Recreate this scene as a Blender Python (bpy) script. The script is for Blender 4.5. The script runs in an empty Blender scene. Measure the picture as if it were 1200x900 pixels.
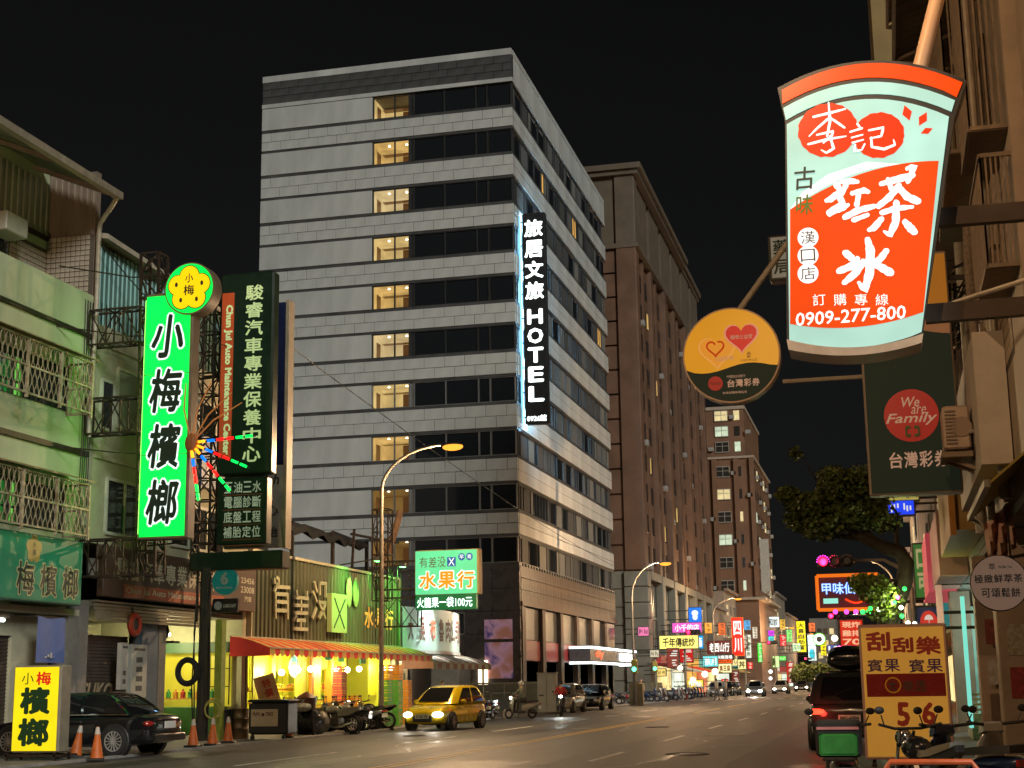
import bpy, math, random
from math import radians, sin, cos, pi
from mathutils import Vector, Matrix
random.seed(7)
S = bpy.context.scene
COL = S.collection
V = Vector
# ------------------------------------------------------------------ camera
FPX, ROLL, EYE = 1740.0, radians(.85), 1.55
VPX, VPY = 1045.0, 795.0
_yh = VPY + (VPX - 600) * math.tan(ROLL)
PITCH = math.atan((_yh - 450) * cos(ROLL) / FPX)
UPV = V((-cos(PITCH) * sin(ROLL), cos(PITCH) * cos(ROLL), -sin(PITCH)))
_d = V((VPX - 600, 450 - VPY, -FPX)).normalized()
YV = (_d - UPV * _d.dot(UPV)).normalized()
XV = YV.cross(UPV)
ROT = Matrix((XV, YV, UPV))
EYEP = V((0, 0, EYE))
cam_data = bpy.data.cameras.new('camera')
cam = bpy.data.objects.new('camera', cam_data)
COL.objects.link(cam)
cam.matrix_world = Matrix.Translation(EYEP) @ ROT.to_4x4()
cam_data.sensor_width = 36
cam_data.lens = 36 * FPX / 1200
cam_data.clip_start = .1
cam_data.clip_end = 4000
S.camera = cam
# ------------------------------------------------------------------ night sky, sun lamp added to light the facades, exposure
W = bpy.data.worlds.new('World')
S.world = W
W.use_nodes = True
nt = W.node_tree
sky = nt.nodes.new('ShaderNodeTexSky')
sky.sky_type = 'NISHITA'
sky.sun_disc = False
SUN_EL, SUN_AZ = radians(24), radians(138)
sky.sun_elevation = SUN_EL
sky.sun_rotation = SUN_AZ
hs = nt.nodes.new('ShaderNodeHueSaturation')
hs.inputs['Saturation'].default_value = .12
nt.links.new(sky.outputs[0], hs.inputs['Color'])
nt.links.new(hs.outputs[0], nt.nodes['Background'].inputs[0])
nt.nodes['Background'].inputs[1].default_value = .0011
sd = bpy.data.lights.new('facade_fill_sun', 'SUN')
sd.energy = 1.8
sd.angle = radians(14)
sd.color = (.98, 1, .95)
so = bpy.data.objects.new('facade_fill_sun', sd)
COL.objects.link(so)
so.rotation_euler = (radians(90) - SUN_EL, 0, pi - SUN_AZ)
so.location = (60, -60, 60)
S.view_settings.view_transform = 'Standard'
S.view_settings.look = 'None'
S.view_settings.exposure = .15
S.view_settings.gamma = 1
S.cycles.use_denoising = True
S.cycles.max_bounces = 6
S.cycles.diffuse_bounces = 3
S.cycles.glossy_bounces = 3
S.cycles.transmission_bounces = 4
S.cycles.sample_clamp_indirect = 3.0
S.cycles.caustics_reflective = False
S.cycles.caustics_refractive = False

# ------------------------------------------------------------------ survey: where a line of sight meets a wall or the ground
def _ray(px, py): return ROT @ V((px - 600, 450 - py, -FPX))
def GR(px, py, z=0):
    d = _ray(px, py); return EYEP + d * ((z - EYE) / d.z)
def PX(px, py, x):
    d = _ray(px, py); return EYEP + d * (x / d.x)
def PY(px, py, y):
    d = _ray(px, py); return EYEP + d * (y / d.y)

# ------------------------------------------------------------------ materials
MATS = {}
def _bsdf(name):
    m = bpy.data.materials.new(name); m.use_nodes = True
    return m, m.node_tree, m.node_tree.nodes['Principled BSDF']
def mat(name, col, rough=.7, metal=0., var=.25, scale=3., bump=.0, stretch=None, spec=.5, coat=0., emit=0., ecol=None, col2=None):
    """painted / plaster / stone / metal surface with noise variation, streaks and fine relief"""
    if name in MATS: return MATS[name]
    m, t, b = _bsdf(name); MATS[name] = m
    L = t.links.new
    b.inputs['Roughness'].default_value = rough
    b.inputs['Metallic'].default_value = metal
    b.inputs['Specular IOR Level'].default_value = spec
    b.inputs['Coat Weight'].default_value = coat
    c = list(col) + [1]
    if var > 0:
        tc = t.nodes.new('ShaderNodeTexCoord'); mp = t.nodes.new('ShaderNodeMapping')
        L(tc.outputs['Object'], mp.inputs[0])
        if stretch: mp.inputs['Scale'].default_value = stretch
        n = t.nodes.new('ShaderNodeTexNoise'); n.inputs['Scale'].default_value = scale
        n.inputs['Detail'].default_value = 6; n.inputs['Roughness'].default_value = .62
        L(mp.outputs[0], n.inputs['Vector'])
        r = t.nodes.new('ShaderNodeValToRGB')
        r.color_ramp.elements[0].position = .32; r.color_ramp.elements[1].position = .72
        if col2: r.color_ramp.elements[0].color = list(col2) + [1]
        else: r.color_ramp.elements[0].color = [x * (1 - var) for x in col] + [1]
        r.color_ramp.elements[1].color = [min(1, x * (1 + var * .35)) for x in col] + [1]
        L(n.outputs[0], r.inputs[0]); L(r.outputs[0], b.inputs['Base Color'])
        mr = t.nodes.new('ShaderNodeMapRange')
        mr.inputs['To Min'].default_value = max(.03, rough - .12); mr.inputs['To Max'].default_value = min(1, rough + .12)
        L(n.outputs[0], mr.inputs[0]); L(mr.outputs[0], b.inputs['Roughness'])
        if bump:
            bp = t.nodes.new('ShaderNodeBump'); bp.inputs['Strength'].default_value = bump; bp.inputs['Distance'].default_value = .02
            n2 = t.nodes.new('ShaderNodeTexNoise'); n2.inputs['Scale'].default_value = scale * 14; n2.inputs['Detail'].default_value = 3
            L(mp.outputs[0], n2.inputs['Vector']); L(n2.outputs[0], bp.inputs['Height']); L(bp.outputs[0], b.inputs['Normal'])
    else:
        b.inputs['Base Color'].default_value = c
    if emit:
        b.inputs['Emission Color'].default_value = list(ecol or col) + [1]
        b.inputs['Emission Strength'].default_value = emit
    return m
def glow(name, col, strength=1., var=.0, scale=1.5):
    """backlit plastic, lamp, neon or a wall made to glow: gives off light"""
    if name in MATS: return MATS[name]
    m, t, b = _bsdf(name); MATS[name] = m
    b.inputs['Base Color'].default_value = [min(.6, x * .3) for x in col] + [1]
    b.inputs['Roughness'].default_value = .35
    b.inputs['Emission Color'].default_value = list(col) + [1]
    b.inputs['Emission Strength'].default_value = strength
    if var:
        n = t.nodes.new('ShaderNodeTexNoise'); n.inputs['Scale'].default_value = scale
        tc = t.nodes.new('ShaderNodeTexCoord'); t.links.new(tc.outputs['Object'], n.inputs['Vector'])
        mr = t.nodes.new('ShaderNodeMapRange'); mr.inputs['From Min'].default_value = .3; mr.inputs['From Max'].default_value = .7
        mr.inputs['To Min'].default_value = strength * (1 - var); mr.inputs['To Max'].default_value = strength * (1 + var)
        t.links.new(n.outputs[0], mr.inputs[0]); t.links.new(mr.outputs[0], b.inputs['Emission Strength'])
    return m
def glass(name, col=(.015, .02, .022), rough=.06):
    if name in MATS: return MATS[name]
    m, t, b = _bsdf(name); MATS[name] = m
    b.inputs['Base Color'].default_value = list(col) + [1]
    b.inputs['Roughness'].default_value = rough
    b.inputs['Specular IOR Level'].default_value = .8
    return m
def s2l(r, g, b):
    f = lambda c: (c / 255 / 12.92) if c <= 10 else ((c / 255 + .055) / 1.055) ** 2.4
    return (f(r), f(g), f(b))

# ------------------------------------------------------------------ mesh building
class MB:
    def __init__(s): s.v = []; s.f = []; s.m = []
    def add(s, vs, fs, mi=0):
        o = len(s.v); s.v += [V(p) for p in vs]
        for f in fs: s.f.append(tuple(i + o for i in f)); s.m.append(mi)
        return s
    def box(s, x0, x1, y0, y1, z0, z1, mi=0):
        return s.add([(x0,y0,z0),(x1,y0,z0),(x1,y1,z0),(x0,y1,z0),(x0,y0,z1),(x1,y0,z1),(x1,y1,z1),(x0,y1,z1)],
                     [(0,3,2,1),(4,5,6,7),(0,1,5,4),(1,2,6,5),(2,3,7,6),(3,0,4,7)], mi)
    def bbox(s, x0, x1, y0, y1, z0, z1, b=.02, mi=0):
        """box with chamfered edges"""
        r = []
        for (z, k) in ((z0, b), (z0 + b, 0), (z1 - b, 0), (z1, b)):
            c = b if k == 0 else b * 1.6
            X0, X1, Y0, Y1 = x0 + k, x1 - k, y0 + k, y1 - k
            r.append([(X0+c,Y0,z),(X1-c,Y0,z),(X1,Y0+c,z),(X1,Y1-c,z),(X1-c,Y1,z),(X0+c,Y1,z),(X0,Y1-c,z),(X0,Y0+c,z)])
        return s.loft(r, True, True, mi)
    def bar(s, p, q, w, h=None, mi=0):
        p, q = V(p), V(q); h = h or w; d = (q - p)
        if d.length < 1e-6: return s
        d.normalize(); a = d.cross(V((0,0,1)))
        if a.length < 1e-3: a = V((1,0,0))
        a.normalize(); b = a.cross(d); a = a * w / 2; b = b * h / 2
        return s.add([p-a-b,p+a-b,p+a+b,p-a+b,q-a-b,q+a-b,q+a+b,q-a+b],
                     [(3,2,1,0),(4,5,6,7),(0,1,5,4),(1,2,6,5),(2,3,7,6),(3,0,4,7)], mi)
    def loft(s, rings, cap0=True, cap1=True, mi=0, closed=True):
        n = len(rings[0]); o = len(s.v)
        for r in rings: s.v += [V(p) for p in r]
        for i in range(len(rings) - 1):
            for j in range(n if closed else n - 1):
                k = (j + 1) % n
                s.f.append((o+i*n+j, o+i*n+k, o+(i+1)*n+k, o+(i+1)*n+j)); s.m.append(mi)
        if cap0: s.f.append(tuple(o + j for j in range(n))[::-1]); s.m.append(mi)
        if cap1: s.f.append(tuple(o + (len(rings)-1)*n + j for j in range(n))); s.m.append(mi)
        return s
    def tube(s, pts, r, n=8, mi=0, caps=True):
        pts = [V(p) for p in pts]; N = len(pts)
        rr = r if isinstance(r, (list, tuple)) else [r] * N
        rings = []; a = None
        for i, p in enumerate(pts):
            d = (pts[min(i+1,N-1)] - pts[max(i-1,0)])
            if d.length < 1e-9: d = V((0,0,1))
            d.normalize()
            if a is None:
                a = d.cross(V((0,0,1)))
                if a.length < 1e-3: a = V((1,0,0))
            a = (a - d * a.dot(d)); 
            if a.length < 1e-6: a = d.orthogonal()
            a.normalize(); b = d.cross(a)
            rings.append([p + (a * cos(2*pi*k/n) + b * sin(2*pi*k/n)) * rr[i] for k in range(n)])
        return s.loft(rings, caps, caps, mi)
    def lathe(s, c, axis, prof, n=16, mi=0, caps=True):
        """prof: list of (distance along axis, radius)"""
        c = V(c); ax = V(axis).normalized(); a = ax.orthogonal().normalized(); b = ax.cross(a)
        rings = [[c + ax * h + (a * cos(2*pi*k/n) + b * sin(2*pi*k/n)) * max(r, 1e-4) for k in range(n)] for h, r in prof]
        return s.loft(rings, caps, caps, mi)
    def ball(s, c, r, n=12, m=7, mi=0):
        c = V(c); r = V(r) if hasattr(r, '__len__') else V((r, r, r))
        rings = []
        for i in range(m + 1):
            t = -pi/2 + pi * i / m; q = max(cos(t), .02)
            rings.append([c + V((r.x*q*cos(2*pi*k/n), r.y*q*sin(2*pi*k/n), r.z*sin(t))) for k in range(n)])
        return s.loft(rings, True, True, mi)
    def prism(s, poly, O, R, U, d0, d1, mi=0):
        """2-D outline poly (right, up) on a frame; extruded along the normal from d0 to d1"""
        O, R, U = V(O), V(R), V(U); N = R.cross(U)
        return s.loft([[O + R*x + U*y + N*d0 for x, y in poly], [O + R*x + U*y + N*d1 for x, y in poly]], True, True, mi)
    def torus(s, c, axis, R, r, n=20, m=8, mi=0, a0=0, a1=2*pi):
        c = V(c); ax = V(axis).normalized(); a = ax.orthogonal().normalized(); b = ax.cross(a)
        full = abs(a1 - a0 - 2*pi) < 1e-4; rings = []
        for i in range(n + 1):
            t = a0 + (a1 - a0) * i / n; e = a*cos(t) + b*sin(t)
            rings.append([c + e*(R + r*cos(2*pi*k/m)) + ax*(r*sin(2*pi*k/m)) for k in range(m)])
        return s.loft(rings, not full, not full, mi)
    def mesh(s, name, mats, smooth=False):
        me = bpy.data.meshes.new(name)
        me.from_pydata([tuple(p) for p in s.v], [], s.f)
        for m in (mats if isinstance(mats, (list, tuple)) else [mats]): me.materials.append(m)
        if any(s.m): me.polygons.foreach_set('material_index', s.m)
        if smooth:
            me.polygons.foreach_set('use_smooth', [True] * len(me.polygons))
            me.set_sharp_from_angle(angle=radians(smooth if smooth is not True else 40))
        me.update()
        return me
    def build(s, name, mats, parent=None, smooth=False):
        o0 = WL.get(parent, V((0,0,0)))
        if o0.length > 0: s.v = [p - o0 for p in s.v]
        return put(name, s.mesh(name, mats, smooth), parent)
WL = {}
def put(name, me, parent=None, loc=None, rz=None, scale=None):
    """link a mesh as one object; loc in world coordinates"""
    o = bpy.data.objects.new(name, me); COL.objects.link(o)
    o0 = WL.get(parent, V((0,0,0)))
    if parent: o.parent = parent
    if loc is not None: o.location = V(loc) - o0
    if rz: o.rotation_euler = (0, 0, rz)
    if scale is not None: o.scale = scale
    WL[o] = o0.copy() if loc is None else V(loc)
    return o
def tag(o, label, cat, group=None):
    o['label'] = label; o['category'] = cat
    if group: o['group'] = group
    return o
def kind(o, k): o['kind'] = k; return o
def thing(name, label, cat, loc=(0,0,0), group=None):
    o = bpy.data.objects.new(name, None); COL.objects.link(o)
    o.empty_display_size = .2
    o.location = loc; WL[o] = V(loc)
    return tag(o, label, cat, group)
def copy_tree(o, parent=None):
    c = o.copy(); COL.objects.link(c)
    if parent: c.parent = parent
    for ch in list(o.children): copy_tree(ch, c)
    return c
def place(o, loc, rz=0, label=None, scale=None):
    o.location = loc; o.rotation_euler = (0, 0, rz)
    if scale: o.scale = (scale,) * 3
    if label: o['label'] = label
    return o

# ------------------------------------------------------------------ lettering
_GL = {}
_TS = bpy.data.scenes.new('lettering_scratch')
def glyphs(s, shear=0.):
    key = (s, shear)
    if key in _GL: return _GL[key]
    cu = bpy.data.curves.new('t', 'FONT'); cu.body = s; cu.size = 1; cu.resolution_u = 2
    cu.shear = shear; cu.fill_mode = 'FRONT'
    ob = bpy.data.objects.new('t', cu); _TS.collection.objects.link(ob)
    vl = _TS.view_layers[0]; vl.update(); dg = vl.depsgraph
    me = bpy.data.meshes.new_from_object(ob.evaluated_get(dg))
    vs = [(v.co.x, v.co.y) for v in me.vertices]; fs = [tuple(p.vertices) for p in me.polygons]
    bpy.data.objects.remove(ob); bpy.data.curves.remove(cu); bpy.data.meshes.remove(me)
    _GL[key] = (vs, fs); return _GL[key]
class Frame:
    """a flat sign face: origin bottom-left, R to the right, U up as its reader sees it"""
    def __init__(s, O, R, U=(0,0,1)): s.O, s.R, s.U = V(O), V(R).normalized(), V(U).normalized(); s.N = s.R.cross(s.U)
    def p(s, x, y, d=0.): return s.O + s.R * x + s.U * y + s.N * d
    def text(s, mb, txt, x0, x1, y0, y1, d=.006, bold=.0, mi=0, shear=0., bend=None):
        """fit the lettering to the rectangle x0..x1, y0..y1"""
        vs, fs = glyphs(txt, shear)
        if not vs: return
        ax, bx = min(v[0] for v in vs)-bold, max(v[0] for v in vs)+bold; ay, by = min(v[1] for v in vs)-bold, max(v[1] for v in vs)+bold
        sx, sy = (x1-x0)/max(bx-ax, 1e-4), (y1-y0)/max(by-ay, 1e-4)
        # a heavier weight is the same glyph laid again a little to each side
        offs = [(0,0)] if not bold else [(bold*cos(k*pi/4+.4), bold*sin(k*pi/4+.4)) for k in range(0,8,1 if bold > .04 else 2)]
        for n_, (ou, ow) in enumerate(offs):
            pts = []
            for u, w in vs:
                x, y = x0 + (u+ou-ax)*sx, y0 + (w+ow-ay)*sy
                if bend: x, y = bend(x, y)
                pts.append(s.p(x, y, d + n_*.0004))
            mb.add(pts, fs, mi)
    def column(s, mb, txt, xc, ytop, ybot, w, d=.006, bold=.0, mi=0, fill=.88, shear=0., wv=0):
        n = len(txt); h = (ytop - ybot) / n
        for i, ch in enumerate(txt):
            y1 = ytop - h*i - h*(1-fill)/2; k = 1 + wv * ((i*37 % 5) - 2) / 4
            s.text(mb, ch, xc - w/2*k, xc + w/2*k, y1 - h*fill, y1, d, bold, mi, shear)
    def row(s, mb, txt, x0, x1, y0, y1, d=.006, bold=.0, mi=0, fill=.9):
        w = (x1 - x0) / len(txt)
        for i, ch in enumerate(txt):
            if ch.strip(): s.text(mb, ch, x0 + w*(i + (1-fill)/2), x0 + w*(i + (1+fill)/2), y0, y1, d, bold, mi)
    def rect(s, mb, x0, x1, y0, y1, d0=0., d1=.01, mi=0):
        mb.prism([(x0,y0),(x1,y0),(x1,y1),(x0,y1)], s.O, s.R, s.U, d0, d1, mi)
    def poly(s, mb, pts, d0=0., d1=.01, mi=0): mb.prism(pts, s.O, s.R, s.U, d0, d1, mi)
def circ(cx, cy, rx, ry=None, n=28): 
    ry = ry or rx
    return [(cx + rx*cos(2*pi*k/n), cy + ry*sin(2*pi*k/n)) for k in range(n)]
FRONT = (1,0,0)     # faces that look back down the street (-Y)
LEFTW = (0,1,0)     # faces of the left row (+X)
RIGHTW = (0,-1,0)   # faces of the right row (-X)
def blade(px0, px1, py0, py1, y):
    """rectangle standing across the street at distance y, read off the photograph: x0,x1,z0,z1"""
    pm, qm = (px0+px1)/2, (py0+py1)/2
    return PY(px0,qm,y).x, PY(px1,qm,y).x, PY(pm,py1,y).z, PY(pm,py0,y).z
# ================================================================== SETTING: ground, road, pavements
XC, XL, XR = -9.72, -17.5, .25      # centre line, left and right kerb
def asphalt():
    m, t, b = _bsdf('asphalt'); L = t.links.new
    tc = t.nodes.new('ShaderNodeTexCoord')
    big = t.nodes.new('ShaderNodeTexNoise'); big.inputs['Scale'].default_value = .22; big.inputs['Detail'].default_value = 8
    mp = t.nodes.new('ShaderNodeMapping'); mp.inputs['Scale'].default_value = (1, .12, 1)
    L(tc.outputs['Object'], mp.inputs[0]); L(mp.outputs[0], big.inputs['Vector'])
    r = t.nodes.new('ShaderNodeValToRGB')
    r.color_ramp.elements[0].position = .3; r.color_ramp.elements[1].position = .7
    r.color_ramp.elements[0].color = (.036, .036, .036, 1); r.color_ramp.elements[1].color = (.088, .086, .082, 1)
    L(big.outputs[0], r.inputs[0])
    fine = t.nodes.new('ShaderNodeTexNoise'); fine.inputs['Scale'].default_value = 42; fine.inputs['Detail'].default_value = 3
    L(tc.outputs['Object'], fine.inputs['Vector'])
    mx = t.nodes.new('ShaderNodeMix'); mx.data_type = 'RGBA'; mx.blend_type = 'OVERLAY'; mx.inputs[0].default_value = .55
    L(r.outputs[0], mx.inputs[6]); L(fine.outputs[0], mx.inputs[7]); L(mx.outputs[2], b.inputs['Base Color'])
    mr = t.nodes.new('ShaderNodeMapRange'); mr.inputs['To Min'].default_value = .46; mr.inputs['To Max'].default_value = .74
    L(big.outputs[0], mr.inputs[0]); L(mr.outputs[0], b.inputs['Roughness'])
    bp = t.nodes.new('ShaderNodeBump'); bp.inputs['Strength'].default_value = .5; bp.inputs['Distance'].default_value = .012
    L(fine.outputs[0], bp.inputs['Height']); L(bp.outputs[0], b.inputs['Normal'])
    return m
M_ASPH = asphalt()
M_CONC = mat('pavement_concrete', (.20,.19,.175), .8, var=.4, scale=1.2, bump=.3)
M_KERB = mat('kerb_concrete', (.30,.29,.27), .75, var=.4, scale=2, bump=.3)
M_YEL = mat('yellow_road_paint', (.62,.38,.05), .6, var=.5, scale=5, col2=(.34,.22,.05))
M_WHT = mat('white_road_paint', (.70,.69,.65), .6, var=.5, scale=5, col2=(.36,.35,.33))
g = MB().box(-1500,1500,-60,2500,-.4,-.012).build('ground', mat('bare_ground', (.07,.065,.06), .9, scale=.2)); kind(g,'structure')
road = MB().box(XL,XR,-30,900,-.2,0).build('road', M_ASPH); kind(road,'structure')
pl = MB().box(-60,XL-.16,-30,900,-.2,.03).build('pavement_left', M_CONC); kind(pl,'structure')
pr = MB().box(XR+.16,12,-30,900,-.2,.03).build('pavement_right', M_CONC); kind(pr,'structure')
for nm, xa, xb in (('kerb_left', XL-.16, XL), ('kerb_right', XR, XR+.16)):
    k = MB().box(xa,xb,-30,900,-.15,.06).build(nm, M_KERB); kind(k,'structure')
def mark(y0, y1, x, w, m, nm='lane_line'):
    MB().box(x-w/2,x+w/2,y0,y1,.001,.005).build(nm, m, road)
for dx in (-.13,.13): mark(8,66.5,XC+dx,.11,M_YEL,'centre_line')
for y in range(0,9): mark(76+y*16, 88+y*16, XC, .16, M_YEL, 'centre_line')
for y in range(0,14):
    y0 = 32 + y*10.2
    mark(y0-1.8,y0+2.2,-6.0,.13,M_WHT,'lane_dash'); 
    mark(y0-3.2,y0+2.6,-13.05,.12,M_WHT,'edge_dash')

# zebra crossing and stop lines at the junction far ahead
for i in range(15): MB().box(XL+.7+i*1.05,XL+1.15+i*1.05,128,131.5,.001,.005).build('crossing_stripe', M_WHT, road)
mark(126,126.5,-13.6,7.2,M_WHT,'stop_line')
M_IRON = mat('cast_iron', (.10,.09,.085), .45, .8, var=.4, scale=8, bump=.5)
for n,(x,y,r) in enumerate(((-4.4,33.0,.42),(-8.0,52.5,.36),(-14.6,45.5,.3))):
    o = thing('manhole_cover', ('round iron manhole cover in the near right lane','small round manhole cover beyond the lane dashes','small manhole cover near the yellow hatchback')[n],'manhole cover',(x,y,0),'manhole covers in the road')
    b = MB(); b.lathe((x,y,0),(0,0,1),[(.001,r),(.008,r-.01)],24); b.build('lid',M_IRON,o)
    b = MB(); b.torus((x,y,.006),(0,0,1),r+.04,.02,24,6); b.build('frame_ring',M_IRON,o)
# darker trench patches in the asphalt
M_PATCH = mat('asphalt_patch', (.030,.029,.028), .5, var=.35, scale=4, bump=.4)
for (x0,x1,y0,y1) in ((-12.1,-11.3,10,62),(-5.4,-4.2,44,58),(-8.9,-7.2,27.5,30.5),(-16.4,-15.5,24,44)):
    MB().box(x0,x1,y0,y1,.0004,.003).build('asphalt_patch', M_PATCH, road)
# tyre-polished lane tracks, oil stains and hairline cracks sealed with tar
M_TRACK = mat('polished_track', (.060,.059,.056), .60, var=.45, scale=1.2, stretch=(1,.08,1))
for x in (-15.4,-14.0,-11.9,-10.6,-8.6,-7.0,-5.0,-3.4):
    MB().box(x-.28,x+.28,6,240,.0002,.0018).build('wheel_track', M_TRACK, road)
M_TAR = mat('tar_seal', (.016,.016,.017), .35, var=.3, scale=6)
rsr = random.Random(77)
for i in range(16):
    x, y = rsr.uniform(-16.5,-1.5), rsr.uniform(22,75); b = MB(); dx, dy = rsr.uniform(-.5,.5), rsr.uniform(.3,1)
    pts = [(x,y)]
    for k in range(8): pts.append((pts[-1][0]+dx*.5+rsr.uniform(-.25,.25), pts[-1][1]+dy*.8+rsr.uniform(-.2,.2)))
    w = [.02+.02*rsr.random() for _ in pts]
    b.loft([[(px-ww,py,.0032) for (px,py),ww in zip(pts,w)],[(px+ww,py,.0032) for (px,py),ww in zip(pts,w)]],False,False,0,False); b.build('sealed_crack', M_TAR, road)
M_OIL = mat('oil_stain', (.026,.025,.024), .4, var=.4, scale=3)
for i in range(14):
    x, y, r = rsr.uniform(-16.8,-1.5), rsr.uniform(20,90), rsr.uniform(.2,.7); b = MB()
    b.add([(x,y,.0026)]+[(x+r*(1+.35*sin(k*2.1+i))*cos(k*pi/9),y+r*1.8*(1+.3*cos(k*1.7+i))*sin(k*pi/9),.0026) for k in range(18)],[(0,k+1,(k+1)%18+1) for k in range(18)]); b.build('oil_stain', M_OIL, road)
# ================================================================== HOTEL
HX, HY, HX0, HY1 = -22.1, 90.4, -40.0, 124.0
M_HP = mat('hotel_cream_panel', (.47,.475,.445), .55, var=.26, scale=.5, stretch=(1,1,.3), bump=.15)
M_HD = mat('hotel_dark_stone', (.075,.075,.072), .35, var=.4, scale=.8, bump=.1)
M_JOINT = mat('hotel_joint', (.29,.285,.26), .8, var=.2)
M_HGL = glass('hotel_window_glass', (.012,.014,.016), .05)
M_ALU = mat('aluminium_frame', (.30,.30,.29), .4, .6, var=.15)
M_DKF = mat('dark_window_frame', (.05,.05,.05), .4, .4, var=.2)
M_ROOM = glow('lit_room_wall', s2l(226,196,128), .6, .3, .8)  # room walls glow in place of lamplight falling on them
M_ROOMD = glow('lit_room_door', s2l(120,80,40), .35)
M_SPOT = glow('ceiling_spot', (1,.93,.75), 6)
M_CURT = [mat('curtain_%d'%i, c, .9, var=.3, scale=3, stretch=(8,8,.2)) for i,c in enumerate(((.16,.16,.14),(.10,.105,.10),(.05,.052,.05),(.22,.21,.18)))]
hotel = thing('hotel_building','tall hotel block with cream stone bands and dark ribbon windows','building',(-31,107,0))
core = MB(); core.box(HX0+.3,HX-.3,HY+2.7,HY1-.3,0,43.0); core.box(HX0+.31,-31.95,HY+.3,HY+2.69,0,42.9); core.box(-29.3,HX-.31,HY+.3,HY+2.69,0,42.9)
core.box(-31.94,-29.31,HY+.31,HY+2.69,40.9,42.8); core.box(-31.94,-29.31,HY+.31,HY+2.69,0,8.4)
TOP = 43.35
# storeys: z of window-row tops, read at the corner
ztops = [PY(604, y, HY).z for y in (94.5,149,206.5,263.5,321.5,379.5,440,502.5,566,628)]
wh = 1.62
for _i in range(9): core.box(-31.94,-29.31,HY+.31,HY+2.69,ztops[_i+1]+.01,ztops[_i]-wh-.01)
core.build('wall_core', M_JOINT, hotel)
#                    # window height
panel_mesh = {}
def panel(nm, m, x0,x1,y0,y1,z0,z1, parent):
    """one cladding slab, shared mesh by size"""
    d = (round(x1-x0,2),round(y1-y0,2),round(z1-z0,2),m.name)
    if d not in panel_mesh:
        a,b,c = d[0]/2,d[1]/2,d[2]/2
        panel_mesh[d] = MB().bbox(-a,a,-b,b,-c,c,.012).mesh(nm,m)
    return put(nm, panel_mesh[d], parent, ((x0+x1)/2,(y0+y1)/2,(z0+z1)/2))
fr = MB(); sd_ = MB()
# parapet
MB().box(HX0,HX-.02,HY,HY+.4,TOP-.45,TOP).build('coping', M_HP, hotel)
MB().box(HX-.4,HX,HY+.41,HY1,TOP-.35,TOP-.004).build('coping', M_HP, hotel)
zp0, zp1 = ztops[0]+.30, TOP-.45
for r in range(3):
    z0, z1 = zp0 + (zp1-zp0)*r/3, zp0 + (zp1-zp0)*(r+1)/3
    n = 14; off = .5*(r%2)
    for i in range(-1, n):
        a, b_ = max(HX0, HX0 + (i+off)*(HX-HX0)/n), min(HX-.03, HX0 + (i+1+off)*(HX-HX0)/n)
        if b_-a > .2: panel('stone_slab', M_HD, a+.012,b_-.012,HY+.02,HY+.28,z0+.012,z1-.012,hotel)
for i in range(8):
    a, b_ = HY+.4+i*4.15, HY+.4+(i+1)*4.15
    panel('parapet_panel', M_HP, HX-.28,HX-.01,a+.01,b_-.01,zp0+.02,zp1+.05,hotel)
MB().box(HX0,HX+.03,HY-.03,HY+.2,zp0-.28,zp0-.002).build('string_course', M_HP, hotel)
MB().box(HX-.2,HX+.028,HY+.21,HY1,zp0-.28,zp0-.004).build('string_course', M_HP, hotel)
XW = PY(436,300,HY).x                    # where the blank slab ends and the windows begin
mull = [XW, -29.62, -28.72, -28.42, -25.62, -22.75+.0, -22.2]
pane_x = [(-28.35,-26.78),(-26.68,-25.10),(-25.00,-24.25),(-24.10,-22.35)]
pane_x = [(-28.95,-26.90),(-26.80,-24.72),(-24.58,-23.95),(-23.78,-22.30)]
wnum = 0
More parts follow.
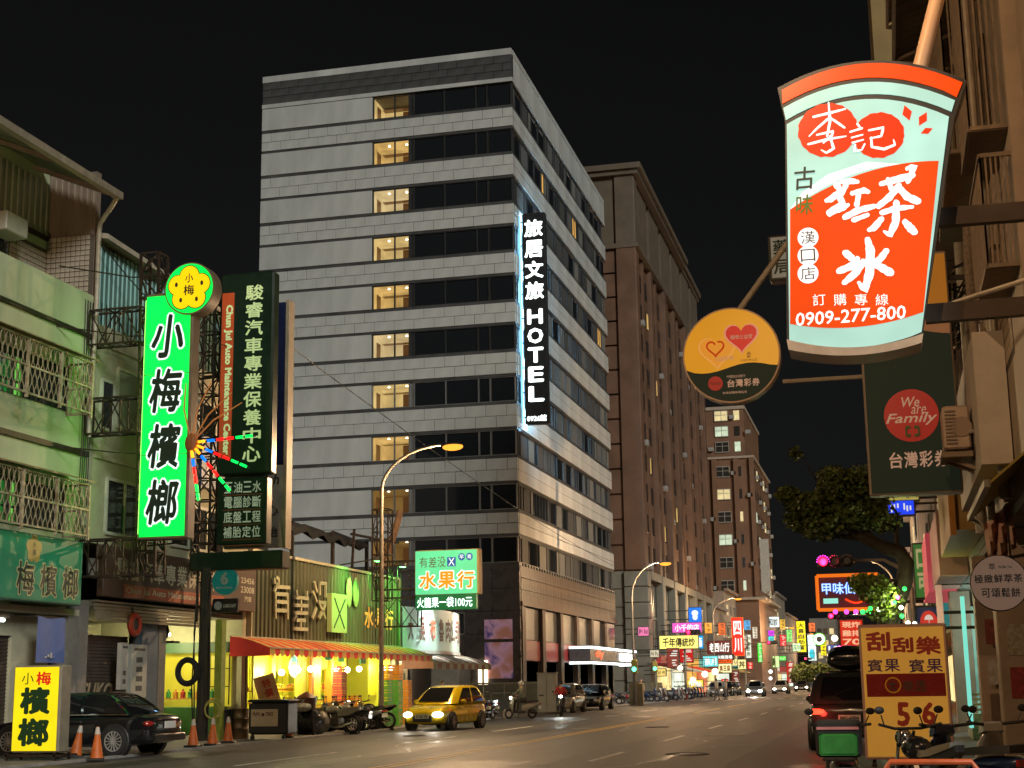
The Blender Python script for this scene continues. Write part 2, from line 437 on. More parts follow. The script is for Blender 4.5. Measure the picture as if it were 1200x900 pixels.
for f, zt in enumerate(ztops):
    zb = zt - wh
    low = f == 9
    # dark lintel and sill strips right round
    MB().box(HX0,HX-.01,HY+.06,HY+.3,zt,zt+.16).build('lintel_strip', M_HD, hotel)
    MB().box(HX0,HX-.01,HY+.05,HY+.3,zb-.20,zb).build('sill_strip', M_HD, hotel)
    # blank slab on the left
    panel('blank_slab', M_HP, HX0,XW-.04,HY+.0,HY+.28,zb+.02,zt-.02,hotel)
    # band of two courses of slabs under the sill
    z1 = zb-.20; z0 = (ztops[f+1]+.16) if f < 9 else zb-.9
    if f < 9:
        for r in range(2):
            a0 = z0 + (z1-z0)*r/2; a1 = z0 + (z1-z0)*(r+1)/2
            n = 13; off = .5*(r%2); w = (HX-HX0)/n
            for i in range(-1, n):
                a, b_ = max(HX0, HX0+(i+off)*w), min(HX, HX0+(i+1+off)*w)
                if b_-a > .1: panel('cladding_slab', M_HP, a+.012,b_-.012,HY,HY+.28,a0+.012,a1-.012,hotel)
    # windows in the front
    if True:
        # lit lobby room: back wall, side wall, door, ceiling spots
        R = thing if False else None
        room = MB()
        xa, xb, ya, yb = XW+.02, -29.36, HY+.34, HY+2.6
        room.add([(xa,yb,zb),(xb,yb,zb),(xb,yb,zt),(xa,yb,zt)], [(0,1,2,3)])
        room.add([(xa,ya,zb),(xa,yb,zb),(xa,yb,zt),(xa,ya,zt)], [(0,1,2,3)])
        room.add([(xb,ya,zb),(xb,yb,zb),(xb,yb,zt),(xb,ya,zt)], [(3,2,1,0)])
        room.add([(xa,ya,zt),(xb,ya,zt),(xb,yb,zt),(xa,yb,zt)], [(0,1,2,3)])
        room.add([(xa,ya,zb),(xb,ya,zb),(xb,yb,zb),(xa,yb,zb)], [(0,1,2,3)],1)
        room.add([(xa+.03,ya+.5,zb),(xa+.03,ya+1.3,zb),(xa+.03,ya+1.3,zt-.35),(xa+.03,ya+.5,zt-.35)], [(0,1,2,3)],1)
        room.add([(xb-1.2,yb-.02,zb),(xb-.5,yb-.02,zb),(xb-.5,yb-.02,zt-.25),(xb-1.2,yb-.02,zt-.25)], [(0,1,2,3)],1)
        room.add([(xa,yb-.6,zt-.22),(xb,yb-.6,zt-.22),(xb,yb,zt-.22),(xa,yb,zt-.22)], [(0,1,2,3)],1)
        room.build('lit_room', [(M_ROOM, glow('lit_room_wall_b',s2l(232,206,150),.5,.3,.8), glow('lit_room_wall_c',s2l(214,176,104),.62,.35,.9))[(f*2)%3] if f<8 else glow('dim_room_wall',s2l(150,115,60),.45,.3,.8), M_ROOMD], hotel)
        sp = MB()
        for sx in (xa+.85, xb-.42): sp.lathe((sx,HY+1.0,zt-.03),(0,0,-1),[(0,.09),(.02,.08)],10)
        sp.build('ceiling_light', M_SPOT, hotel)
    for (a,b_) in pane_x:
        o = panel('window_pane', M_HGL, a,b_,HY+.17,HY+.2,zb+.03,zt-.03,hotel)
    wf = MB()
    edges = [XW, XW+1.55, -29.32, -29.0, -26.85, -24.65, -23.87, -22.22]
    for e in edges: wf.box(e-.045,e+.045,HY+.1,HY+.22,zb,zt)
    for e0,e1 in ((XW,-29.32),(-29.0,-22.22)):
        wf.box(e0,e1,HY+.105,HY+.215,zb,zb+.05); wf.box(e0,e1,HY+.105,HY+.215,zt-.05,zt)
    wf.box(-29.32,-29.0,HY+.16,HY+.2,zb,zt)
    wf.build('window_frame', M_DKF if f<6 else M_ALU, hotel)
    # -------- side face towards the street
    MB().box(HX-.3,HX-.05,HY+.3,HY1,zt,zt+.16).build('lintel_strip', M_HD, hotel)
    MB().box(HX-.3,HX-.04,HY+.3,HY1,zb-.20,zb).build('sill_strip', M_HD, hotel)
    if f < 9:
        for r in range(2):
            a0 = z0 + (z1-z0)*r/2; a1 = z0 + (z1-z0)*(r+1)/2
            n = 9; w = (HY1-HY-.3)/n
            for i in range(n):
                panel('side_slab', M_HP, HX-.28,HX,HY+.3+i*w+.012,HY+.3+(i+1)*w-.012,a0+.012,a1-.012,hotel)
    rs = random.Random(100+f); y = HY+.45; sf = MB()
    widths = []
    while y < HY1-.5:
        w = rs.choice((.75,.8,.9,1.9,2.2)); w = min(w, HY1-.3-y)
        if w < .4: break
        lit = (f==1 and 98<y<99.6) or (f==1 and 110<y<111.6) or (f==3 and 119<y<120.8)
        mm = rs.choice((M_HGL,M_HGL,M_CURT[1],M_CURT[0],M_CURT[2],M_CURT[2]))
        if lit: mm = glow('lit_curtain', s2l(225,170,85), .8, .3, 2); w = .8
        o = panel('side_window', mm, HX-.2,HX-.16,y+.03,y+w-.03,zb+.03,zt-.03,hotel)
        sf.box(HX-.22,HX-.10,y-.035,y+.035,zb,zt)
        y += w
    sf.box(HX-.22,HX-.105,HY+.3,HY1-.2,zb,zb+.06); sf.box(HX-.22,HX-.105,HY+.3,HY1-.2,zt-.06,zt)
    sf.build('side_window_frame', M_DKF, hotel)
# corner trim
MB().box(HX-.3,HX-.005,HY+.29,HY+.42,4,ztops[0]+2).build('corner_trim', M_DKF, hotel)
# ---- base storeys
zb9 = ztops[9]-wh-.2
M_GRAN = mat('granite_facing', (.085,.078,.078), .28, var=.35, scale=1.5, bump=.08)
M_GRANB = mat('brown_granite', (.075,.048,.032), .5, var=.4, scale=1.2, bump=.08, spec=.2)
for i in range(10):
    for r in range(4):
        a, b_ = HX0 + i*1.79, HX0+(i+1)*1.79
        z0_, z1_ = 3.2 + (zb9-3.2)*r/4, 3.2+(zb9-3.2)*(r+1)/4
        if r == 1 and 5 <= i <= 7: continue
        panel('granite_slab', M_GRAN, a+.01,b_-.01,HY+.02,HY+.28,z0_+.01,z1_-.01,hotel)
wz0, wz1 = 3.2+(zb9-3.2)/4, 3.2+(zb9-3.2)/2
for i in range(3):
    a = HX0+(5+i)*1.79
    panel('podium_window', glass('podium_glass',(.03,.036,.04),.06), a+.05,a+1.74,HY+.14,HY+.18,wz0+.05,wz1-.05,hotel)
wf = MB()
for i in range(4): wf.box(HX0+(5+i)*1.79-.06,HX0+(5+i)*1.79+.06,HY+.04,HY+.2,wz0,wz1)
wf.box(HX0+5*1.79,HX0+8*1.79,HY+.045,HY+.2,wz0,wz0+.09); wf.box(HX0+5*1.79,HX0+8*1.79,HY+.045,HY+.2,wz1-.09,wz1)
wf.build('podium_window_frame', M_ALU, hotel)
# lit entrance on the front, with white columns
M_WARML = glow('warm_tube_light', (1,.82,.5), 3.5)
MB().box(HX0+7.2,HX0+14.2,HY+.32,HY+.5,0,3.1).build('entrance_back', mat('entrance_wall',(.25,.19,.13),.6), hotel)
MB().box(HX0+6.8,HX0+14.6,HY-1.2,HY+.1,3.0,3.18).build('entrance_canopy', M_GRANB, hotel)
for x in (PY(563,780,HY).x,PY(570,780,HY).x): MB().box(x-.09,x+.09,HY-.2,HY-.02,.05,3.0).build('light_column', M_WARML, hotel)
MB().box(-33,-28,HY-.15,HY-.1,.6,2.7).build('entrance_glass', M_HGL, hotel)
MB().box(-25.2,-22.1,HY+.01,HY+.29,.0,3.18).build('granite_pier', M_GRAN, hotel)
# posters on the pier
def poster_mat(nm, ca, cb, cc, s=.55):
    m,t,b = _bsdf(nm); MATS[nm]=m
    n=t.nodes.new('ShaderNodeTexNoise'); n.inputs['Scale'].default_value=.7; n.inputs['Distortion'].default_value=.8
    tc=t.nodes.new('ShaderNodeTexCoord'); t.links.new(tc.outputs['Object'],n.inputs['Vector'])
    r=t.nodes.new('ShaderNodeValToRGB'); r.color_ramp.elements[0].color=list(ca)+[1]; r.color_ramp.elements[0].position=.38
    r.color_ramp.elements[1].color=list(cc)+[1]; r.color_ramp.elements[1].position=.64; e=r.color_ramp.elements.new(.5); e.color=list(cb)+[1]
    t.links.new(n.outputs[0],r.inputs[0]); t.links.new(r.outputs[0],b.inputs['Base Color']); t.links.new(r.outputs[0],b.inputs['Emission Color'])
    b.inputs['Emission Strength'].default_value=s; return m
MP1 = poster_mat('poster_picture', s2l(70,60,110), s2l(170,130,150), s2l(150,100,85),.3)
for (za,zb_) in ((1.9,4.1),(4.3,5.5)):
    MB().box(-24.4,-22.6,HY-.03,HY+.0,za,zb_).build('light_box_poster', MP1, hotel)
# street side of the base: brown granite with tall slots, then bays
zb9s = zb9
for i in range(14):
    a = HY+.35+i*2.37
    for r in range(3):
        z0_, z1_ = 6.6+(zb9s-6.6)*r/3, 6.6+(zb9s-6.6)*(r+1)/3
        panel('brown_slab', M_GRANB, HX-.28,HX+.02,a+.012,a+2.358,z0_+.01,z1_-.01,hotel)
sl = MB()
for i in range(42):
    a = HY+.9+i*.78
    for z in (7.0,8.25): sl.box(HX-.1,HX+.024,a,a+.3,z,z+.75)
kind(sl.build('vent_slot', mat('dark_vent',(.03,.022,.016),.6), hotel),'stuff')
MB().box(HX-.3,HX+.12,HY+.2,HY1,6.35,6.6).build('string_course', M_GRANB, hotel)
M_REDP = mat('red_panel', (.22,.03,.03), .4, var=.3)
for i in range(6):
    a = HY+.4+i*5.6
    MB().box(HX-.5,HX+.05,a,a+.9,.0,6.35).build('pilaster', M_GRANB, hotel)
    MB().box(HX-.28,HX-.2,a+.95,a+5.55,4.3,6.3).build('bay_window', glass('bay_glass',(.05,.05,.045),.35), hotel)
    MB().box(HX-.28,HX-.12,a+.95,a+5.55,3.0,4.25).build('red_fascia', M_REDP if i<3 else M_GRAN, hotel)
    MB().box(HX-.6,HX-.3,a+.95,a+5.55,.0,2.95).build('shutter_bay', mat('dark_shutter',(.045,.04,.036),.5,.3), hotel)
# white double light strip of the canopy
M_WSTRIP = glow('white_light_strip', (.9,1,.97), 3.0)
cn = MB(); cn.box(HX-.02,HX+1.5,105,124.5,3.1,4.0); cn.build('canopy', mat('dark_canopy',(.05,.05,.055),.3), hotel)
for z in (2.95,4.03):
    st = MB(); st.bar((HX+1.56,105,z),(HX+1.56,124.5,z),.1,.16); st.bar((HX,104.93,z),(HX+1.5,104.93,z),.1,.16); st.bar((HX+.1,124.58,z),(HX+1.5,124.58,z),.1,.16)
    st.build('light_strip', M_WSTRIP, hotel)
MB().box(HX+1.52,HX+1.6,117,122.5,3.2,3.8).build('white_light_panel', M_WSTRIP, hotel)
lt = MB(); F = Frame((HX+1.53,106,3.15), LEFTW); F.text(lt,'dly',.8,4.0,.05,.75,.01,.03); lt.build('lettering', glow('red_neon',s2l(255,90,50),1.5), hotel)
# ---- vertical hotel sign
sx0, sx1, sz0, sz1 = blade(613.5,640.5,249,497,91.6)
hs_ = thing('hotel_sign','dark vertical projecting sign with glowing white HOTEL letters','sign',((sx0+sx1)/2,91.9,sz0))
MB().bbox(sx0,sx1,91.6,92.15,sz0,sz1,.04).build('sign_box', mat('sign_black',(.03,.033,.035),.35,.2), hs_)
F = Frame((sx0,91.6,sz0), FRONT); w = sx1-sx0; h = sz1-sz0
M_HW = glow('hotel_letter_white', (.88,1,.95), 2.6)
lt = MB()
F.column(lt, '旅居文旅', w*.5, h*.975, h*.575, w*.82, .02, .035, fill=.84)
for i,ch in enumerate('HOTEL'): F.text(lt,ch,w*.16,w*.84,h*(.465-.0905*i),h*(.465-.0905*i)+h*.073,.02,.035)
F.text(lt,'0926館',w*.08,w*.92,h*.012,h*.042,.02,.03)
lt.build('lettering', M_HW, hs_)
M_BLUE = glow('wall_fill_blue', (.36,.70,1), 42)
for x in (sx0-.28,): 
    MB().box(x,x+.12,91.75,92.0,sz0+.2,sz1-.1).build('light_strip', glow('cyan_strip',(.2,.62,1),1.6), hs_)
bk = MB(); bk.box(sx0+.1,sx1-.1,92.17,92.24,sz0+.3,sz1-.3); bk.build('wall_fill_panel', M_BLUE, hs_)  # unseen glowing panel added to tint the side wall blue
MB().box(HX+.10,HX+.18,92.3,92.42,sz0-.2,sz1+.2).build('wall_wash_strip', glow('wall_wash_blue',(.30,.66,1),42), hs_)  # strip in the wall gap, added to wash the wall blue
MB().box(HX-.0,HX+.10,92.33,92.39,sz0,sz0+.1).build('strip_clip', M_DKF, hs_)
br = MB()
for k in range(9):
    z = sz0+.5+k*(sz1-sz0-1)/8; br.bar((HX-.05,91.87,z),(sx0+.05,91.87,z),.08)
br.build('bracket', M_DKF, hs_)
# ================================================================== LEFT ROW: betel-nut building and garage building
XF = -21.5
def corr(mb, F, x0, x1, y0, y1, pitch=.3, depth=.04, horiz=False, mi=0, d=0.):
    """ribbed sheet metal on a frame: ribs run up (or across when horiz)"""
    a, b = (y0, y1) if horiz else (x0, x1)
    n = max(1, int(round((b-a)/pitch))); p = (b-a)/n; prof = []
    for i in range(n):
        q = a+i*p; prof += [(q,0),(q+p*.42,0),(q+p*.52,depth),(q+p*.9,depth)]
    prof.append((b,0))
    if horiz: r0 = [F.p(x0,q,e+d) for q,e in prof]; r1 = [F.p(x1,q,e+d) for q,e in prof]
    else: r0 = [F.p(q,y0,e+d) for q,e in prof]; r1 = [F.p(q,y1,e+d) for q,e in prof]
    mb.loft([r0, r1], False, False, mi, closed=False)
def truss(mb, P, Q, a, b, n, r=.03):
    """square lattice mast from P to Q; a, b span its section"""
    P, Q, a, b = V(P), V(Q), V(a), V(b); c = [V((0,0,0)), a, a+b, b]
    for k in c: mb.bar(P+k, Q+k, r*2)
    for i in range(n+1):
        o = P + (Q-P)*i/n
        for k in range(4): mb.bar(o+c[k], o+c[(k+1)%4], r*1.5)
        if i < n:
            o2 = P + (Q-P)*(i+1)/n
            for k in range(4):
                (mb.bar(o+c[k], o2+c[(k+1)%4], r*1.2) if (i+k)%2 else mb.bar(o+c[(k+1)%4], o2+c[k], r*1.2))
M_STEEL = mat('dark_rusty_steel', (.045,.032,.022), .6, .5, var=.5, scale=6)
M_PLG = mat('pale_green_plaster', (.42,.44,.29), .85, var=.35, scale=.55, bump=.25, stretch=(1,1,.35), col2=(.27,.31,.17))
M_PLY = mat('cream_plaster', (.42,.40,.28), .85, var=.4, scale=.6, bump=.25, col2=(.27,.26,.18))
M_TILE = mat('small_wall_tile', (.40,.34,.27), .4, var=.25, scale=5)
M_GROUT = mat('tile_grout', (.10,.08,.06), .9, var=.2)
M_BRSH = mat('brown_sheet_metal', (.28,.22,.17), .5, .3, var=.3, scale=1, stretch=(1,1,.3))
M_GREYSH = mat('grey_green_sheet', (.26,.27,.20), .55, .2, var=.3, scale=1, stretch=(1,1,.3))
M_TEALSH = mat('teal_sheet_metal', (.13,.26,.24), .5, .3, var=.35, scale=1, stretch=(1,1,.3))
M_SHUT = mat('brown_shutter', (.16,.125,.10), .45, .5, var=.35, scale=2)
M_CREAM = mat('cream_trim', (.42,.37,.28), .6, var=.3)
M_BLK = mat('black_gap', (.008,.008,.008), .9, var=0)
M_CABLE = mat('black_cable', (.015,.015,.015), .6, var=0)
M_PIPE = mat('cream_pipe', (.42,.36,.28), .5, var=.3, scale=4)
M_CAGE = mat('rusty_white_grille', (.42,.37,.26), .6, .2, var=.5, scale=5, col2=(.2,.13,.07))
def grille_cage(par, y0, y1, z0, z1, x0, x1):
    """projecting window cage on the left row with wavy bars, frame, sheet roof"""
    fr = MB()
    for z in (z0, z1, (z0+z1)/2):
        fr.bar((x1,y0,z),(x1,y1,z),.05); fr.bar((x0,y1,z),(x1,y1,z),.05)
    n = 5
    for i in range(n+1):
        y = y0+(y1-y0)*i/n; fr.bar((x1,y,z0-.12),(x1,y,z1),.07)
    fr.bar((x0+.02,y1,z0),(x0+.02,y1,z1),.05)
    c = fr.build('cage_frame', M_CAGE, par)
    w = MB(); step = .115
    def wavy(px, py, ph, axis):
        pts = []; m = int((z1-z0)/.13)
        for k in range(m+1):
            s = .04*(1 if (k//2+ph)%2 else -1); z = z0+(z1-z0)*k/m
            pts.append((px, py+s, z) if axis else (px+s, py, z))
        for p, q in zip(pts, pts[1:]): w.bar(p, q, .016)
    k = 0; y = y0+.08
    while y < y1: wavy(x1, y, k, True); y += step; k += 1
    x = x1-.1
    while x > x0+.05: wavy(x, y1, k, False); x -= step; k += 1
    kind(w.build('wavy_bars', M_CAGE, c), 'stuff')
    r = MB(); F = Frame((x0,y0,0),(0,1,0),(1,0,0)); 
    r.add([(x0,y0,z1+.32),(x1+.15,y0,z1+.06),(x1+.15,y1+.1,z1+.06),(x0,y1+.1,z1+.32),(x0,y0,z1+.35),(x1+.15,y0,z1+.09),(x1+.15,y1+.1,z1+.09),(x0,y1+.1,z1+.35)],
          [(0,3,2,1),(4,5,6,7),(0,1,5,4),(1,2,6,5),(2,3,7,6),(3,0,4,7)])
    r.build('cage_roof', mat('rusty_sheet',(.30,.20,.10),.6,.3,var=.5,scale=3), par)
    MB().box(x0+.005,x0+.03,y0,y1-.05,z0+.1,z1-.1).build('window_glass', glass('old_window',(.03,.034,.03),.12), par)
def roller(par, y0, y1, z0, z1, x, m=None, nm='roller_shutter'):
    s = MB(); corr(s, Frame((x,y0,z0),LEFTW), 0, y1-y0, 0, z1-z0, .095, .018, True); return s.build(nm, m or M_SHUT, par)
# ---------- building A
A = thing('betel_nut_building','green lit plaster building with window cages and sheet metal roof','building',(-28,33,0))
YA0, YA1 = 24.0, 37.1
w = MB(); w.box(-34,XF,YA0,YA1,5.4,12.62); w.box(-34,-23.1,YA0,YA1,12.63,16.6); w.build('wall', M_PLG, A)
w = MB(); w.box(-34,XF-2.2,YA0,YA1,0,5.39); w.build('shop_wall', M_PLY, A)
MB().box(XF-2.19,XF-.02,YA0,YA1-.02,3.55,3.72).build('arcade_ceiling', M_PLY, A)
MB().box(XF,XF+.07,YA0,YA1,11.34,11.46).build('string_course', M_STEEL, A)
MB().box(XF,XF+.07,YA0,YA1,7.95,8.1).build('string_course', M_STEEL, A)
for y in (YA1-.35, 31.4): MB().box(XF-.5,XF-.03,y-.2,y+.32,0,3.55).build('arcade_pillar', mat('grey_pillar',(.20,.19,.17),.7,var=.3), A)
# recessed top balcony: tiled end wall and back wall, ribbed sheets above
def tile_grid(par, F, x0, x1, y0, y1, s, nm):
    F.rect(b := MB(), x0, x1, y0, y1, -.02, .004); b.build('tile_bed', M_GROUT, par)
    me = MB().bbox(-s/2+.012,s/2-.012,-s/2+.012,s/2-.012,-.012,.012,.006).mesh('wall_tile', M_TILE)
    R3 = Matrix((F.R, F.U, F.N)).transposed()
    i = 0
    for a in range(int((x1-x0)/s)):
        for c in range(int((y1-y0)/s)):
            o = bpy.data.objects.new('wall_tile', me); COL.objects.link(o); o.parent = par
            o.matrix_local = Matrix.Translation(F.p(x0+s*(a+.5), y0+s*(c+.5), .012)-WL[par]) @ R3.to_4x4()
    return
tile_grid(A, Frame((-23.08,YA1,12.62),FRONT), 0, 1.5, 0, 1.86, .155, 'wall_tile')
tile_grid(A, Frame((-23.08,35.2,12.62),LEFTW), 0, 1.86, 0, 1.5, .155, 'wall_tile')
MB().box(-23.3,XF-.08,YA1+.03,YA1+.3,12.62,16.4).build('end_wall', M_BRSH, A)
b = MB(); corr(b, Frame((-23.08,YA1+.02,14.5),FRONT), 0, 1.45, 0, 1.75, .2, .03); b.build('end_sheeting', M_BRSH, A)
b = MB(); corr(b, Frame((-23.08,YA0,14.5),LEFTW), 0, YA1-YA0, 0, 1.6, .3, .035); b.build('back_sheeting', M_GREYSH, A)
MB().box(-23.1,-23.0,YA0,YA1,14.38,14.5).build('sheet_rail', M_STEEL, A)
MB().box(-23.09,-23.05,33.4,35.1,12.8,14.3).build('balcony_window', glass('old_window'), A)
# roof: beams, soffit boards, ribbed sheet, gutter
def sl(x): return 15.45 + (-20.55-x)*.42
rf = MB()
for i in range(13):
    x0_, x1_ = -24.2+i*.28, -24.2+(i+1)*.28-.03
    bd = MB(); bd.add([(x0_,YA0,sl(x0_)-.05),(x1_,YA0,sl(x1_)-.05),(x1_,36.4,sl(x1_)-.05),(x0_,36.4,sl(x0_)-.05),(x0_,YA0,sl(x0_)-.02),(x1_,YA0,sl(x1_)-.02),(x1_,36.4,sl(x1_)-.02),(x0_,36.4,sl(x0_)-.02)],
        [(0,3,2,1),(4,5,6,7),(0,1,5,4),(1,2,6,5),(2,3,7,6),(3,0,4,7)])
    bd.build('soffit_board', M_GREYSH, A)
n = 64; prof = [(YA0+(36.6-YA0)*i/n, .03 if i%2 else 0) for i in range(n+1)]
rf.loft([[(-24.6,y,sl(-24.6)+e) for y,e in prof],[(-20.5,y,sl(-20.5)+e) for y,e in prof]],False,False,0,False)
rf.build('roof_sheet', mat('weathered_roof_sheet',(.33,.32,.30),.4,.6,var=.5,scale=2), A)
MB().box(-20.62,-20.42,YA0,36.62,15.26,15.46).build('gutter', mat('gutter_metal',(.32,.29,.22),.5,.4,var=.3), A)
for y in (36.3, 33.6, 30): b = MB(); b.bar((-23.1,y,sl(-23.1)-.14),(-20.7,y,sl(-20.7)-.14),.12); b.build('rafter', M_BRSH, A)
b = MB(); b.tube([(-20.55,36.5,15.3),(-20.75,36.6,15.1),(-21.3,36.95,14.75),(-21.42,YA1,14.5),(-21.4,YA1,12.4),(-21.42,YA1-.1,8.5)],.07,8); b.build('downpipe', M_PIPE, A, True)
b = MB(); b.bbox(-23.0,-22.35,33.9,34.95,13.75,14.3,.03); ac = b.build('air_conditioner', mat('ac_casing',(.40,.38,.30),.5,var=.2), A)
b = MB()
for k in range(9): b.box(-22.99,-22.36,34.96,34.97,13.8+k*.055,13.83+k*.055)
kind(b.build('ac_louvre', M_STEEL, ac),'stuff')
grille_cage(A, 28.0, 35.9, 8.95, 10.35, XF, XF+.75)
grille_cage(A, 28.0, 36.0, 5.62, 7.0, XF, XF+.75)
roller(A, 29, 34.6, 0.03, 2.95, XF-.6, mat('dark_brown_shutter',(.07,.055,.045),.5,.4)); roller(A, 37.45, 40.9, .03, 3.1, XF-.6)
MB().box(XF-.7,XF-.5,34.62,36.4,0,3.5).build('door_jamb', M_PLY, A); MB().box(XF-.72,XF-.5,24,34.61,2.96,3.54).build('shutter_header', M_PLY, A)
MB().box(-23.6,XF-.52,YA1-.1,YA1-.01,0,3.54).build('party_wall', M_PLY, A)
b = MB(); b.tube([(XF-.3,30.2,3.33),(XF-.3,33.9,3.33)],.045,8); b.build('tube_lamp', glow('fluorescent',(.85,1,.95),7), A)
MB().box(XF-.4,XF-.2,30.1,34.0,3.39,3.5).build('tube_fitting', M_CREAM, A)
# small sign box 梅檳榔 over the shop
sg = thing('shop_sign','dark green fascia sign with gold flower and brush characters over betel shop','sign',(XF,33.5,3.75))
MB().bbox(XF+.05,XF+.42,30.4,36.38,3.78,5.5,.02).build('sign_box', mat('sign_edge_green',(.02,.12,.08),.4), sg)
MB().box(XF+.42,XF+.432,30.45,36.33,3.83,5.45).build('sign_face', mat('fascia_green',(.012,.19,.10),.35,var=.3,scale=.8,emit=.12), sg)
F = Frame((XF+.434,32.9,3.75), LEFTW)
lt = MB(); lt2 = MB()
for i,ch in enumerate('梅檳榔'):
    F.text(lt2,ch,.28+i*1.08,1.14+i*1.08,.16,1.06,.004,.05); F.text(lt,ch,.31+i*1.08,1.11+i*1.08,.19,1.03,.009,.02)
lt2.build('lettering_outline', mat('gold_outline',(.55,.5,.25),.5,var=.1), sg); lt.build('lettering', mat('sign_black_paint',(.02,.03,.02),.5,var=0), sg)
M_GOLD = mat('sign_gold',(.42,.30,.08),.5,var=.2)
fl = MB()
for k in range(5): F.poly(fl, circ(1.05+.2*sin(2*pi*k/5),1.36+.2*cos(2*pi*k/5),.17,n=16),.002+.0006*k,.004+.0006*k)
F.poly(fl, circ(1.05,1.36,.18,n=16),.001,.0075)
fl.build('flower_emblem', M_GOLD, sg)
lt = MB(); F.text(lt,'小',.97,1.13,1.40,1.55,.012,.02); F.text(lt,'梅',.97,1.13,1.19,1.36,.012,.02); lt.build('small_lettering', MATS['sign_black_paint'], sg)
# ---------- building B (garage)
B = thing('garage_building','plaster garage building with teal sheet metal top and white windows','building',(-28,42.6,0))
YB0, YB1 = YA1+.32, 48.1
w = MB(); w.box(-34,XF,YB0,YB1,5.6,11.9); w.box(-34,XF-.1,YB0,YB1,11.91,12.6); w.build('wall', M_PLY, B)
w = MB(); w.box(-34,-26.95,YB0,YB1,0,5.59); w.box(-26.99,XF,47.8,YB1,0,5.58); w.build('back_wall', M_PLY, B)
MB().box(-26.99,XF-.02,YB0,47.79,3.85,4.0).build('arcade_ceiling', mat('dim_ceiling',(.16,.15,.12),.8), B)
b = MB(); F = Frame((XF-.1,YB0,11.9),LEFTW)
corr(b, F, 0, YB1-YB0, 0, 2.35, .26, .04); b.build('sheet_wall', M_TEALSH, B)
b = MB(); b.add([(XF+.3,YB0-.2,14.35),(XF+.3,YB1,13.85),(-29,YB1,15.4),(-29,YB0-.2,15.9),(XF+.3,YB0-.2,14.5),(XF+.3,YB1,14.0),(-29,YB1,15.55),(-29,YB0-.2,16.05)],
    [(0,3,2,1),(4,5,6,7),(0,1,5,4),(1,2,6,5),(2,3,7,6),(3,0,4,7)]); b.build('roof', M_CREAM, B)
b = MB(); b.box(-33.9,XF-.3,YB0+.01,YB1-.01,12.61,14.2); b.build('attic_core', M_BLK, B)
def win_left(par, y0, y1, z0, z1, n=2, m=None):
    MB().box(XF-.12,XF-.02,y0,y1,z0,z1).build('window_recess', M_BLK, par) if False else None
    f = MB()
    for i in range(n+1):
        y = y0+(y1-y0)*i/n; f.box(XF+.0,XF+.07,y-.045,y+.045,z0,z1)
    f.box(XF+.001,XF+.068,y0,y1,z0-.05,z0+.04); f.box(XF+.001,XF+.068,y0,y1,z1-.04,z1+.05)
    o = f.build('window', mat('white_window_frame',(.5,.5,.42),.5,var=.2), par)
    for i in range(n):
        a = y0+(y1-y0)*i/n; c = y0+(y1-y0)*(i+1)/n
        MB().box(XF+.005,XF+.03,a+.05,c-.05,z0+.04,z1-.04).build('pane', m or glass('old_window'), o)
win_left(B, 38.6, 41.1, 9.1, 10.8, 2, glass('greenish_window',(.10,.12,.06),.15)); win_left(B, 37.7, 38.4, 8.9, 10.3, 1); win_left(B, 42.6, 45.2, 9.1, 10.8, 2)
win_left(B, 38.2, 41.3, 5.95, 7.5, 3); win_left(B, 42.2, 46, 5.95, 7.3, 3)
for i in range(8): MB().box(XF+.02,XF+.05,41.2+i*.16,41.26+i*.16,11.7,13.5).build('railing_bar', M_CREAM, B)
MB().box(XF,XF+.06,YB0,YB1,11.3,11.42).build('string_course', M_CREAM, B)
MB().box(XF,XF+.06,YB0,YB1,8.0,8.12).build('string_course', M_CREAM, B)
# pillars, shutters and fascia of the garage
for y,m in ((41.2,mat('blue_grey_pillar',(.10,.14,.19),.6,var=.3)),(37.35,MATS['grey_pillar']),(42.0,MATS['grey_pillar'])):
    MB().box(XF-.45,XF-.01,y-.22 if y!=41.2 else y-.5,y+.22 if y!=41.2 else y+.5,0,3.84).build('pillar', m, B)
ls = MB()
for k in range(6): ls.box(XF-.5,XF+.12,YB0+.3,44.6,4.0-.09*k-.03,4.0-.09*k+.03) if k<1 else ls.bar((XF+.02+.03*k,YB0+.3,4.0-.1*k),(XF+.02+.03*k,44.6,4.0-.1*k),.07,.08)
ls.build('shutter_hood', mat('hood_metal',(.25,.22,.15),.5,.3,var=.3), B)
fs = thing('garage_fascia_sign','long brown fascia sign with pale characters above orange strip on garage','sign',(XF,43,4.1))
MB().bbox(XF+.08,XF+.3,37.75,48.2,4.12,5.56,.02).build('sign_box', mat('fascia_brown',(.085,.05,.035),.5,var=.2), fs)
MB().box(XF+.302,XF+.31,38.9,45.6,4.16,4.52).build('orange_strip', mat('orange_strip',(.42,.10,.04),.5), fs)
F = Frame((XF+.312,38.3,4.12), LEFTW); lt = MB()
F.row(lt,'駿睿汽車專業保養中心',.1,7.6,.52,1.16,.004,.02); F.text(lt,'Chun Jui Auto Maintenance Center',.7,6.9,.10,.34,.004,.025)
F.text(lt,'23456',8.6,9.7,.92,1.12,.004,.02); F.text(lt,'23008',8.6,9.7,.60,.82,.004,.02); F.text(lt,'汽車',8.9,9.5,.3,.5,.004,.02)
lt.build('lettering', mat('pale_letter',(.55,.5,.38),.5,var=.1), fs)
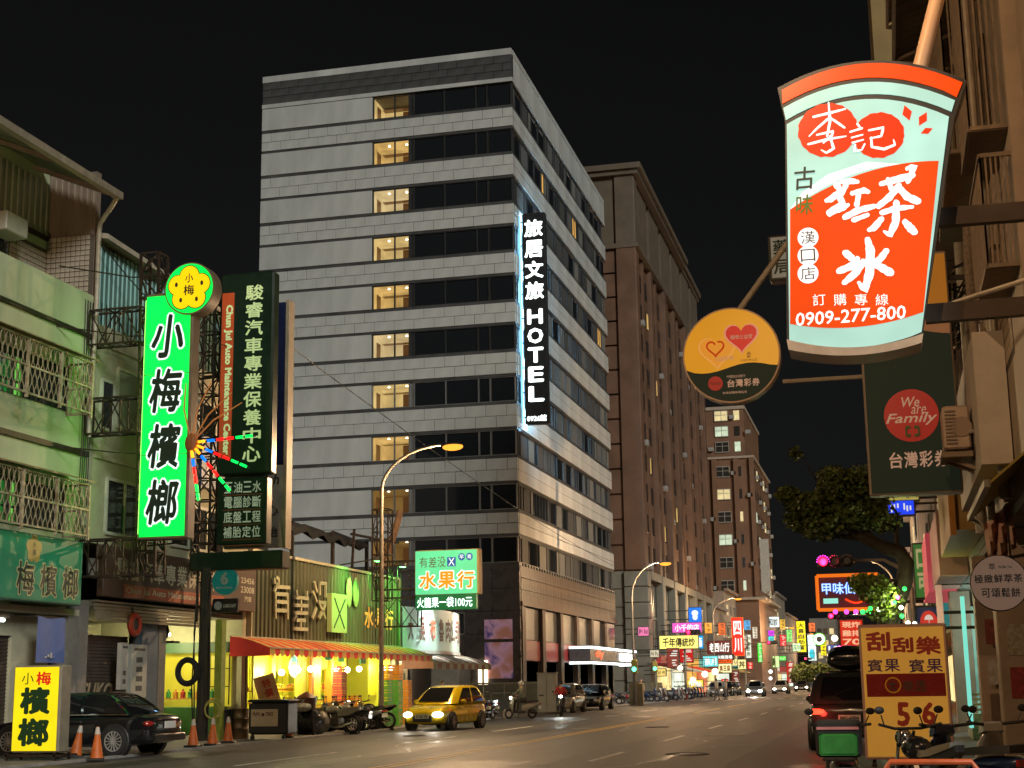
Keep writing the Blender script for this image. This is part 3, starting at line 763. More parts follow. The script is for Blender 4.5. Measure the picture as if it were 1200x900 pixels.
# garage interior lit behind
M_LEMON = glow('lit_lemon_wall', s2l(232,214,60), .42, .35, .9)  # end wall glows itself, standing in for lamplight on it
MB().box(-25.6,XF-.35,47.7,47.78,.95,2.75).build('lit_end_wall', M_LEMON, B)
MB().box(-26.9,-26.8,42.3,47.7,.02,3.8).build('inner_wall', M_PLY, B)
b = MB(); b.box(-25.6,XF-.3,47.35,47.66,2.75,3.1); b.build('green_blind_box', mat('dark_green_blind',(.03,.07,.03),.6), B)
MB().bbox(-25.4,XF-.4,46.9,47.6,.03,.95,.02).build('green_counter', mat('counter_green',(.05,.16,.03),.6), B)
b = MB()
for k in range(5): b.box(-22.9+k*.25,-22.87+k*.25,47.64,47.68,1.0,2.7)
for z in (1.6,2.2): b.box(-22.9,XF-.36,47.645,47.675,z,z+.03)
b.build('window_bars', M_STEEL, B)
MB().box(-25.3,XF-.5,47.3,47.6,1.2,1.24).build('shelf', mat('shelf_orange',(.45,.20,.04),.6), B)
gl = bpy.data.lights.new('garage_lamp','POINT'); gl.energy=260; gl.color=(1,.9,.45); gl.shadow_soft_size=.15
go = bpy.data.objects.new('garage_lamp_light', gl); COL.objects.link(go); go.parent=B; go.location=V((-23.6,46.2,3.1))-WL[B]
b = MB(); b.box(-24.6,-23.4,46.1,46.25,3.3,3.4); b.build('tube_lamp', glow('warm_tube',(1,.95,.7),8), B)
for i in range(12):
    x = -25.1+i*.27
    o = MB(); o.lathe((x,47.45,1.24),(0,0,1),[(0,.09),(.2,.09),(.24,.04),(.3,.035)],10)
    cn_ = ('red','green','orange')[i%3]
    tag(o.build('oil_bottle', (mat('bottle_red',(.4,.04,.03),.4),mat('bottle_green',(.05,.25,.06),.4),mat('bottle_orange',(.6,.25,.03),.4))[i%3], None, True),f'{["leftmost","second","third","rightmost"][i//3]} {cn_} plastic bottle on the lit garage shelf','bottle','bottles on the garage shelf')
# ---------- steel mast that carries the green sign
mast = thing('sign_mast','dark rusty lattice mast with wall arms behind the green sign','steel frame',(-19.4,36.6,5))
t_ = MB(); truss(t_, (-19.75,36.9,4.6),(-19.95,36.9,13.7),(.55,0,0),(0,.55,0),14,.034); t_.build('lattice_mast', M_STEEL, mast)
for z in (11.1,8.55,4.6):
    t_ = MB(); truss(t_, (-21.4,36.75,z),(-19.8,36.75,z),(0,.45,0),(0,0,1.0),3,.026); t_.build('wall_arm', M_STEEL, mast)
for z in (7.9,11.2,12.9):
    b = MB(); b.tube([(-21.5,35.2,z+.1),(-20,36.5,z),(-18.2,36.5,z-.1)],.02,6); b.build('stay_rod', M_STEEL, mast)
b = MB()
for k in range(12): b.bar((-19.5,37.05,5.4+k*.6),(-18.3,36.55,5.4+k*.6),.04)
b.build('tie_bar', M_STEEL, mast)
# ---------- green blade sign 小梅檳榔
gx0,gx1,gz0,gz1 = -19.38,-18.06,5.55,12.25
gs = thing('betel_nut_blade_sign','glowing green vertical sign with brush characters and yellow flower disc','sign',((gx0+gx1)/2,36.4,gz0))
MB().bbox(gx0-.05,gx1+.08,36.3,36.75,gz0-.06,gz1+.05,.03).build('sign_box', mat('sign_side_brown',(.20,.14,.08),.5,var=.3), gs)
M_SG = glow('sign_green', s2l(0,215,66), 1.7, .14, 1.2)
for k in range(3):
    a = gz0+.0+(gz1-gz0-.02)*k/3; MB().box(gx0,gx1,36.28,36.298,a+.012,gz0+(gz1-gz0-.02)*(k+1)/3-.012).build('sign_face', M_SG, gs)
MB().box(gx0,gx1,36.752,36.77,gz0,gz1).build('rear_face', M_SG, gs)
MB().box(gx0-.075,gx0-.055,36.36,36.7,gz0+.1,gz1-.1).build('wall_fill_edge', glow('wall_fill_green',(.30,1,.14),5.2), gs)  # glowing edge added, turned away from view, to green the wall
F = Frame((gx0,36.278,gz0), FRONT); w_=gx1-gx0; h_=gz1-gz0
for nm,bd,dd,m,g_ in (('lettering_outline',.075,.004,glow('letter_white',(.85,.98,.9),1.1),.05),('lettering',.03,.010,mat('letter_dark_green',(.012,.035,.02),.5,var=.2),0.)):
    lt = MB()
    for i,ch in enumerate('小梅檳榔'):
        zt = h_*(.915-.2275*i); F.text(lt,ch,w_*.13-g_,w_*.87+g_,zt-h_*.185-g_,zt+g_,dd,bd,0,.12)
    lt.build(nm, m, gs)
cx,cz = gx1-.02,12.35
d_ = MB(); d_.lathe((cx,36.72,cz),(0,-1,0),[(0,.74),(.5,.74)],36); disc = d_.build('round_box', MATS['sign_side_brown'], gs, True)
F = Frame((cx,36.212,cz), FRONT)
b = MB(); F.poly(b, circ(0,0,.70,n=40),.0,.008); b.build('round_face', M_SG, gs)
b = MB(); b2 = MB()
for k in range(5):
    a = pi/2+2*pi*k/5
    F.poly(b2, circ(.35*cos(a),.35*sin(a),.31,n=20),.009,.0102+.0004*k); F.poly(b, circ(.35*cos(a),.35*sin(a),.285,n=20),.013,.0148+.0005*k)
F.poly(b, circ(0,0,.34,n=20),.013,.018)
b2.build('flower_outline', mat('sign_black_paint',(.02,.03,.02)), gs); b.build('flower_emblem', glow('flower_yellow', s2l(250,205,10), 1.0), gs)
lt = MB(); F.text(lt,'小',-.12,.12,.16,.42,.022,.02); F.text(lt,'梅',-.16,.16,-.2,.1,.022,.02)
for k in range(5):
    a = pi/2+2*pi*(k+.0)/5
    if k: F.poly(lt, circ(.40*cos(a),.40*sin(a),.045,.07,8),.021,.024)
lt.build('small_lettering', MATS['sign_black_paint'], gs)
# ---------- dark green garage blade sign
ds = thing('garage_blade_sign','dark green vertical garage sign with pale characters and orange strip','sign',(-19.4,43,8))
YD = 43.0
MB().bbox(-20.35,-18.5,YD,YD+.5,8.15,14.75,.06).build('sign_box', mat('sign_dark_green',(.010,.026,.013),.4,var=.3), ds)
MB().box(-20.28,-19.86,YD-.014,YD-.002,8.7,14.1).build('orange_strip', mat('strip_orange',(.5,.075,.02),.45,emit=.25), ds)
F = Frame((-20.28,YD-.002,8.15), FRONT); lt = MB()
F.column(lt,'駿睿汽車專業保養中心',1.12,6.2,.35,.62,.006,.022); lt.build('lettering', mat('pale_green_letter',(.55,.66,.30),.5,var=.1,emit=.42), ds)
lt = MB(); FR = Frame((-20.16,YD-.016,13.7), (0,0,-1), (1,0,0)); FR.text(lt,'Chun Jui Auto Maintenance Center',0,4.9,-.04,.27,.004,.05); lt.build('strip_lettering', MATS['pale_green_letter'], ds)
MB().bbox(-20.3,-18.62,YD+.02,YD+.45,5.95,8.05,.03).build('lower_box', MATS['sign_dark_green'], ds)
F = Frame((-20.3,YD+.02,5.95), FRONT); lt = MB(); ln = MB()
for i,tx in enumerate(('五油三水','電腦診斷','底盤工程','補胎定位')):
    F.row(lt,tx,.22,1.5,1.62-.47*i,1.98-.47*i,.006,.015); F.rect(ln,.2,1.52,1.55-.47*i,1.57-.47*i,.003,.006)
lt.build('lower_lettering', mat('white_green_letter',(.62,.66,.5),.5,var=.1,emit=.15), ds); ln.build('rule_line', mat('orange_strip',(.42,.10,.04)), ds)
MB().bbox(-21.1,-18.0,YD-.15,YD+.5,5.16,5.72,.03).build('lower_beam', MATS['sign_dark_green'], ds)
b = MB(); truss(b,(-21.4,YD+.55,5.4),(-21.4,YD+.55,14.4),(.6,0,0),(0,.5,0),13,.03); b.build('lattice_mast', M_STEEL, ds)
b = MB(); 
for z in (6.5,9,11.5,14): b.bar((-21.4,YD+.8,z),(-18.8,YD+.3,z),.07)
b.build('sign_arm', M_STEEL, ds)
# navy sign behind it with a cream edge
ns = thing('tyre_sign','navy and white vertical tyre sign with cream edge behind the garage sign','sign',(-18.9,44.2,6))
MB().bbox(-20.6,-18.56,44.2,44.6,8.6,14.0,.03).build('navy_box', mat('sign_navy',(.012,.018,.06),.4), ns)
MB().box(-18.56,-18.45,44.17,44.63,5.9,14.05).build('cream_edge', mat('cream_edge',(.36,.29,.2),.6), ns)
MB().box(-20.6,-18.57,44.21,44.59,5.95,8.58).build('white_panel', mat('sign_offwhite',(.42,.40,.32),.6), ns)
MB().box(-18.98,-18.91,44.17,44.199,8.7,12.6).build('yellow_line', mat('line_yellow',(.5,.4,.05),.5), ns)
lt = MB(); F = Frame((-20.55,44.2,5.95), FRONT)
F.text(lt,'rich',1.15,1.85,2.0,2.35,.012,.03,shear=.2); F.row(lt,'中心',.95,1.85,1.0,1.35,.012,.02); F.row(lt,'補胎',.95,1.85,.3,.65,.012,.02); lt.build('lettering', MATS['sign_black_paint'], ns)
# letters M·CH·L on the blue board further back
mb_ = thing('tyre_board','blue board with white letters on the garage wall','sign',(XF,46.2,8))
MB().box(XF+.08,XF+.16,44.0,47.6,8.0,9.7).build('board', mat('board_blue',(.02,.06,.16),.5), mb_)
lt = MB(); F = Frame((XF+.165,44.2,8.0),LEFTW); F.text(lt,'MICHEL',.2,3.0,.25,.75,.004,.03); lt.build('lettering', mat('board_white',(.5,.5,.48),.5), mb_)
# ---------- LED starburst
sb = thing('led_starburst','fan of coloured LED rods with orange tinsel on green sign','light decoration',(-18.0,36.2,7.6))
c0 = V((-17.85,36.15,8.02))
lc = {'y':glow('led_yellow',(1,.36,.01),2.0),'b':glow('led_blue',(.0,.14,1),1.8),'r':glow('led_red',(1,.006,.006),2.4),'g':glow('led_green',(.0,1,.09),1.8)}
MB().ball(c0,(.2,.12,.28),10,6).build('hub', mat('hub_orange',(.35,.12,.03),.6), sb)
for ang in (3,-24,-49,-80):
    d = V((cos(radians(ang)),0,sin(radians(ang)))); e = c0 + d*.1
    rod = MB(); rod.bar(e,e+d*(1.75 if ang>-60 else 1.5),.045); rod=rod.build('led_rod', M_STEEL, sb)
    L_ = 1.7 if ang > -60 else 1.45; pos = 0.22; 
    for i,cc in enumerate('ybrrgg'):
        a = c0+d*(pos+L_*i/6.2)+V((0,-.05,0)); q = MB(); q.bar(a,a+d*.19,.066); q.build('led_segment', lc[cc], rod)
tin = MB()
for ang in (75,52,38,100):
    d = V((cos(radians(ang)),-.2,sin(radians(ang)))); tin.tube([c0,c0+d*.9,c0+d*1.7+V((.25,0,-.1))],[.018,.022,.015],6)
tin.build('tinsel_rod', mat('tinsel_orange',(.6,.22,.06),.5,emit=.25), sb)
# ---------- oil signs under the beam
og = thing('oil_brand_sign','small round teal sign with white drop above black plate','sign',(-19.8,44,4.6))
c = V((-19.95,43.1,4.82)); b = MB(); b.lathe(c,(0,-1,0),[(0,.42),(.16,.42)],28); b.build('round_box', mat('teal_sign',(.01,.22,.19),.4,emit=.15), og, True)
F = Frame(c+V((0,-.162,0)), FRONT); lt = MB()
F.text(lt,'6',-.13,.13,-.12,.28,.004,.05); F.text(lt,'PETRONAS',-.28,.28,-.24,-.17,.004,.04); lt.build('emblem', mat('board_white',(.5,.5,.48)), og)
b = MB(); b.bbox(-20.35,-19.5,42.95,43.1,3.85,4.28,.02); b.build('black_plate', mat('plate_black',(.02,.02,.02),.4), og)
b = MB(); F = Frame((-20.35,42.948,3.85),FRONT); F.poly(b,circ(.2,.215,.13),.0,.004); F.text(b,'LUBRICANT',.38,.8,.15,.26,.004,.03); b.build('plate_print', mat('board_white',(.5,.5,.48)), og)
b = MB(); b.bar((-20.9,43.05,4.82),(-19.9,43.05,4.82),.05); b.bar((-20.9,43.02,4.06),(-20.3,43.02,4.06),.05); b.bar((-20.9,43.04,3.6),(-20.9,43.04,5.16),.07); b.build('bracket', M_STEEL, og)
# ================================================================== FRUIT SHOP, BRAISED MEAT SHOP, THEIR SIGNS
YC0, YC1 = 48.35, 64.6
C_ = thing('fruit_shop','single storey fruit shop with ribbed metal sign wall and lit yellow interior','building',(-25,56,0))
M_FRIB = mat('olive_ribbed_sheet', (.105,.105,.05), .5, .3, var=.3, scale=.7, stretch=(1,1,.3))
M_SHOPY = mat('yellow_shop_wall', (.66,.62,.03), .6, var=.15, scale=.8)
F = Frame((XF,YC0,3.3),LEFTW); b = MB(); corr(b, F, 0, YC1-YC0, 0, 2.95, .36, .06); b.build('sign_wall', M_FRIB, C_)
b = MB()
for (y0,y1,z0,z1) in ((YC0-.08,YC0+.02,3.22,6.3),(YC1-.02,YC1+.08,3.22,6.3)): b.box(XF-.05,XF+.12,y0,y1,z0,z1)
b.box(XF-.05,XF+.12,YC0+.02,YC1-.02,3.2,3.3); b.box(XF-.05,XF+.12,YC0+.02,YC1-.02,6.24,6.34); b.build('sign_wall_frame', mat('cream_metal_edge',(.45,.42,.28),.5,var=.2), C_)
for _y in (YC0,YC1-.1): MB().box(-32,XF-.06,_y,_y+.1,0,6.2).build('side_wall', mat('plain_wall',(.30,.28,.2),.8), C_)
MB().box(-32,XF-.06,YC0+.11,YC1-.11,3.32,3.5).build('ceiling', M_SHOPY, C_)
MB().box(-28.2,-28.1,YC0+.11,YC1-.11,.03,3.32).build('back_wall', M_SHOPY, C_)
for _y in (YC0+.12,YC1-.2): MB().box(-28,XF-.3,_y,_y+.08,.03,3.3).build('yellow_lining', M_SHOPY, C_)
MB().box(-32,XF-.1,YC0-.05,YC1+.05,6.2,6.26).build('roof', M_STEEL, C_)
# strange brushed-metal letters of the logo, built from straight strokes
M_LOGO = mat('logo_metal', (.48,.47,.28), .5, .2, var=.15)
F = Frame((XF+.12,0,0),LEFTW)
def yz(px,py): q = PX(px,py,XF+.12); return (q.y,q.z)
def crop(u,v): return yz(220+u/6, 640+v/6)
def strokes(nm, segs, m=M_LOGO, w=.13):
    b = MB()
    for (a,c) in segs:
        p,q = crop(*a), crop(*c); b.bar((XF+.16,p[0],p[1]),(XF+.16,q[0],q[1]),.07,w)
    return b.build(nm, m, C_)
strokes('logo_character',[((610,215),(630,235)),((600,225),(600,265)),((610,275),(630,265)),((600,325),(615,280)),((612,285),(708,292)),((608,330),(608,510)),((692,330),(692,515)),((608,335),(692,340)),((608,390),(692,395)),((608,450),(692,455)),((630,225),(628,268))])
strokes('logo_character',[((738,360),(838,368)),((738,415),(835,420)),((738,468),(833,472)),((755,310),(757,360)),((828,315),(826,365)),((788,365),(788,470)),((735,525),(752,482)),((755,520),(818,522)),((786,522),(786,580)),((732,580),(833,586))])
strokes('logo_character',[((880,250),(900,325)),((872,320),(898,390)),((868,510),(898,435)),((920,260),(968,264)),((920,262),(920,345)),((964,264),(962,362)),((912,395),(966,398)),((915,400),(960,512)),((964,400),(915,510))])
a, c = crop(987,330), crop(1092,612)
b = MB(); b.box(XF+.08,XF+.28,a[0],c[0],c[1],a[1]); b.build('logo_box', mat('logo_box_green',(.40,.48,.16),.5,var=.1,emit=.08), C_)
p1,p2,p3,p4 = crop(1005,365),crop(1075,580),crop(1080,375),crop(1000,575)
b = MB(); b.bar((XF+.29,p1[0],p1[1]),(XF+.29,p2[0],p2[1]),.02,.07); b.bar((XF+.295,p3[0],p3[1]),(XF+.295,p4[0],p4[1]),.02,.07); b.build('logo_cross', MATS['sign_black_paint'], C_)
for u in (1128,1176):
    q = crop(u,325); b = MB(); b.ball((XF+.16,q[0],q[1]),(.09,.30,.62),14,9); b.build('oval_emblem', mat('oval_green',(.45,.52,.2),.5,emit=.05), C_, True)
q0, q1 = yz(423,742), yz(452,718)
lt = MB(); F2 = Frame((XF+.14,0,0),LEFTW); ya, yb2 = yz(424,740)[0], yz(458,740)[0]
F2.row(lt,'水果行',ya,yb2+.2,3.95,4.85,.06,.03,fill=.86); o=lt.build('lettering', mat('orange_letter',(.75,.30,.03),.5,var=.1,emit=.35), C_)
# green LED wash lamps hidden by the frame: two small flood lamps on the frame
for y in (57.2,60.4,63.2):
    b = MB(); b.bbox(XF+1.5,XF+1.75,y-.18,y+.18,6.5,6.68,.02); b.build('flood_lamp', mat('flood_case',(.05,.05,.05),.5), C_)
    MB().box(XF+1.53,XF+1.72,y-.15,y+.15,6.485,6.499).build('flood_glass', glow('flood_green',(.15,1,.2),12), C_)
    b = MB(); b.bar((XF,y,6.4),(XF+1.6,y,6.6),.05); b.build('flood_arm', M_STEEL, C_)
    L_ = bpy.data.lights.new('green_flood','SPOT'); L_.energy=1100; L_.color=(.12,1,.15); L_.spot_size=radians(105); L_.spot_blend=.8; L_.shadow_soft_size=.12
    lo = bpy.data.objects.new('green_flood_light',L_); COL.objects.link(lo); lo.parent=C_; lo.location=V((XF+1.62,y,6.46))-WL[C_]
    lo.rotation_euler=(0,radians(44),0)
# striped scalloped awning
def awning(par, y0, y1, xa, xb, za, zb, ca, cb, w, nm='awning_stripe', scallop=True):
    n = int((y1-y0)/w); hem = .26
    for i in range(n):
        a, c = y0+(y1-y0)*i/n, y0+(y1-y0)*(i+1)/n; mid = (a+c)/2
        prof = [(xa+(xb-xa)*t, za-(za-zb)*(t**1.6)) for t in (0,.25,.5,.75,1)]
        b = MB(); b.loft([[(x,a,z) for x,z in prof],[(x,c,z) for x,z in prof]],False,False,0,False)
        if scallop:
            pts = [(a,zb),(a,zb-hem*.7),((a*3+c)/4,zb-hem),(mid,zb-hem*1.05),((a+3*c)/4,zb-hem),(c,zb-hem*.7),(c,zb)]
            b.add([(xb,y,z) for y,z in pts],[tuple(range(7))])
        b.build(nm, ca if i%2 else cb, par, True)
    e = MB()
    prof = [(xa+(xb-xa)*t, za-(za-zb)*(t**1.6)) for t in (0,.25,.5,.75,1)]
    e.add([(x,y0,z) for x,z in prof]+[(xb,y0,zb-hem),(xa,y0,zb-hem)],[tuple(range(7))]); e.build('awning_end', ca, par)
    e = MB(); e.bar((xb,y0,zb),(xb,y1,zb),.05); e.bar((xa,y0,za),(xa,y1,za),.06); e.build('awning_rail', M_CREAM, par)
M_AWR = mat('awning_red', (.55,.02,.015), .7, var=.25, scale=2, emit=.12)
M_AWY = mat('awning_yellow', (.62,.40,.10), .7, var=.3, scale=2)
awning(C_, 46.6, 64.9, XF+.1, XF+1.55, 3.25, 2.85, M_AWR, M_AWY, .42)
# posts, shelves, curtains
M_ORP = mat('orange_post', (.70,.28,.01), .6, var=.2)
for y in (52.4,56.4,58.6): MB().box(-22.6,-22.3,y-.14,y+.14,.03,3.2).build('orange_post', M_ORP, C_)
M_DRAPE = mat('yellow_drape', (.74,.70,.02), .7, var=.3, scale=1.5, stretch=(1,6,.3))
for i,(y0,y1,x,z0,z1) in enumerate(((48.6,52.0,-24.4,.6,3.2),(53,56,-26.5,.4,3.2),(57.0,58.2,-25.5,.6,3.2),(59.2,60.4,-25,.4,3.2),(61.2,63.5,-24.4,.4,3.2),(52.6,54.6,-22.5,2.2,3.1),(55.2,58.6,-22.45,2.25,3.1),(59.3,60.6,-22.5,2.2,3.1))):
    n = 16; b = MB()
    top = [(x+.05*sin(k*1.9),y0+(y1-y0)*k/n,z1) for k in range(n+1)]; bot = [(x+.09*sin(k*1.9+.4),y0+(y1-y0)*k/n,z0+.05*sin(k)) for k in range(n+1)]
    b.loft([bot,top],False,False,0,False); b.build('yellow_drape', M_DRAPE, C_, True)
for (pa,pb) in ((297,323),(346,360),(361,376),(432,441),(444,458)):
    ya_, yb_ = PX(pa,780,-22.4).y, PX(pb,780,-22.4).y
    MB().box(-22.45,-22.4,ya_,yb_,1.15,3.2).build('yellow_front_panel', mat('yellow_panel',(.76,.70,.03),.55,var=.12), C_)
for y0,y1,x in ((53.2,56.0,-23.2),(57,60.2,-23.6),(49.4,51.6,-23.4)):
    for z in (.55,.95,1.4): 
        MB().box(x-.5,x+.45,y0,y1,z,z+.05).build('shelf_board', M_ORP, C_)
# bulbs on cords with real light
M_BULB = glow('bulb_white', (1,.95,.72), 14)
for k,(px,py) in enumerate(((330,788),(349,785),(364,784),(394,784),(407,785),(421,784),(449,784),(458,783))):
    q = PX(px,py,-21.75)
    b = MB(); b.tube([(-21.75,q.y,3.3),(-21.75,q.y,q.z+.1)],.012,5); cord = b.build('bulb_cord', M_CABLE, C_)
    b = MB(); b.ball((-21.75,q.y,q.z),.115,12,8); b.build('bulb', M_BULB, cord, True)
    L_ = bpy.data.lights.new('bulb_light','POINT'); L_.energy=105; L_.color=(1,.94,.45); L_.shadow_soft_size=.12
    lo = bpy.data.objects.new('bulb_light',L_); COL.objects.link(lo); lo.parent=C_; lo.location=V((-22.0,q.y,q.z+.02))-WL[C_]
for y in (51.0,55.6,60.2):  # ceiling tubes added to spread light deeper into the shop
    MB().box(-25.2,-25.05,y-.6,y+.6,3.2,3.28).build('tube_lamp', glow('warm_tube',(1,.95,.7),8), C_)
    L_ = bpy.data.lights.new('shop_fill','POINT'); L_.energy=240; L_.color=(1,.97,.5); L_.shadow_soft_size=.3
    lo = bpy.data.objects.new('shop_fill_light',L_); COL.objects.link(lo); lo.parent=C_; lo.location=V((-25.0,y,2.85))-WL[C_]
# round shop board with a fruit picture (plain bands)
b = MB(); b.lathe((-22.2,54.05,2.35),(1,0,0),[(0,.42),(.05,.42)],24); rb = b.build('round_board', mat('board_cyan',(.10,.42,.55),.5,emit=.1), C_)
b = MB(); Fb = Frame((-22.148,54.05,2.35),LEFTW); Fb.poly(b,circ(0,-.05,.36,.2),.0,.004); b.build('board_band', mat('board_orange',(.7,.25,.08),.5), rb)
b = MB(); b.torus((-22.15,54.05,2.35),(1,0,0),.42,.04,28,6); b.build('board_rim', mat('board_white',(.5,.5,.48)), rb)
# green shop tags
for y,z in ((56.9,2.6),(58.4,2.55),(61.0,2.5)): MB().box(-22.0,-21.97,y,y+.7,z,z+.35).build('price_tag', mat('tag_green',(.04,.25,.1),.6), C_)
# board with red characters leaning at the front
lb = thing('leaning_price_board','cream board with red characters tilted in the fruit shop front','sign',(-20.9,49.6,.6))
b = MB(); Fl = Frame((-21.3,48.9,1.05),(.86,.42,.28),(-.27,-.08,.96)); Fl.rect(b,0,.72,-.2,.85,0,.04); b.build('board', mat('board_cream',(.62,.50,.32),.6,var=.2), lb)
b = MB(); Fl.column(b,'特價',.40,.72,.05,.3,.045,.03); b.build('lettering', mat('letter_red',(.55,.06,.03),.5), lb)
b = MB(); b.bar((-20.9,49.3,0),(-20.9,49.4,1.2),.06); b.build('stand', M_STEEL, lb)
# ---------- crates
def crate_mesh(m, nm):
    b = MB(); w,d,h,t = .26,.19,.15,.015
    b.box(-d,d,-w,w,0,t)
    for k in range(3):
        z0,z1 = .005+k*.1, .005+k*.1+.075
        b.box(-d,-d+t,-w,w,z0,z1); b.box(d-t,d,-w,w,z0,z1); b.box(-d+t,d-t,-w,-w+t,z0,z1); b.box(-d+t,d-t,w-t,w,z0,z1)
    for x in (-d,d-t*1.5):
        for y in (-w,w-t*1.5): b.box(x-.003,x+t*1.5+.003,y-.003,y+t*1.5+.003,0,.285)
    return b.mesh(nm, m)
CR = {'red':crate_mesh(mat('crate_red',(.60,.06,.02),.5,var=.2),'crate'),'green':crate_mesh(mat('crate_green',(.10,.40,.04),.5,var=.2),'crate'),
      'orange':crate_mesh(mat('crate_orange',(.70,.28,.01),.5,var=.2),'crate'),'yellow':crate_mesh(mat('crate_yellow',(.68,.48,.03),.5,var=.2),'crate'),
      'dark green':crate_mesh(mat('crate_dark_green',(.04,.16,.04),.5,var=.2),'crate')}
ORD = ['lowest','second','third','fourth','fifth','sixth','seventh','eighth','ninth']
def stack(col, n, x, y, where, z0=.06):
    for i in range(n):
        nm = 'topmost' if i == n-1 else ORD[i]
        tag(put('plastic_crate', CR[col], None, (x+random.uniform(-.015,.015),y+random.uniform(-.015,.015),z0+i*.285), random.uniform(-.03,.03)),
            f'{col} plastic crate, {nm} of the stack {where}','crate','plastic crates at the fruit shop')
_g0=GR(452,853); _g1=GR(464,852); _g2=GR(475,850)
stack('green',6,_g0.x,_g0.y,'right of the lamp post, front left'); stack('green',6,_g1.x,_g1.y,'right of the lamp post, front middle')
stack('orange',6,_g2.x,_g2.y,'at the right end of the green stacks'); stack('orange',2,_g0.x,_g0.y,'on top of the front left green crates',.06+6*.285)
stack('orange',2,_g1.x,_g1.y,'on top of the front middle green crates',.06+6*.285); stack('dark green',7,_g2.x-.5,_g2.y+.7,'next to the braised meat shop'); stack('yellow',6,-20.9,61.2,'deep beside the dark green crates')
stack('red',8,-21.1,56.2,'left of the lamp post'); stack('orange',4,-20.7,56.9,'just behind the lamp post'); stack('red',3,-20.6,48.6,'beside the leaning price board'); stack('yellow',3,-20.9,53.6,'behind the rubbish bags')
stack('orange',3,-20.9,54.4,'behind the parked motorcycles, left'); stack('yellow',3,-20.9,55.1,'behind the parked motorcycles, right')
# heaps of fruit on the shelves
rs = random.Random(11)
for j,(y0,y1,x,z,cc) in enumerate(((53.3,55.9,-23.1,1.45,(.75,.45,.02)),(53.3,55.9,-23.0,1.0,(.65,.55,.03)),(57.1,60.1,-23.5,1.45,(.7,.12,.03)),(57.1,60.1,-23.4,1.0,(.3,.45,.05)),(49.5,51.5,-23.2,1.45,(.7,.35,.03)),(53.3,55.9,-22.95,.6,(.55,.1,.03)))):
    b = MB()
    for k in range(90): 
        r = rs.uniform(.055,.08); b.ball((x+rs.uniform(-.35,.35),rs.uniform(y0,y1),z+r+rs.choice((0,0,.1))),r,7,5)
    o = b.build('fruit_heap', mat('fruit_%d'%j,cc,.4,var=.3,scale=8), None, True); kind(o,'stuff')
    tag(o, ('oranges heaped on the top left shelf','yellow fruit heaped on the middle left shelf','red apples heaped on the top right shelf','green fruit heaped on the middle right shelf','oranges heaped on the shelf by the price board','red fruit heaped on the low left shelf')[j],'fruit')
# black canopy remains and frame on the roof
cf = thing('roof_frame','black sagging shade cloth on posts above the fruit shop roof','shade frame',(-24,58,6.3))
b = MB(); n=20
t0 = [(-23.5+.2*sin(k),52+k*.62,8.2+.12*sin(k*1.3)) for k in range(n)]; t1=[(-22.6,52+k*.62,7.85+.1*sin(k*2.1)) for k in range(n)]; t2=[(-23.5+.2*sin(k),52+k*.62,8.0+.12*sin(k*1.3)) for k in range(n)]; t3=[(-22.6,52+k*.62,7.6+.16*sin(k*2.1)) for k in range(n)]
b.loft([t2,t3,t1,t0],False,False,0,False); b.loft([t0,t2],False,False,0,False); b.build('shade_cloth', mat('black_cloth',(.012,.012,.012),.9), cf)
b = MB()
for y in (55,59.5,63.8): b.bar((-22.7,y,6.25),(-22.7,y,8.0),.14)
b.bar((-22.6,61.5,8.1),(-22.0,66.2,8.1),.1); b.bar((-22.2,60.5,6.3),(-22.1,60.5,8.2),.1); b.build('post', M_STEEL, cf)
b = MB(); b.tube([(-22.3,64.5,6.6),(-22.1,66.0,8.6),(-22,66.5,9.6)],.16,8); b.build('rusty_chute', mat('rust',(.30,.15,.06),.7,var=.4), cf)
# ---------- braised meat shop
D_ = thing('meat_shop','narrow braised meat shop with pale green curved sign and striped awning','building',(-25,69,0))
YD0, YD1 = YC1+.12, 74.8
MB().box(-31,XF-.9,YD0,YD1,3.0,5.0).build('upper_wall', MATS['plain_wall'], D_)
MB().box(-31,-25.5,YD0,YD1,0,2.99).build('back_wall', mat('pale_wall',(.42,.40,.36),.7), D_)
for _y in (YD0,YD1-.15): MB().box(-25.49,XF,_y,_y+.15,0,2.99).build('side_wall', MATS['pale_wall'], D_)
MB().box(-25.49,XF,YD0+.16,YD1-.16,2.9,2.99).build('ceiling', MATS['pale_wall'], D_)
for i,(y0,y1,m) in enumerate(((66.0,68.2,mat('pink_panel',(.32,.24,.26),.6)),(68.4,70.4,mat('ochre_panel',(.4,.32,.18),.6)),(71.0,74.0,mat('dark_panel',(.06,.055,.05),.5)))): MB().box(-23.0,-22.9,y0,y1,.03,2.7).build('shop_panel', m, D_)
L_ = bpy.data.lights.new('meat_shop_lamp','POINT'); L_.energy=150; L_.color=(1,.92,.75); L_.shadow_soft_size=.1
lo = bpy.data.objects.new('meat_shop_lamp_light',L_); COL.objects.link(lo); lo.parent=D_; lo.location=V((-22.0,69,2.6))-WL[D_]
MB().box(-22.4,-21.6,68.9,69.1,2.72,2.8).build('tube_lamp', glow('warm_tube',(1,.95,.7),8), D_)
ms = thing('meat_shop_sign','pale green curved fascia sign with dark characters under two floodlights','sign',(-21,69.5,3.1))
n=12; pts=[]
for k in range(n+1):
    t=k/n; y=YD0+.3+t*9.3; pts.append((XF+.1+.55*sin(pi*t),y))
b = MB(); b.loft([[(x,y,3.15) for x,y in pts],[(x,y,5.1) for x,y in pts]],False,False,0,False)
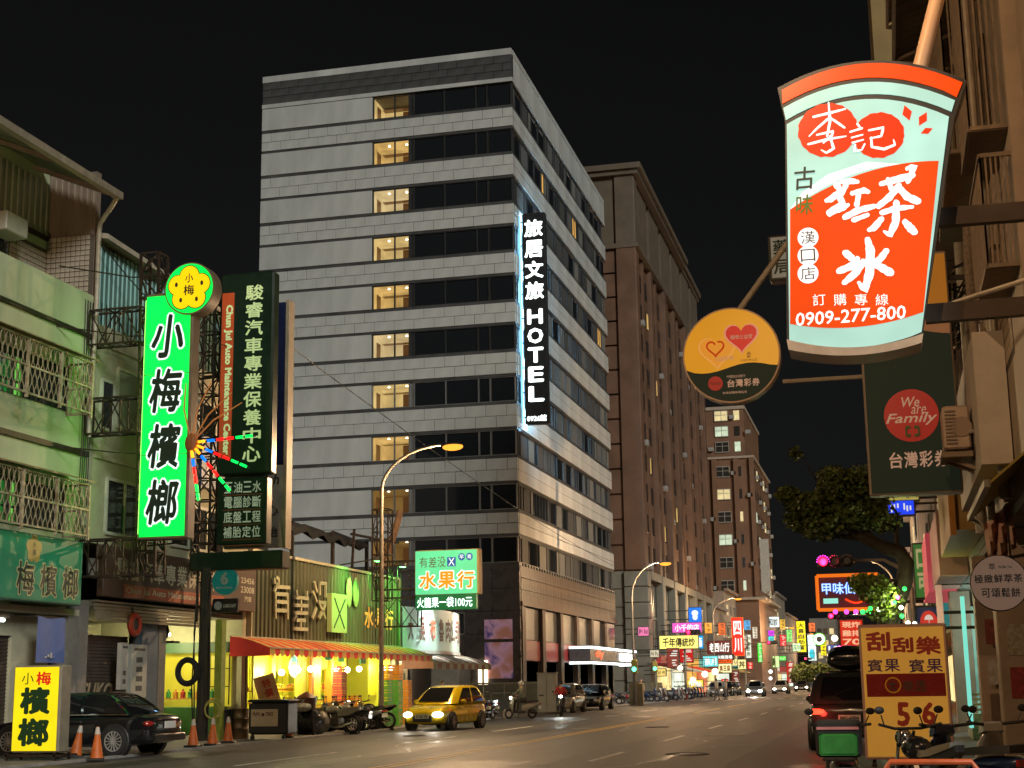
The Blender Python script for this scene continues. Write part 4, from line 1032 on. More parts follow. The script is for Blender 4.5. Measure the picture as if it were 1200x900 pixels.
b.loft([[(x,y,5.1) for x,y in pts],[(XF-.2,y,5.1) for x,y in pts]],False,False,0,False); b.build('sign_face', mat('sign_pale_green',(.42,.62,.52),.4,var=.1,emit=.25), ms, True)
b = MB(); b.loft([[(x+.06,y,3.0) for x,y in pts],[(x+.06,y,3.15) for x,y in pts]],False,False,0,False); b.build('lower_trim', mat('white_trim',(.6,.6,.56),.5), ms)
Fm = Frame((0,0,3.15),LEFTW)
def bx(y): t=(y-YD0-.3)/9.3; return XF+.1+.55*sin(pi*min(max(t,0),1))
lt = MB(); lr = MB()
for i,ch in enumerate('大吳市魯肉公司'):
    y0 = YD0+.55+i*1.17; F3 = Frame((bx(y0+.5)+.035,0,3.15),LEFTW); F3.text(lr if i==2 else lt,ch,y0,y0+.85,.42,1.55,.01,.03)
F3 = Frame((bx(73.5)+.05,0,3.15),LEFTW)
for i in range(2): F3.column(lt,'營業時間上午十點',73.35+i*.35,1.6,.3,.2,.01,0)
lt.build('lettering', mat('letter_dark_brown',(.10,.035,.025),.6,var=0), ms); lr.build('red_character', mat('letter_red',(.55,.06,.03)), ms)
for y in (67.5,72.6):
    fl_ = MB(); fl_.bar((XF-.1,y,5.3),(XF+1.3,y,5.6),.05); fl_=fl_.build('flood_arm', M_STEEL, ms)
    b = MB(); b.bbox(XF+1.2,XF+1.5,y-.25,y+.25,5.42,5.6,.02); b.build('flood_lamp', mat('flood_case',(.05,.05,.05)), fl_)
    MB().box(XF+1.22,XF+1.48,y-.22,y+.22,5.405,5.418).build('flood_glass', glow('flood_white',(.9,1,.95),15), fl_)
    L_ = bpy.data.lights.new('sign_flood','SPOT'); L_.energy=900; L_.color=(.92,1,.95); L_.spot_size=radians(95); L_.spot_blend=.7; L_.shadow_soft_size=.1
    lo = bpy.data.objects.new('sign_flood_light',L_); COL.objects.link(lo); lo.parent=ms; lo.location=V((XF+1.3,y,5.38))-WL[ms]; lo.rotation_euler=(0,radians(40),0)
awning(D_, YD0+.2, 75.0, XF+.1, XF+1.6, 3.0, 2.55, mat('awning_dull_red',(.30,.13,.11),.7,var=.3), mat('awning_pale',(.50,.55,.46),.7,var=.3), .62, scallop=False)
b = MB()
for i in range(16):
    y0 = YD0+.2+i*.63; b = MB(); b.box(XF+1.59,XF+1.61,y0,y0+.62,2.28,2.55); b.build('valance_panel', MATS['awning_dull_red'] if i%2 else MATS['awning_pale'], D_)
# ---------- green fruit sign on a truss + LED ticker
fx0,fx1,fz0,fz1 = blade(487,559,645,696,60)
tz0,tz1 = PY(520,712,60).z, PY(520,697,60).z
fgs = thing('fruit_blade_sign','bright mint green box sign with orange characters above LED ticker','sign',((fx0+fx1)/2,60,tz0))
MB().bbox(fx0-.04,fx1+.1,60.0,60.5,fz0-.04,fz1+.04,.03).build('sign_box', mat('sign_side_ochre',(.35,.26,.10),.5), fgs)
M_MINT = glow('mint_face', s2l(95,215,150), .95, .1, 1)
MB().box(fx0,fx1,59.985,59.998,fz0,fz1).build('sign_face', M_MINT, fgs)
F = Frame((fx0,59.984,fz0),FRONT); w_=fx1-fx0; h_=fz1-fz0
for nm,m,g_,bd,dd in (('lettering_outline',glow('letter_white',(.85,.98,.9),1.1),.05,.07,.004),('lettering',glow('letter_amber',s2l(250,150,20),.9),0,.035,.010)):
    lt = MB()
    for i,ch in enumerate('水果行'): F.text(lt,ch,w_*(.06+.31*i)-g_,w_*(.34+.31*i)+g_,h_*.12-g_,h_*.52+g_,dd,bd)
    lt.build(nm,m,fgs)
lt = MB(); F.row(lt,'有差没',w_*.06,w_*.5,h_*.62,h_*.86,.004,0); lt.build('small_lettering', mat('letter_dark_brown',(.10,.035,.025)), fgs)
b = MB(); F.rect(b,w_*.52,w_*.66,h_*.63,h_*.84,.002,.006); 
for i in range(2): F.poly(b,circ(w_*(.755+.125*i),h_*.84,w_*.055,h_*.085),.002,.006)
b.build('blue_badge', glow('badge_blue',s2l(40,90,160),.8), fgs)
lt = MB(); F.text(lt,'X',w_*.54,w_*.64,h_*.65,h_*.82,.008,.0); F.text(lt,'早',w_*.72,w_*.79,h_*.79,h_*.89,.008,0); F.text(lt,'青',w_*.845,w_*.915,h_*.79,h_*.89,.008,0); lt.build('badge_lettering', glow('letter_white',(.85,.98,.9),1.1), fgs)
tk = thing('led_ticker','dark LED ticker with glowing white price text under mint sign','sign',((fx0+fx1)/2,60,tz0))
MB().bbox(fx0,fx1-.05,59.95,60.3,tz0-.08,tz1,.02).build('ticker_box', mat('ticker_green',(.005,.05,.02),.4,emit=.3,ecol=(0,.35,.08)), tk)
lt = MB(); F = Frame((fx0,59.948,tz0-.05),FRONT); F.text(lt,'火龍果一袋100元',.08,w_-.2,.06,(tz1-tz0)*.92,.006,.008); lt.build('lettering', glow('ticker_white',(.75,1,.9),2.2), tk)
tr = thing('sign_truss','dark steel lattice holding the mint fruit sign','steel frame',(-20,60.5,5))
b = MB(); truss(b,(-21.2,60.3,5.1),(-21.2,60.3,9.0),(0,.6,0),(.7,0,0),4,.03); b.build('lattice_mast', M_STEEL, tr)
for z in (6.75,5.2):
    b = MB(); truss(b,(-21.0,60.3,z),(fx0,60.3,z),(0,.5,0),(0,0,-1.2),2,.025); b.build('lattice_arm', M_STEEL, tr)
# ================================================================== STREET LAMPS
M_POLE = mat('galvanised_pole', (.34,.30,.25), .45, .7, var=.3, scale=5)
M_SODIUM = glow('sodium_lens', (1,.36,.04), 1.7)
M_SODIUM.node_tree.nodes['Principled BSDF'].inputs['Base Color'].default_value = (0,0,0,1); M_SODIUM.node_tree.nodes['Principled BSDF'].inputs['Specular IOR Level'].default_value = 0
M_LHEAD = mat('lamp_housing', (.05,.045,.04), .6, .0, var=.2)
def lamp(x, y, zarm, hx, hz, label, power=2600, col=(1,.64,.34), base=.5):
    o = thing('street_lamp', label, 'street lamp', (x,y,0), 'street lamps')
    b = MB(); b.lathe((x,y,0),(0,0,1),[(0,.16),(.5,.13),(.55,.10)],12); b.build('base', M_POLE, o, True)
    b = MB(); pts=[(x,y,.4),(x,y,zarm)]; rr=[.10,.075]
    for k in range(1,9):
        t=k/8; a=t*pi/2; pts.append((x+(hx-x)*(1-cos(a))*.97,y,zarm+(hz-zarm)*sin(a))); rr.append(.072-.025*t)
    b.tube(pts,rr,10); b.build('pole', M_POLE, o, True)
    d = 1 if hx > x else -1
    b = MB(); b.ball((hx+d*.25,y,hz-.02),(.42,.17,.11),14,8); h=b.build('lamp_head', M_LHEAD, o, True)
    b = MB(); b.ball((hx+d*.28,y,hz-.10),(.40,.21,.14),14,8); b.build('lens', M_SODIUM if col[1]<.7 else glow('cool_lens',(1,.95,.8),30), h, True)
    L_ = bpy.data.lights.new('street_light','POINT'); L_.energy=power; L_.color=col; L_.shadow_soft_size=.03
    lo = bpy.data.objects.new('street_light',L_); COL.objects.link(lo); lo.parent=o; lo.location=V((hx+d*.28,y,hz-.55))-WL[o]
    return o
q = PY(522,521,52); lamp(PY(447,700,52).x,52,PY(447,575,52).z,q.x,q.z,'tall sodium street lamp in front of the fruit shop',4200)
q = PY(775,659,102); lamp(PY(742,760,102).x,102,PY(742,700,102).z,q.x,q.z,'sodium street lamp beside the hotel canopy',4200)
q = PY(862,701,170); lamp(PY(836,740,170).x,170,PY(836,722,170).z,q.x,q.z,'sodium street lamp in front of the far apartment block',4200)
q = PY(655,660,112)
q = PY(926,735,235); lamp(PY(908,770,235).x,235,PY(908,750,235).z,q.x,q.z,'far sodium street lamp by the yellow vertical sign',4200)
lamp(-17.8,8,8.6,-15,10.6,'street lamp on the left pavement before the betel shop',4200)
lamp(1.95,12.6,8.8,-1.2,10.9,'street lamp on the right pavement above the cup sign',1000)
lamp(.6,118,8.6,-2.2,10.6,'far street lamp on the right pavement',4200)
# ================================================================== VEHICLES AND PEOPLE
M_TYRE = mat('tyre_rubber', (.018,.018,.018), .75, var=.3, scale=12)
M_RIM = mat('alloy_rim', (.42,.41,.39), .35, .25, var=.15)
M_BLKPL = mat('black_plastic', (.022,.022,.022), .5, var=.2)
M_CARGL = glass('car_glass', (.010,.011,.012), .04)
M_HEAD = glow('headlight', (1,.97,.85), 12)
M_TAIL = glow('tail_light_on', (1,.05,.02), 3)
M_TAILOFF = mat('tail_light_off', (.35,.02,.015), .15, var=.1, coat=1)
M_CHROME = mat('chrome', (.7,.7,.68), .15, 1., var=.1)
M_PLATE = mat('number_plate', (.72,.72,.68), .4, var=.1)
def paint(nm, c, rough=.25): return mat('paint_'+nm, c, rough, .25, var=.08, scale=2, coat=.8)
def wheel(par, x, y, r, w, side, spokes=5):
    t = MB(); t.lathe((x,y-w/2,r),(0,1,0),[(0,r*.7),(.01,r*.93),(w*.2,r),(w*.8,r),(w-.01,r*.93),(w,r*.7)],24,caps=False); ty = t.build('wheel', M_TYRE, par, True)
    b = MB(); yo = y+side*(w/2-.02); b.torus((x,yo,r),(0,1,0),r*.66,r*.045,24,6)
    for k in range(spokes*2):
        a = 2*pi*k/(spokes*2); b.bar((x,yo,r),(x+r*.66*cos(a),yo+side*.005,r+r*.66*sin(a)),r*.09,.02)
    b.lathe((x,yo-.015,r),(0,1,0),[(0,r*.14),(.03,r*.14)],12); b.build('rim', M_RIM, ty)
    d = MB(); d.lathe((x,yo-side*.06,r),(0,side,0),[(0,r*.68),(.01,r*.68)],20); d.build('hub_shadow', M_BLKPL, ty)
def car(name, label, cat, body, cab, W, pm, r=.31, axles=(1.25,-1.2), lights=True, head=False, tail=False, plate='', group=None, spokes=5, trim=None):
    """body: stations (x, z_bottom, z_top, half-width); cab: belt x0,x1,z, half-width; roof x0,x1,z, half-width. Front is +x."""
    o = thing(name, label, cat, (0,0,0), group)
    rings = []
    for x,zb,zt,w in body:
        rings.append([(x,-w*.86,zb),(x,-w*.97,zb+.1),(x,-w,zb+(zt-zb)*.45),(x,-w*.985,zb+(zt-zb)*.75),(x,-w*.93,zt-.035),(x,-w*.80,zt),(x,0,zt+.025),
                      (x,w*.80,zt),(x,w*.93,zt-.035),(x,w*.985,zb+(zt-zb)*.75),(x,w,zb+(zt-zb)*.45),(x,w*.97,zb+.1),(x,w*.86,zb)])
    b = MB(); b.loft(rings); bo = b.build('body', pm, o, 50)
    md = bo.modifiers.new('round','SUBSURF'); md.levels=1; md.render_levels=2
    bx0,bx1,bz,bw,rx0,rx1,rz,rw = cab
    def ring(x0,x1,z,w,c=.16): return [(x0+c*.6,-w,z),(x1-c*1.5,-w,z),(x1-c*.3,-w*.8,z),(x1,0,z),(x1-c*.3,w*.8,z),(x1-c*1.5,w,z),(x0+c*.6,w,z),(x0+c*.1,w*.85,z),(x0,0,z),(x0+c*.1,-w*.85,z)]
    def mixr(t, e=0.): 
        return bx0+(rx0-bx0)*t, bx1+(rx1-bx1)*t, bz+(rz-bz)*(1-(1-t)**1.45), bw+(rw-bw)*t**1.15
    b = MB(); b.loft([ring(*mixr(t_)) for t_ in (0,.2,.4,.6,.75,.88)]+[ring(*(lambda a:(a[0]+e_,a[1]-e_*1.6,a[2]+h_,a[3]-e_))(mixr(1))) for e_,h_ in ((0,0),(.06,.022),(.2,.035))]); b.build('roof_and_pillars', pm, o, 50)
    # glass, a little proud of the pillars
    def wq(nm, pts, n=None):
        c = sum((V(p) for p in pts), V((0,0,0)))/len(pts); g_ = MB(); ctr = V(((bx0+bx1)/2,0,(bz+rz)/2)); d = (c-ctr); 
        nrm = (V(pts[1])-V(pts[0])).cross(V(pts[2])-V(pts[0])).normalized()
        if nrm.dot(d) < 0: nrm = -nrm
        g_.loft([[V(p)-nrm*.02 for p in pts],[V(p)+nrm*.012 for p in pts]]); g_.build(nm, M_CARGL, o)
    t0,t1 = .08,.80
    a0,a1 = mixr(t0),mixr(t1)
    def strip(nm, ends, off):
        rg=[]
        for t_ in (.08,.25,.42,.60,.78):
            q = mixr(t_); q2 = mixr(t_+.02); i_ = 1 if ends else 0; x0_ = q[i_]; k = -1 if ends else 1
            dx,dz = q2[i_]-q[i_], q2[2]-q[2]; l_ = math.hypot(dx,dz); nv = V((dz/l_*(1 if ends else -1)*1.0,0,abs(dx)/l_))
            rg.append([V((x0_+k*.034,-q[3]*.74,q[2]))+nv*off, V((x0_,0,q[2]))+nv*off, V((x0_+k*.034,q[3]*.74,q[2]))+nv*off])
        g_ = MB(); g_.loft(rg,False,False,0,False); g_.build(nm, M_CARGL, o, True)
    strip('windscreen', True, .022); strip('rear_window', False, .022)
    for s in (-1,1):
        def sp(u, t):   # u 0..1 along the belt
            q = mixr(t); return (q[0]+.14+(q[1]-.30-q[0]-.14)*u, s*q[3], q[2])
        for u0,u1 in ((.05,.46),(.50,.97)):
            g_ = MB(); rg=[]
            for t_ in (.08,.25,.42,.60,.78):
                ua = u0 if u0>.1 else u0+.05*t_; ub = u1 if u1<.9 else u1-.05*t_
                p_,q_ = sp(ua,t_),sp(ub,t_); rg.append([V(p_)+V((0,s*.012,.004)),V(q_)+V((0,s*.012,.004))])
            g_.loft(rg,False,False,0,False); g_.build('side_window', M_CARGL, o, True)
        mr = MB(); mr.ball((a0[1]-.55,s*(bw+.12),bz+.08),(.07,.11,.075),10,6); mr.build('wing_mirror', pm, o, True)
        ln = MB(); q0,q1=sp(0,0),sp(1,0); ln.bar((q0[0],s*(bw+.012),bz+.03),(q1[0]+.1,s*(bw+.012),bz+.03),.012,.02); ln.build('window_trim', trim or M_BLKPL, o)
        for x in axles:
            ar = MB(); hw = max(q[3] for q in body); ar.lathe((x,s*(hw-.18),r),(0,s,0),[(0,r*1.17),(.17,r*1.17),(.184,r*1.12)],24); ar.build('wheel_arch', M_BLKPL, o)
            wheel(o, x, s*(hw-.055), r, .2, s, spokes)
        dh = MB(); hw = max(q[3] for q in body)
        for u in (.32,-.5): dh.bar((u,s*(hw*.985),bz-.13),(u+.18,s*(hw*.985),bz-.13),.03,.03)
        dh.build('door_handle', pm, o)
    fx,fz,fw = body[0][0],body[0][2],body[1][3]; rx,rz_,rw_ = body[-1][0],body[-1][2],body[-2][3]
    for s in (-1,1):
        h = MB(); h.ball((body[1][0]-.03,s*max(fw*.74,.56),body[1][2]-.13),(.17,.20,.10),12,7); h.build('headlight', M_HEAD if head else mat('lamp_clear',(.5,.5,.5),.1,var=0,coat=1), o, True)
        h = MB(); h.ball((body[-2][0]+.02,s*rw_*.76,body[-2][2]-.20),(.13,.22,.09),12,7); h.build('tail_light', M_TAIL if tail else M_TAILOFF, o, True)
    g_ = MB(); g_.bbox(fx-.15,fx+.012,-fw*.55,fw*.55,.30,.52,.02); g_.build('grille', M_BLKPL, o)
    g_ = MB(); g_.box(fx+.012,fx+.03,-.26,.26,.42,.56); pf = g_.build('front_plate', M_PLATE, o)
    g_ = MB(); g_.box(rx-.03,rx-.004,-.24,.24,.62,.78); pb = g_.build('rear_plate', M_PLATE, o)
    if plate:
        lt = MB(); Frame((rx-.032,.24,.62),(0,-1,0)).text(lt,plate,.04,.44,.03,.13,.003,.03); lt.build('plate_lettering', M_BLKPL, pb)
        lt = MB(); Frame((fx+.032,-.26,.42),(0,1,0)).text(lt,plate,.04,.48,.025,.115,.003,.03); lt.build('plate_lettering', M_BLKPL, pf)
    bm = MB(); bm.bbox(rx-.05,rx+.2,-rw_*.92,rw_*.92,.32,.5,.03); bm.build('rear_bumper', pm if not tail else M_BLKPL, o)
    return o
SW = [(1.92,.30,.58,.50),(1.86,.22,.68,.68),(1.66,.19,.78,.79),(1.2,.18,.87,.85),(.6,.18,.93,.86),(-.8,.18,.95,.86),(-1.5,.20,.95,.84),(-1.82,.26,.90,.76),(-1.90,.32,.75,.66)]
yc = car('hatchback_car','yellow hatchback with headlights on, stopped by the crates','car',SW,(-1.82,1.12,.90,.81,-1.30,.12,1.51,.57),1.7,paint('yellow',(.74,.55,.012)),.30,(1.20,-1.22),head=True,plate='3528-TB')
place(yc,(-15.55,52.2,0),radians(-90-9))
for s in (-1,1):
    L_ = bpy.data.lights.new('headlight_beam','SPOT'); L_.energy=110; L_.spot_size=radians(70); L_.spot_blend=.6; L_.color=(1,.95,.8); L_.shadow_soft_size=.08
    lo = bpy.data.objects.new('headlight_beam',L_); COL.objects.link(lo); lo.parent=yc; lo.location=(1.98,s*.58,.55); lo.rotation_euler=(0,radians(-84),0)
SD = [(2.35,.28,.58,.66),(2.2,.20,.70,.82),(1.5,.18,.82,.89),(.7,.18,.92,.90),(-.9,.18,.95,.90),(-1.7,.20,.95,.88),(-2.2,.26,.93,.80),(-2.36,.34,.80,.68)]
bc = car('sedan_car','glossy black sedan parked nose in beside the traffic cones','car',SD,(-1.85,1.15,.92,.83,-1.0,.30,1.44,.62),1.8,paint('black',(.012,.013,.014),.12),.34,(1.42,-1.42),plate='',spokes=7,trim=M_CHROME)
place(bc,(-19.1,33.3,.03),radians(180-3))
SV = [(2.2,.32,.72,.68),(2.05,.24,.90,.84),(1.4,.22,1.02,.90),(.6,.22,1.06,.91),(-.9,.22,1.07,.91),(-1.8,.24,1.07,.90),(-2.15,.30,1.05,.84),(-2.26,.38,.90,.76)]
sv = car('suv_car','dark grey SUV with lit tail lights and black roof box','car',SV,(-2.16,1.25,1.02,.86,-1.85,.35,1.66,.68),1.84,paint('dark_grey',(.05,.05,.05),.2),.35,(1.35,-1.35),tail=True,plate='BJG-6004')
place(sv,(-.95,36.4,0),radians(90))
L_ = bpy.data.lights.new('tail_glow','POINT'); L_.energy=9; L_.color=(1,.05,.03); L_.shadow_soft_size=.1
lo = bpy.data.objects.new('tail_light_glow',L_); COL.objects.link(lo); lo.parent=sv; lo.location=(-2.5,.62,.85)
rb = thing('roof_box','black streamlined roof box on top of the dark SUV','roof box',(-.75,36.2,1.7))
b = MB(); rg=[]; RX=-.95
for x,w,z0,z1 in ((-1.0,.40,1.86,2.06),(-.95,.52,1.74,2.26),(-.3,.54,1.72,2.36),(.5,.52,1.72,2.30),(1.05,.35,1.76,2.05)):
    rg.append([(RX-w,36.2+x,(z0+z1)/2),(RX-w*.85,36.2+x,z0),(RX+w*.85,36.2+x,z0),(RX+w,36.2+x,(z0+z1)/2),(RX+w*.8,36.2+x,z1),(RX-w*.8,36.2+x,z1)])
b.loft(rg); bo=b.build('shell', paint('box_black',(.015,.015,.016),.2), rb, True); md=bo.modifiers.new('round','SUBSURF'); md.levels=1; md.render_levels=2
b = MB()
for y in (35.7,36.8): b.bar((-1.4,y,1.72),(-.1,y,1.72),.05,.04); 
b.build('cross_bar', M_BLKPL, rb)
# parked cars beyond the riders, copies repainted
def repaint(o, m, keys=('body','roof_and_pillars','wing_mirror','door_handle','rear_bumper')):
    for ch in o.children:
        if ch.name.split('.')[0] in keys: ch.material_slots[0].link='OBJECT'; ch.material_slots[0].material=m
for i,(src,x,y,a,m,lb) in enumerate(((yc,-17.3,80.5,-92,paint('silver',(.38,.36,.32)),'pale silver hatchback parked behind the motorcyclists'),(bc,-17.1,87.5,-90,paint('black',(.012,.013,.014)),'dark sedan parked in front of the red hotel bays'),
      (bc,-15.3,176,-90,paint('grey',(.1,.1,.1)),'grey car parked far up the street on the left'),(yc,-12.5,178,-92,paint('white',(.5,.5,.48)),'oncoming white car with bright headlights far up the street'),(bc,-7.5,215,90,paint('grey',(.1,.1,.1)),'dark car driving away far up the road'))):
    c = copy_tree(src)
    for ch in list(c.children):
        if ch.type=='LIGHT' : bpy.data.objects.remove(ch)
    place(c,(x,y,0),radians(a),lb); repaint(c,m)
    if i in (0,1,2,4):
        for ch in c.children:
            if ch.name.split('.')[0]=='headlight': ch.material_slots[0].link='OBJECT'; ch.material_slots[0].material=mat('lamp_clear',(.5,.5,.5))
# silver car close on the right, only its roof edge in view
sc_ = copy_tree(sv); place(sc_,(2.35,8.85,0),radians(154),'silver car parked close to the viewer at lower right'); repaint(sc_,paint('pale_silver',(.5,.48,.42)))
for ch in list(sc_.children):
    if ch.type=='LIGHT': bpy.data.objects.remove(ch)
# ---------- two-wheelers
def mirrors(o, x, z, hw=.36):
    for s in (-1,1):
        b = MB(); b.tube([(x,s*.28,z-.13),(x-.02,s*hw*.95,z)],.008,5); st=b.build('mirror_stem', M_BLKPL, o)
        b = MB(); b.ball((x-.02,s*hw,z+.05),(.015,.06,.042),10,6); b.build('mirror', M_BLKPL, st, True)
def scooter(name, label, pm, seatm=None):
    o = thing(name, label, 'scooter', (0,0,0), 'scooters and motorcycles')
    for x in (.62,-.58):
        b = MB(); b.torus((x,0,.235),(0,1,0),.175,.058,20,8); w = b.build('wheel', M_TYRE, o, True)
        b = MB(); b.lathe((x,-.03,.235),(0,1,0),[(0,.05),(.005,.13),(.055,.13),(.06,.05)],14); b.build('rim', M_RIM, w)
    b = MB(); b.loft([[(.48,-.2,.25),(.48,.2,.25),(.42,.2,.25),(.42,-.2,.25)],[(.55,-.22,.5),(.55,.22,.5),(.46,.2,.5),(.46,-.2,.5)],[(.50,-.20,.78),(.50,.20,.78),(.40,.17,.78),(.40,-.17,.78)],[(.40,-.1,.95),(.40,.1,.95),(.32,.09,.95),(.32,-.09,.95)]]); lg=b.build('leg_shield', pm, o, 60); lg.modifiers.new('r','SUBSURF').levels=1
    b = MB(); b.bbox(-.2,.46,-.16,.16,.27,.34,.02); b.build('floorboard', M_BLKPL, o)
    rg=[]
    for x,w,z0,z1 in ((-.08,.13,.33,.62),(-.2,.17,.33,.70),(-.55,.18,.42,.72),(-.85,.12,.56,.72),(-.98,.05,.64,.70)): rg.append([(x,-w,(z0+z1)/2),(x,-w*.7,z0),(x,w*.7,z0),(x,w,(z0+z1)/2),(x,w*.75,z1),(x,-w*.75,z1)])
    b = MB(); b.loft(rg); rbd=b.build('rear_body', pm, o, 60); rbd.modifiers.new('r','SUBSURF').levels=1
    rg=[]
    for x,w,z0,z1 in ((-.08,.11,.70,.77),(-.25,.15,.71,.79),(-.6,.16,.73,.82),(-.88,.11,.75,.83)): rg.append([(x,-w,z0),(x,w,z0),(x,w*.9,z1),(x,-w*.9,z1)])
    b = MB(); b.loft(rg); b.build('seat', M_BLKPL, o, 60)
    b = MB(); b.tube([(.60,0,.3),(.42,0,.92),(.38,0,1.0)],.03,8); b.build('steering_column', M_BLKPL, o, True)
    b = MB(); b.tube([(.28,-.36,1.02),(.34,-.2,1.0),(.38,0,.98),(.34,.2,1.0),(.28,.36,1.02)],.018,8); b.build('handlebar', M_BLKPL, o, True)
    b = MB(); b.loft([[(.50,-.09,.90),(.50,.09,.90),(.47,.07,.99),(.47,-.07,.99)],[(.42,-.15,.88),(.42,.15,.88),(.40,.13,1.02),(.40,-.13,1.02)],[(.33,-.13,.92),(.33,.13,.92),(.33,.11,1.0),(.33,-.11,1.0)]]); b.build('handlebar_cowl', pm, o, 60)
    b = MB(); b.ball((.50,0,.94),(.05,.09,.06),10,6); b.build('headlight', mat('lamp_clear',(.5,.5,.5)), o, True)
    b = MB(); b.torus((.62,0,.235),(0,1,0),.25,.05,10,6,a0=radians(-10),a1=radians(150)); b.build('front_fender', pm, o, True)
    b = MB(); b.lathe((-.75,.17,.26),(1,0,.1),[(0,.045),(.02,.06),(.3,.06),(.36,.03)],10); b.build('exhaust', M_STEEL, o, True)
    b = MB(); b.box(-1.0,-.96,-.1,.1,.62,.69); b.build('tail_light', M_TAILOFF, o)
    b = MB(); b.box(-.985,-.97,-.12,.12,.44,.58); b.build('number_plate', M_PLATE, o)
    b = MB(); b.tube([(.02,-.12,.25),(-.02,-.3,.01)],.012,5); b.build('kickstand', M_STEEL, o)
    mirrors(o,.32,1.12); return o
def motorbike(name, label, pm, seatm):
    o = thing(name, label, 'motorcycle', (0,0,0), 'scooters and motorcycles')
    for x in (.68,-.62):
        b = MB(); b.torus((x,0,.30),(0,1,0),.25,.05,22,8); w = b.build('wheel', M_TYRE, o, True)
        b = MB(); b.torus((x,0,.30),(0,1,0),.20,.015,20,6)
        for k in range(10): a=2*pi*k/10; b.bar((x,0,.3),(x+.2*cos(a),0,.3+.2*sin(a)),.012)
        b.lathe((x,-.05,.3),(0,1,0),[(0,.045),(.1,.045)],10); b.build('rim', M_RIM, w)
    b = MB()
    for s in (-.08,.08): b.tube([(.68,s,.3),(.42,s,.95)],.02,8)
    b.bar((.47,-.1,.8),(.47,.1,.8),.04); b.build('front_fork', M_CHROME, o, True)
    b = MB(); b.tube([(.42,0,.82),(.1,0,.58),(-.25,0,.55),(-.62,0,.3)],.03,8); b.tube([(.38,0,.75),(.15,0,.3),(-.3,0,.3),(-.3,0,.55),(-.8,0,.72)],.025,8); b.build('frame', M_STEEL, o, True)
    b = MB(); b.bbox(-.15,.22,-.13,.13,.26,.52,.04); b.lathe((.05,0,.45),(.5,0,1),[(0,.09),(.16,.09)],10); b.build('engine', mat('engine_metal',(.16,.15,.14),.4,.8), o)
    b = MB(); b.ball((.18,0,.78),(.27,.14,.13),14,8); b.build('fuel_tank', pm, o, True)
    rg=[]
    for x,w,z0,z1 in ((.0,.08,.70,.77),(-.2,.13,.70,.76),(-.5,.14,.73,.82),(-.85,.08,.82,.88)): rg.append([(x,-w,z0),(x,w,z0),(x,w*.85,z1),(x,-w*.85,z1)])
    b = MB(); b.loft(rg); b.build('seat', seatm, o, 60)
    b = MB(); b.loft([[(-.1,-.1,.55),(-.1,.1,.55),(-.1,.1,.7),(-.1,-.1,.7)],[(-.5,-.12,.58),(-.5,.12,.58),(-.5,.12,.74),(-.5,-.12,.74)],[(-.92,-.05,.78),(-.92,.05,.78),(-.92,.05,.85),(-.92,-.05,.85)]]); b.build('tail_panel', pm, o, 60)
    b = MB(); b.torus((-.62,0,.30),(0,1,0),.34,.05,10,6,a0=radians(40),a1=radians(170)); b.build('rear_fender', M_BLKPL, o, True)
    b = MB(); b.tube([(.30,-.36,1.03),(.38,-.15,.98),(.38,.15,.98),(.30,.36,1.03)],.016,8); b.build('handlebar', M_BLKPL, o, True)
    b = MB(); b.ball((.52,0,.88),(.08,.1,.1),12,7); b.build('headlight', M_CHROME, o, True)
    b = MB(); b.tube([(.2,.12,.35),(.05,.16,.2),(-.3,.18,.24),(-.75,.2,.34)],[.02,.025,.045,.045],8); b.build('exhaust', M_CHROME, o, True)
    mirrors(o,.34,1.13,.34); return o
P_SC = [paint('sc_black',(.015,.015,.016)),paint('sc_silver',(.34,.32,.27)),paint('sc_white',(.5,.5,.47)),paint('sc_blue',(.015,.03,.09)),paint('sc_red',(.3,.02,.02))]
sc0 = scooter('motor_scooter','blue and white scooter parked behind the yellow hatchback',P_SC[3])
mb0 = motorbike('motorcycle','silver tailed motorcycle, nearest of the row before the fruit shop',P_SC[1],mat('seat_grey',(.16,.15,.12),.6))
place(mb0,(-18.0,47.7,.03),radians(168))
SP_KEYS = ('leg_shield','rear_body','handlebar_cowl','front_fender','fuel_tank','tail_panel')
def again(src, x, y, a, m, label, z=.03, sc=None):
    c = copy_tree(src); place(c,(x,y,z),radians(a),label,sc); repaint(c,m,SP_KEYS); return c
rs = random.Random(5)
places = [(-18.25,48.6,mb0,'second motorcycle of the row before the fruit shop, dark'),(-18.3,49.3,sc0,'black scooter, third of the row before the fruit shop'),(-18.4,49.95,mb0,'fourth motorcycle of the row, silver'),(-18.3,50.6,sc0,'white scooter, fifth of the row before the fruit shop'),(-18.4,51.25,sc0,'dark scooter, sixth of the row before the fruit shop'),(-18.2,51.9,mb0,'motorcycle at the lamp post end of the row'),(-19.6,48.2,sc0,'black scooter in the back row beside the rubbish bags'),(-19.7,49.4,sc0,'silver scooter in the back row before the lit shelves'),(-19.8,50.7,sc0,'dark scooter in the back row near the lamp post')]
for i,(x,y,s_,lb) in enumerate(places): again(s_,x,y,168+rs.uniform(-7,7),P_SC[(0,0,1,2,0,0,0,1,0)[i]],lb)
place(sc0,(-17.6,63.6,.03),radians(-110)); again(sc0,-17.4,64.6,-104,P_SC[0],'black scooter parked behind the blue scooter'); again(sc0,-17.8,65.4,-100,P_SC[2],'white scooter furthest behind the yellow hatchback')
# rows of scooters far up the left kerb
cols = ['black','silver','white','blue','red']
for i in range(24):
    c = i*7%5; again(sc0,-18.3+rs.uniform(-.3,.3),112+i*1.55 if i>3 else 106+i*1.2,-10+rs.uniform(-25,25),P_SC[c],f'{cols[c]} scooter, {["nearest","second","third","fourth","fifth"][i//5]} {cols[c]} one of the row along the left pavement')
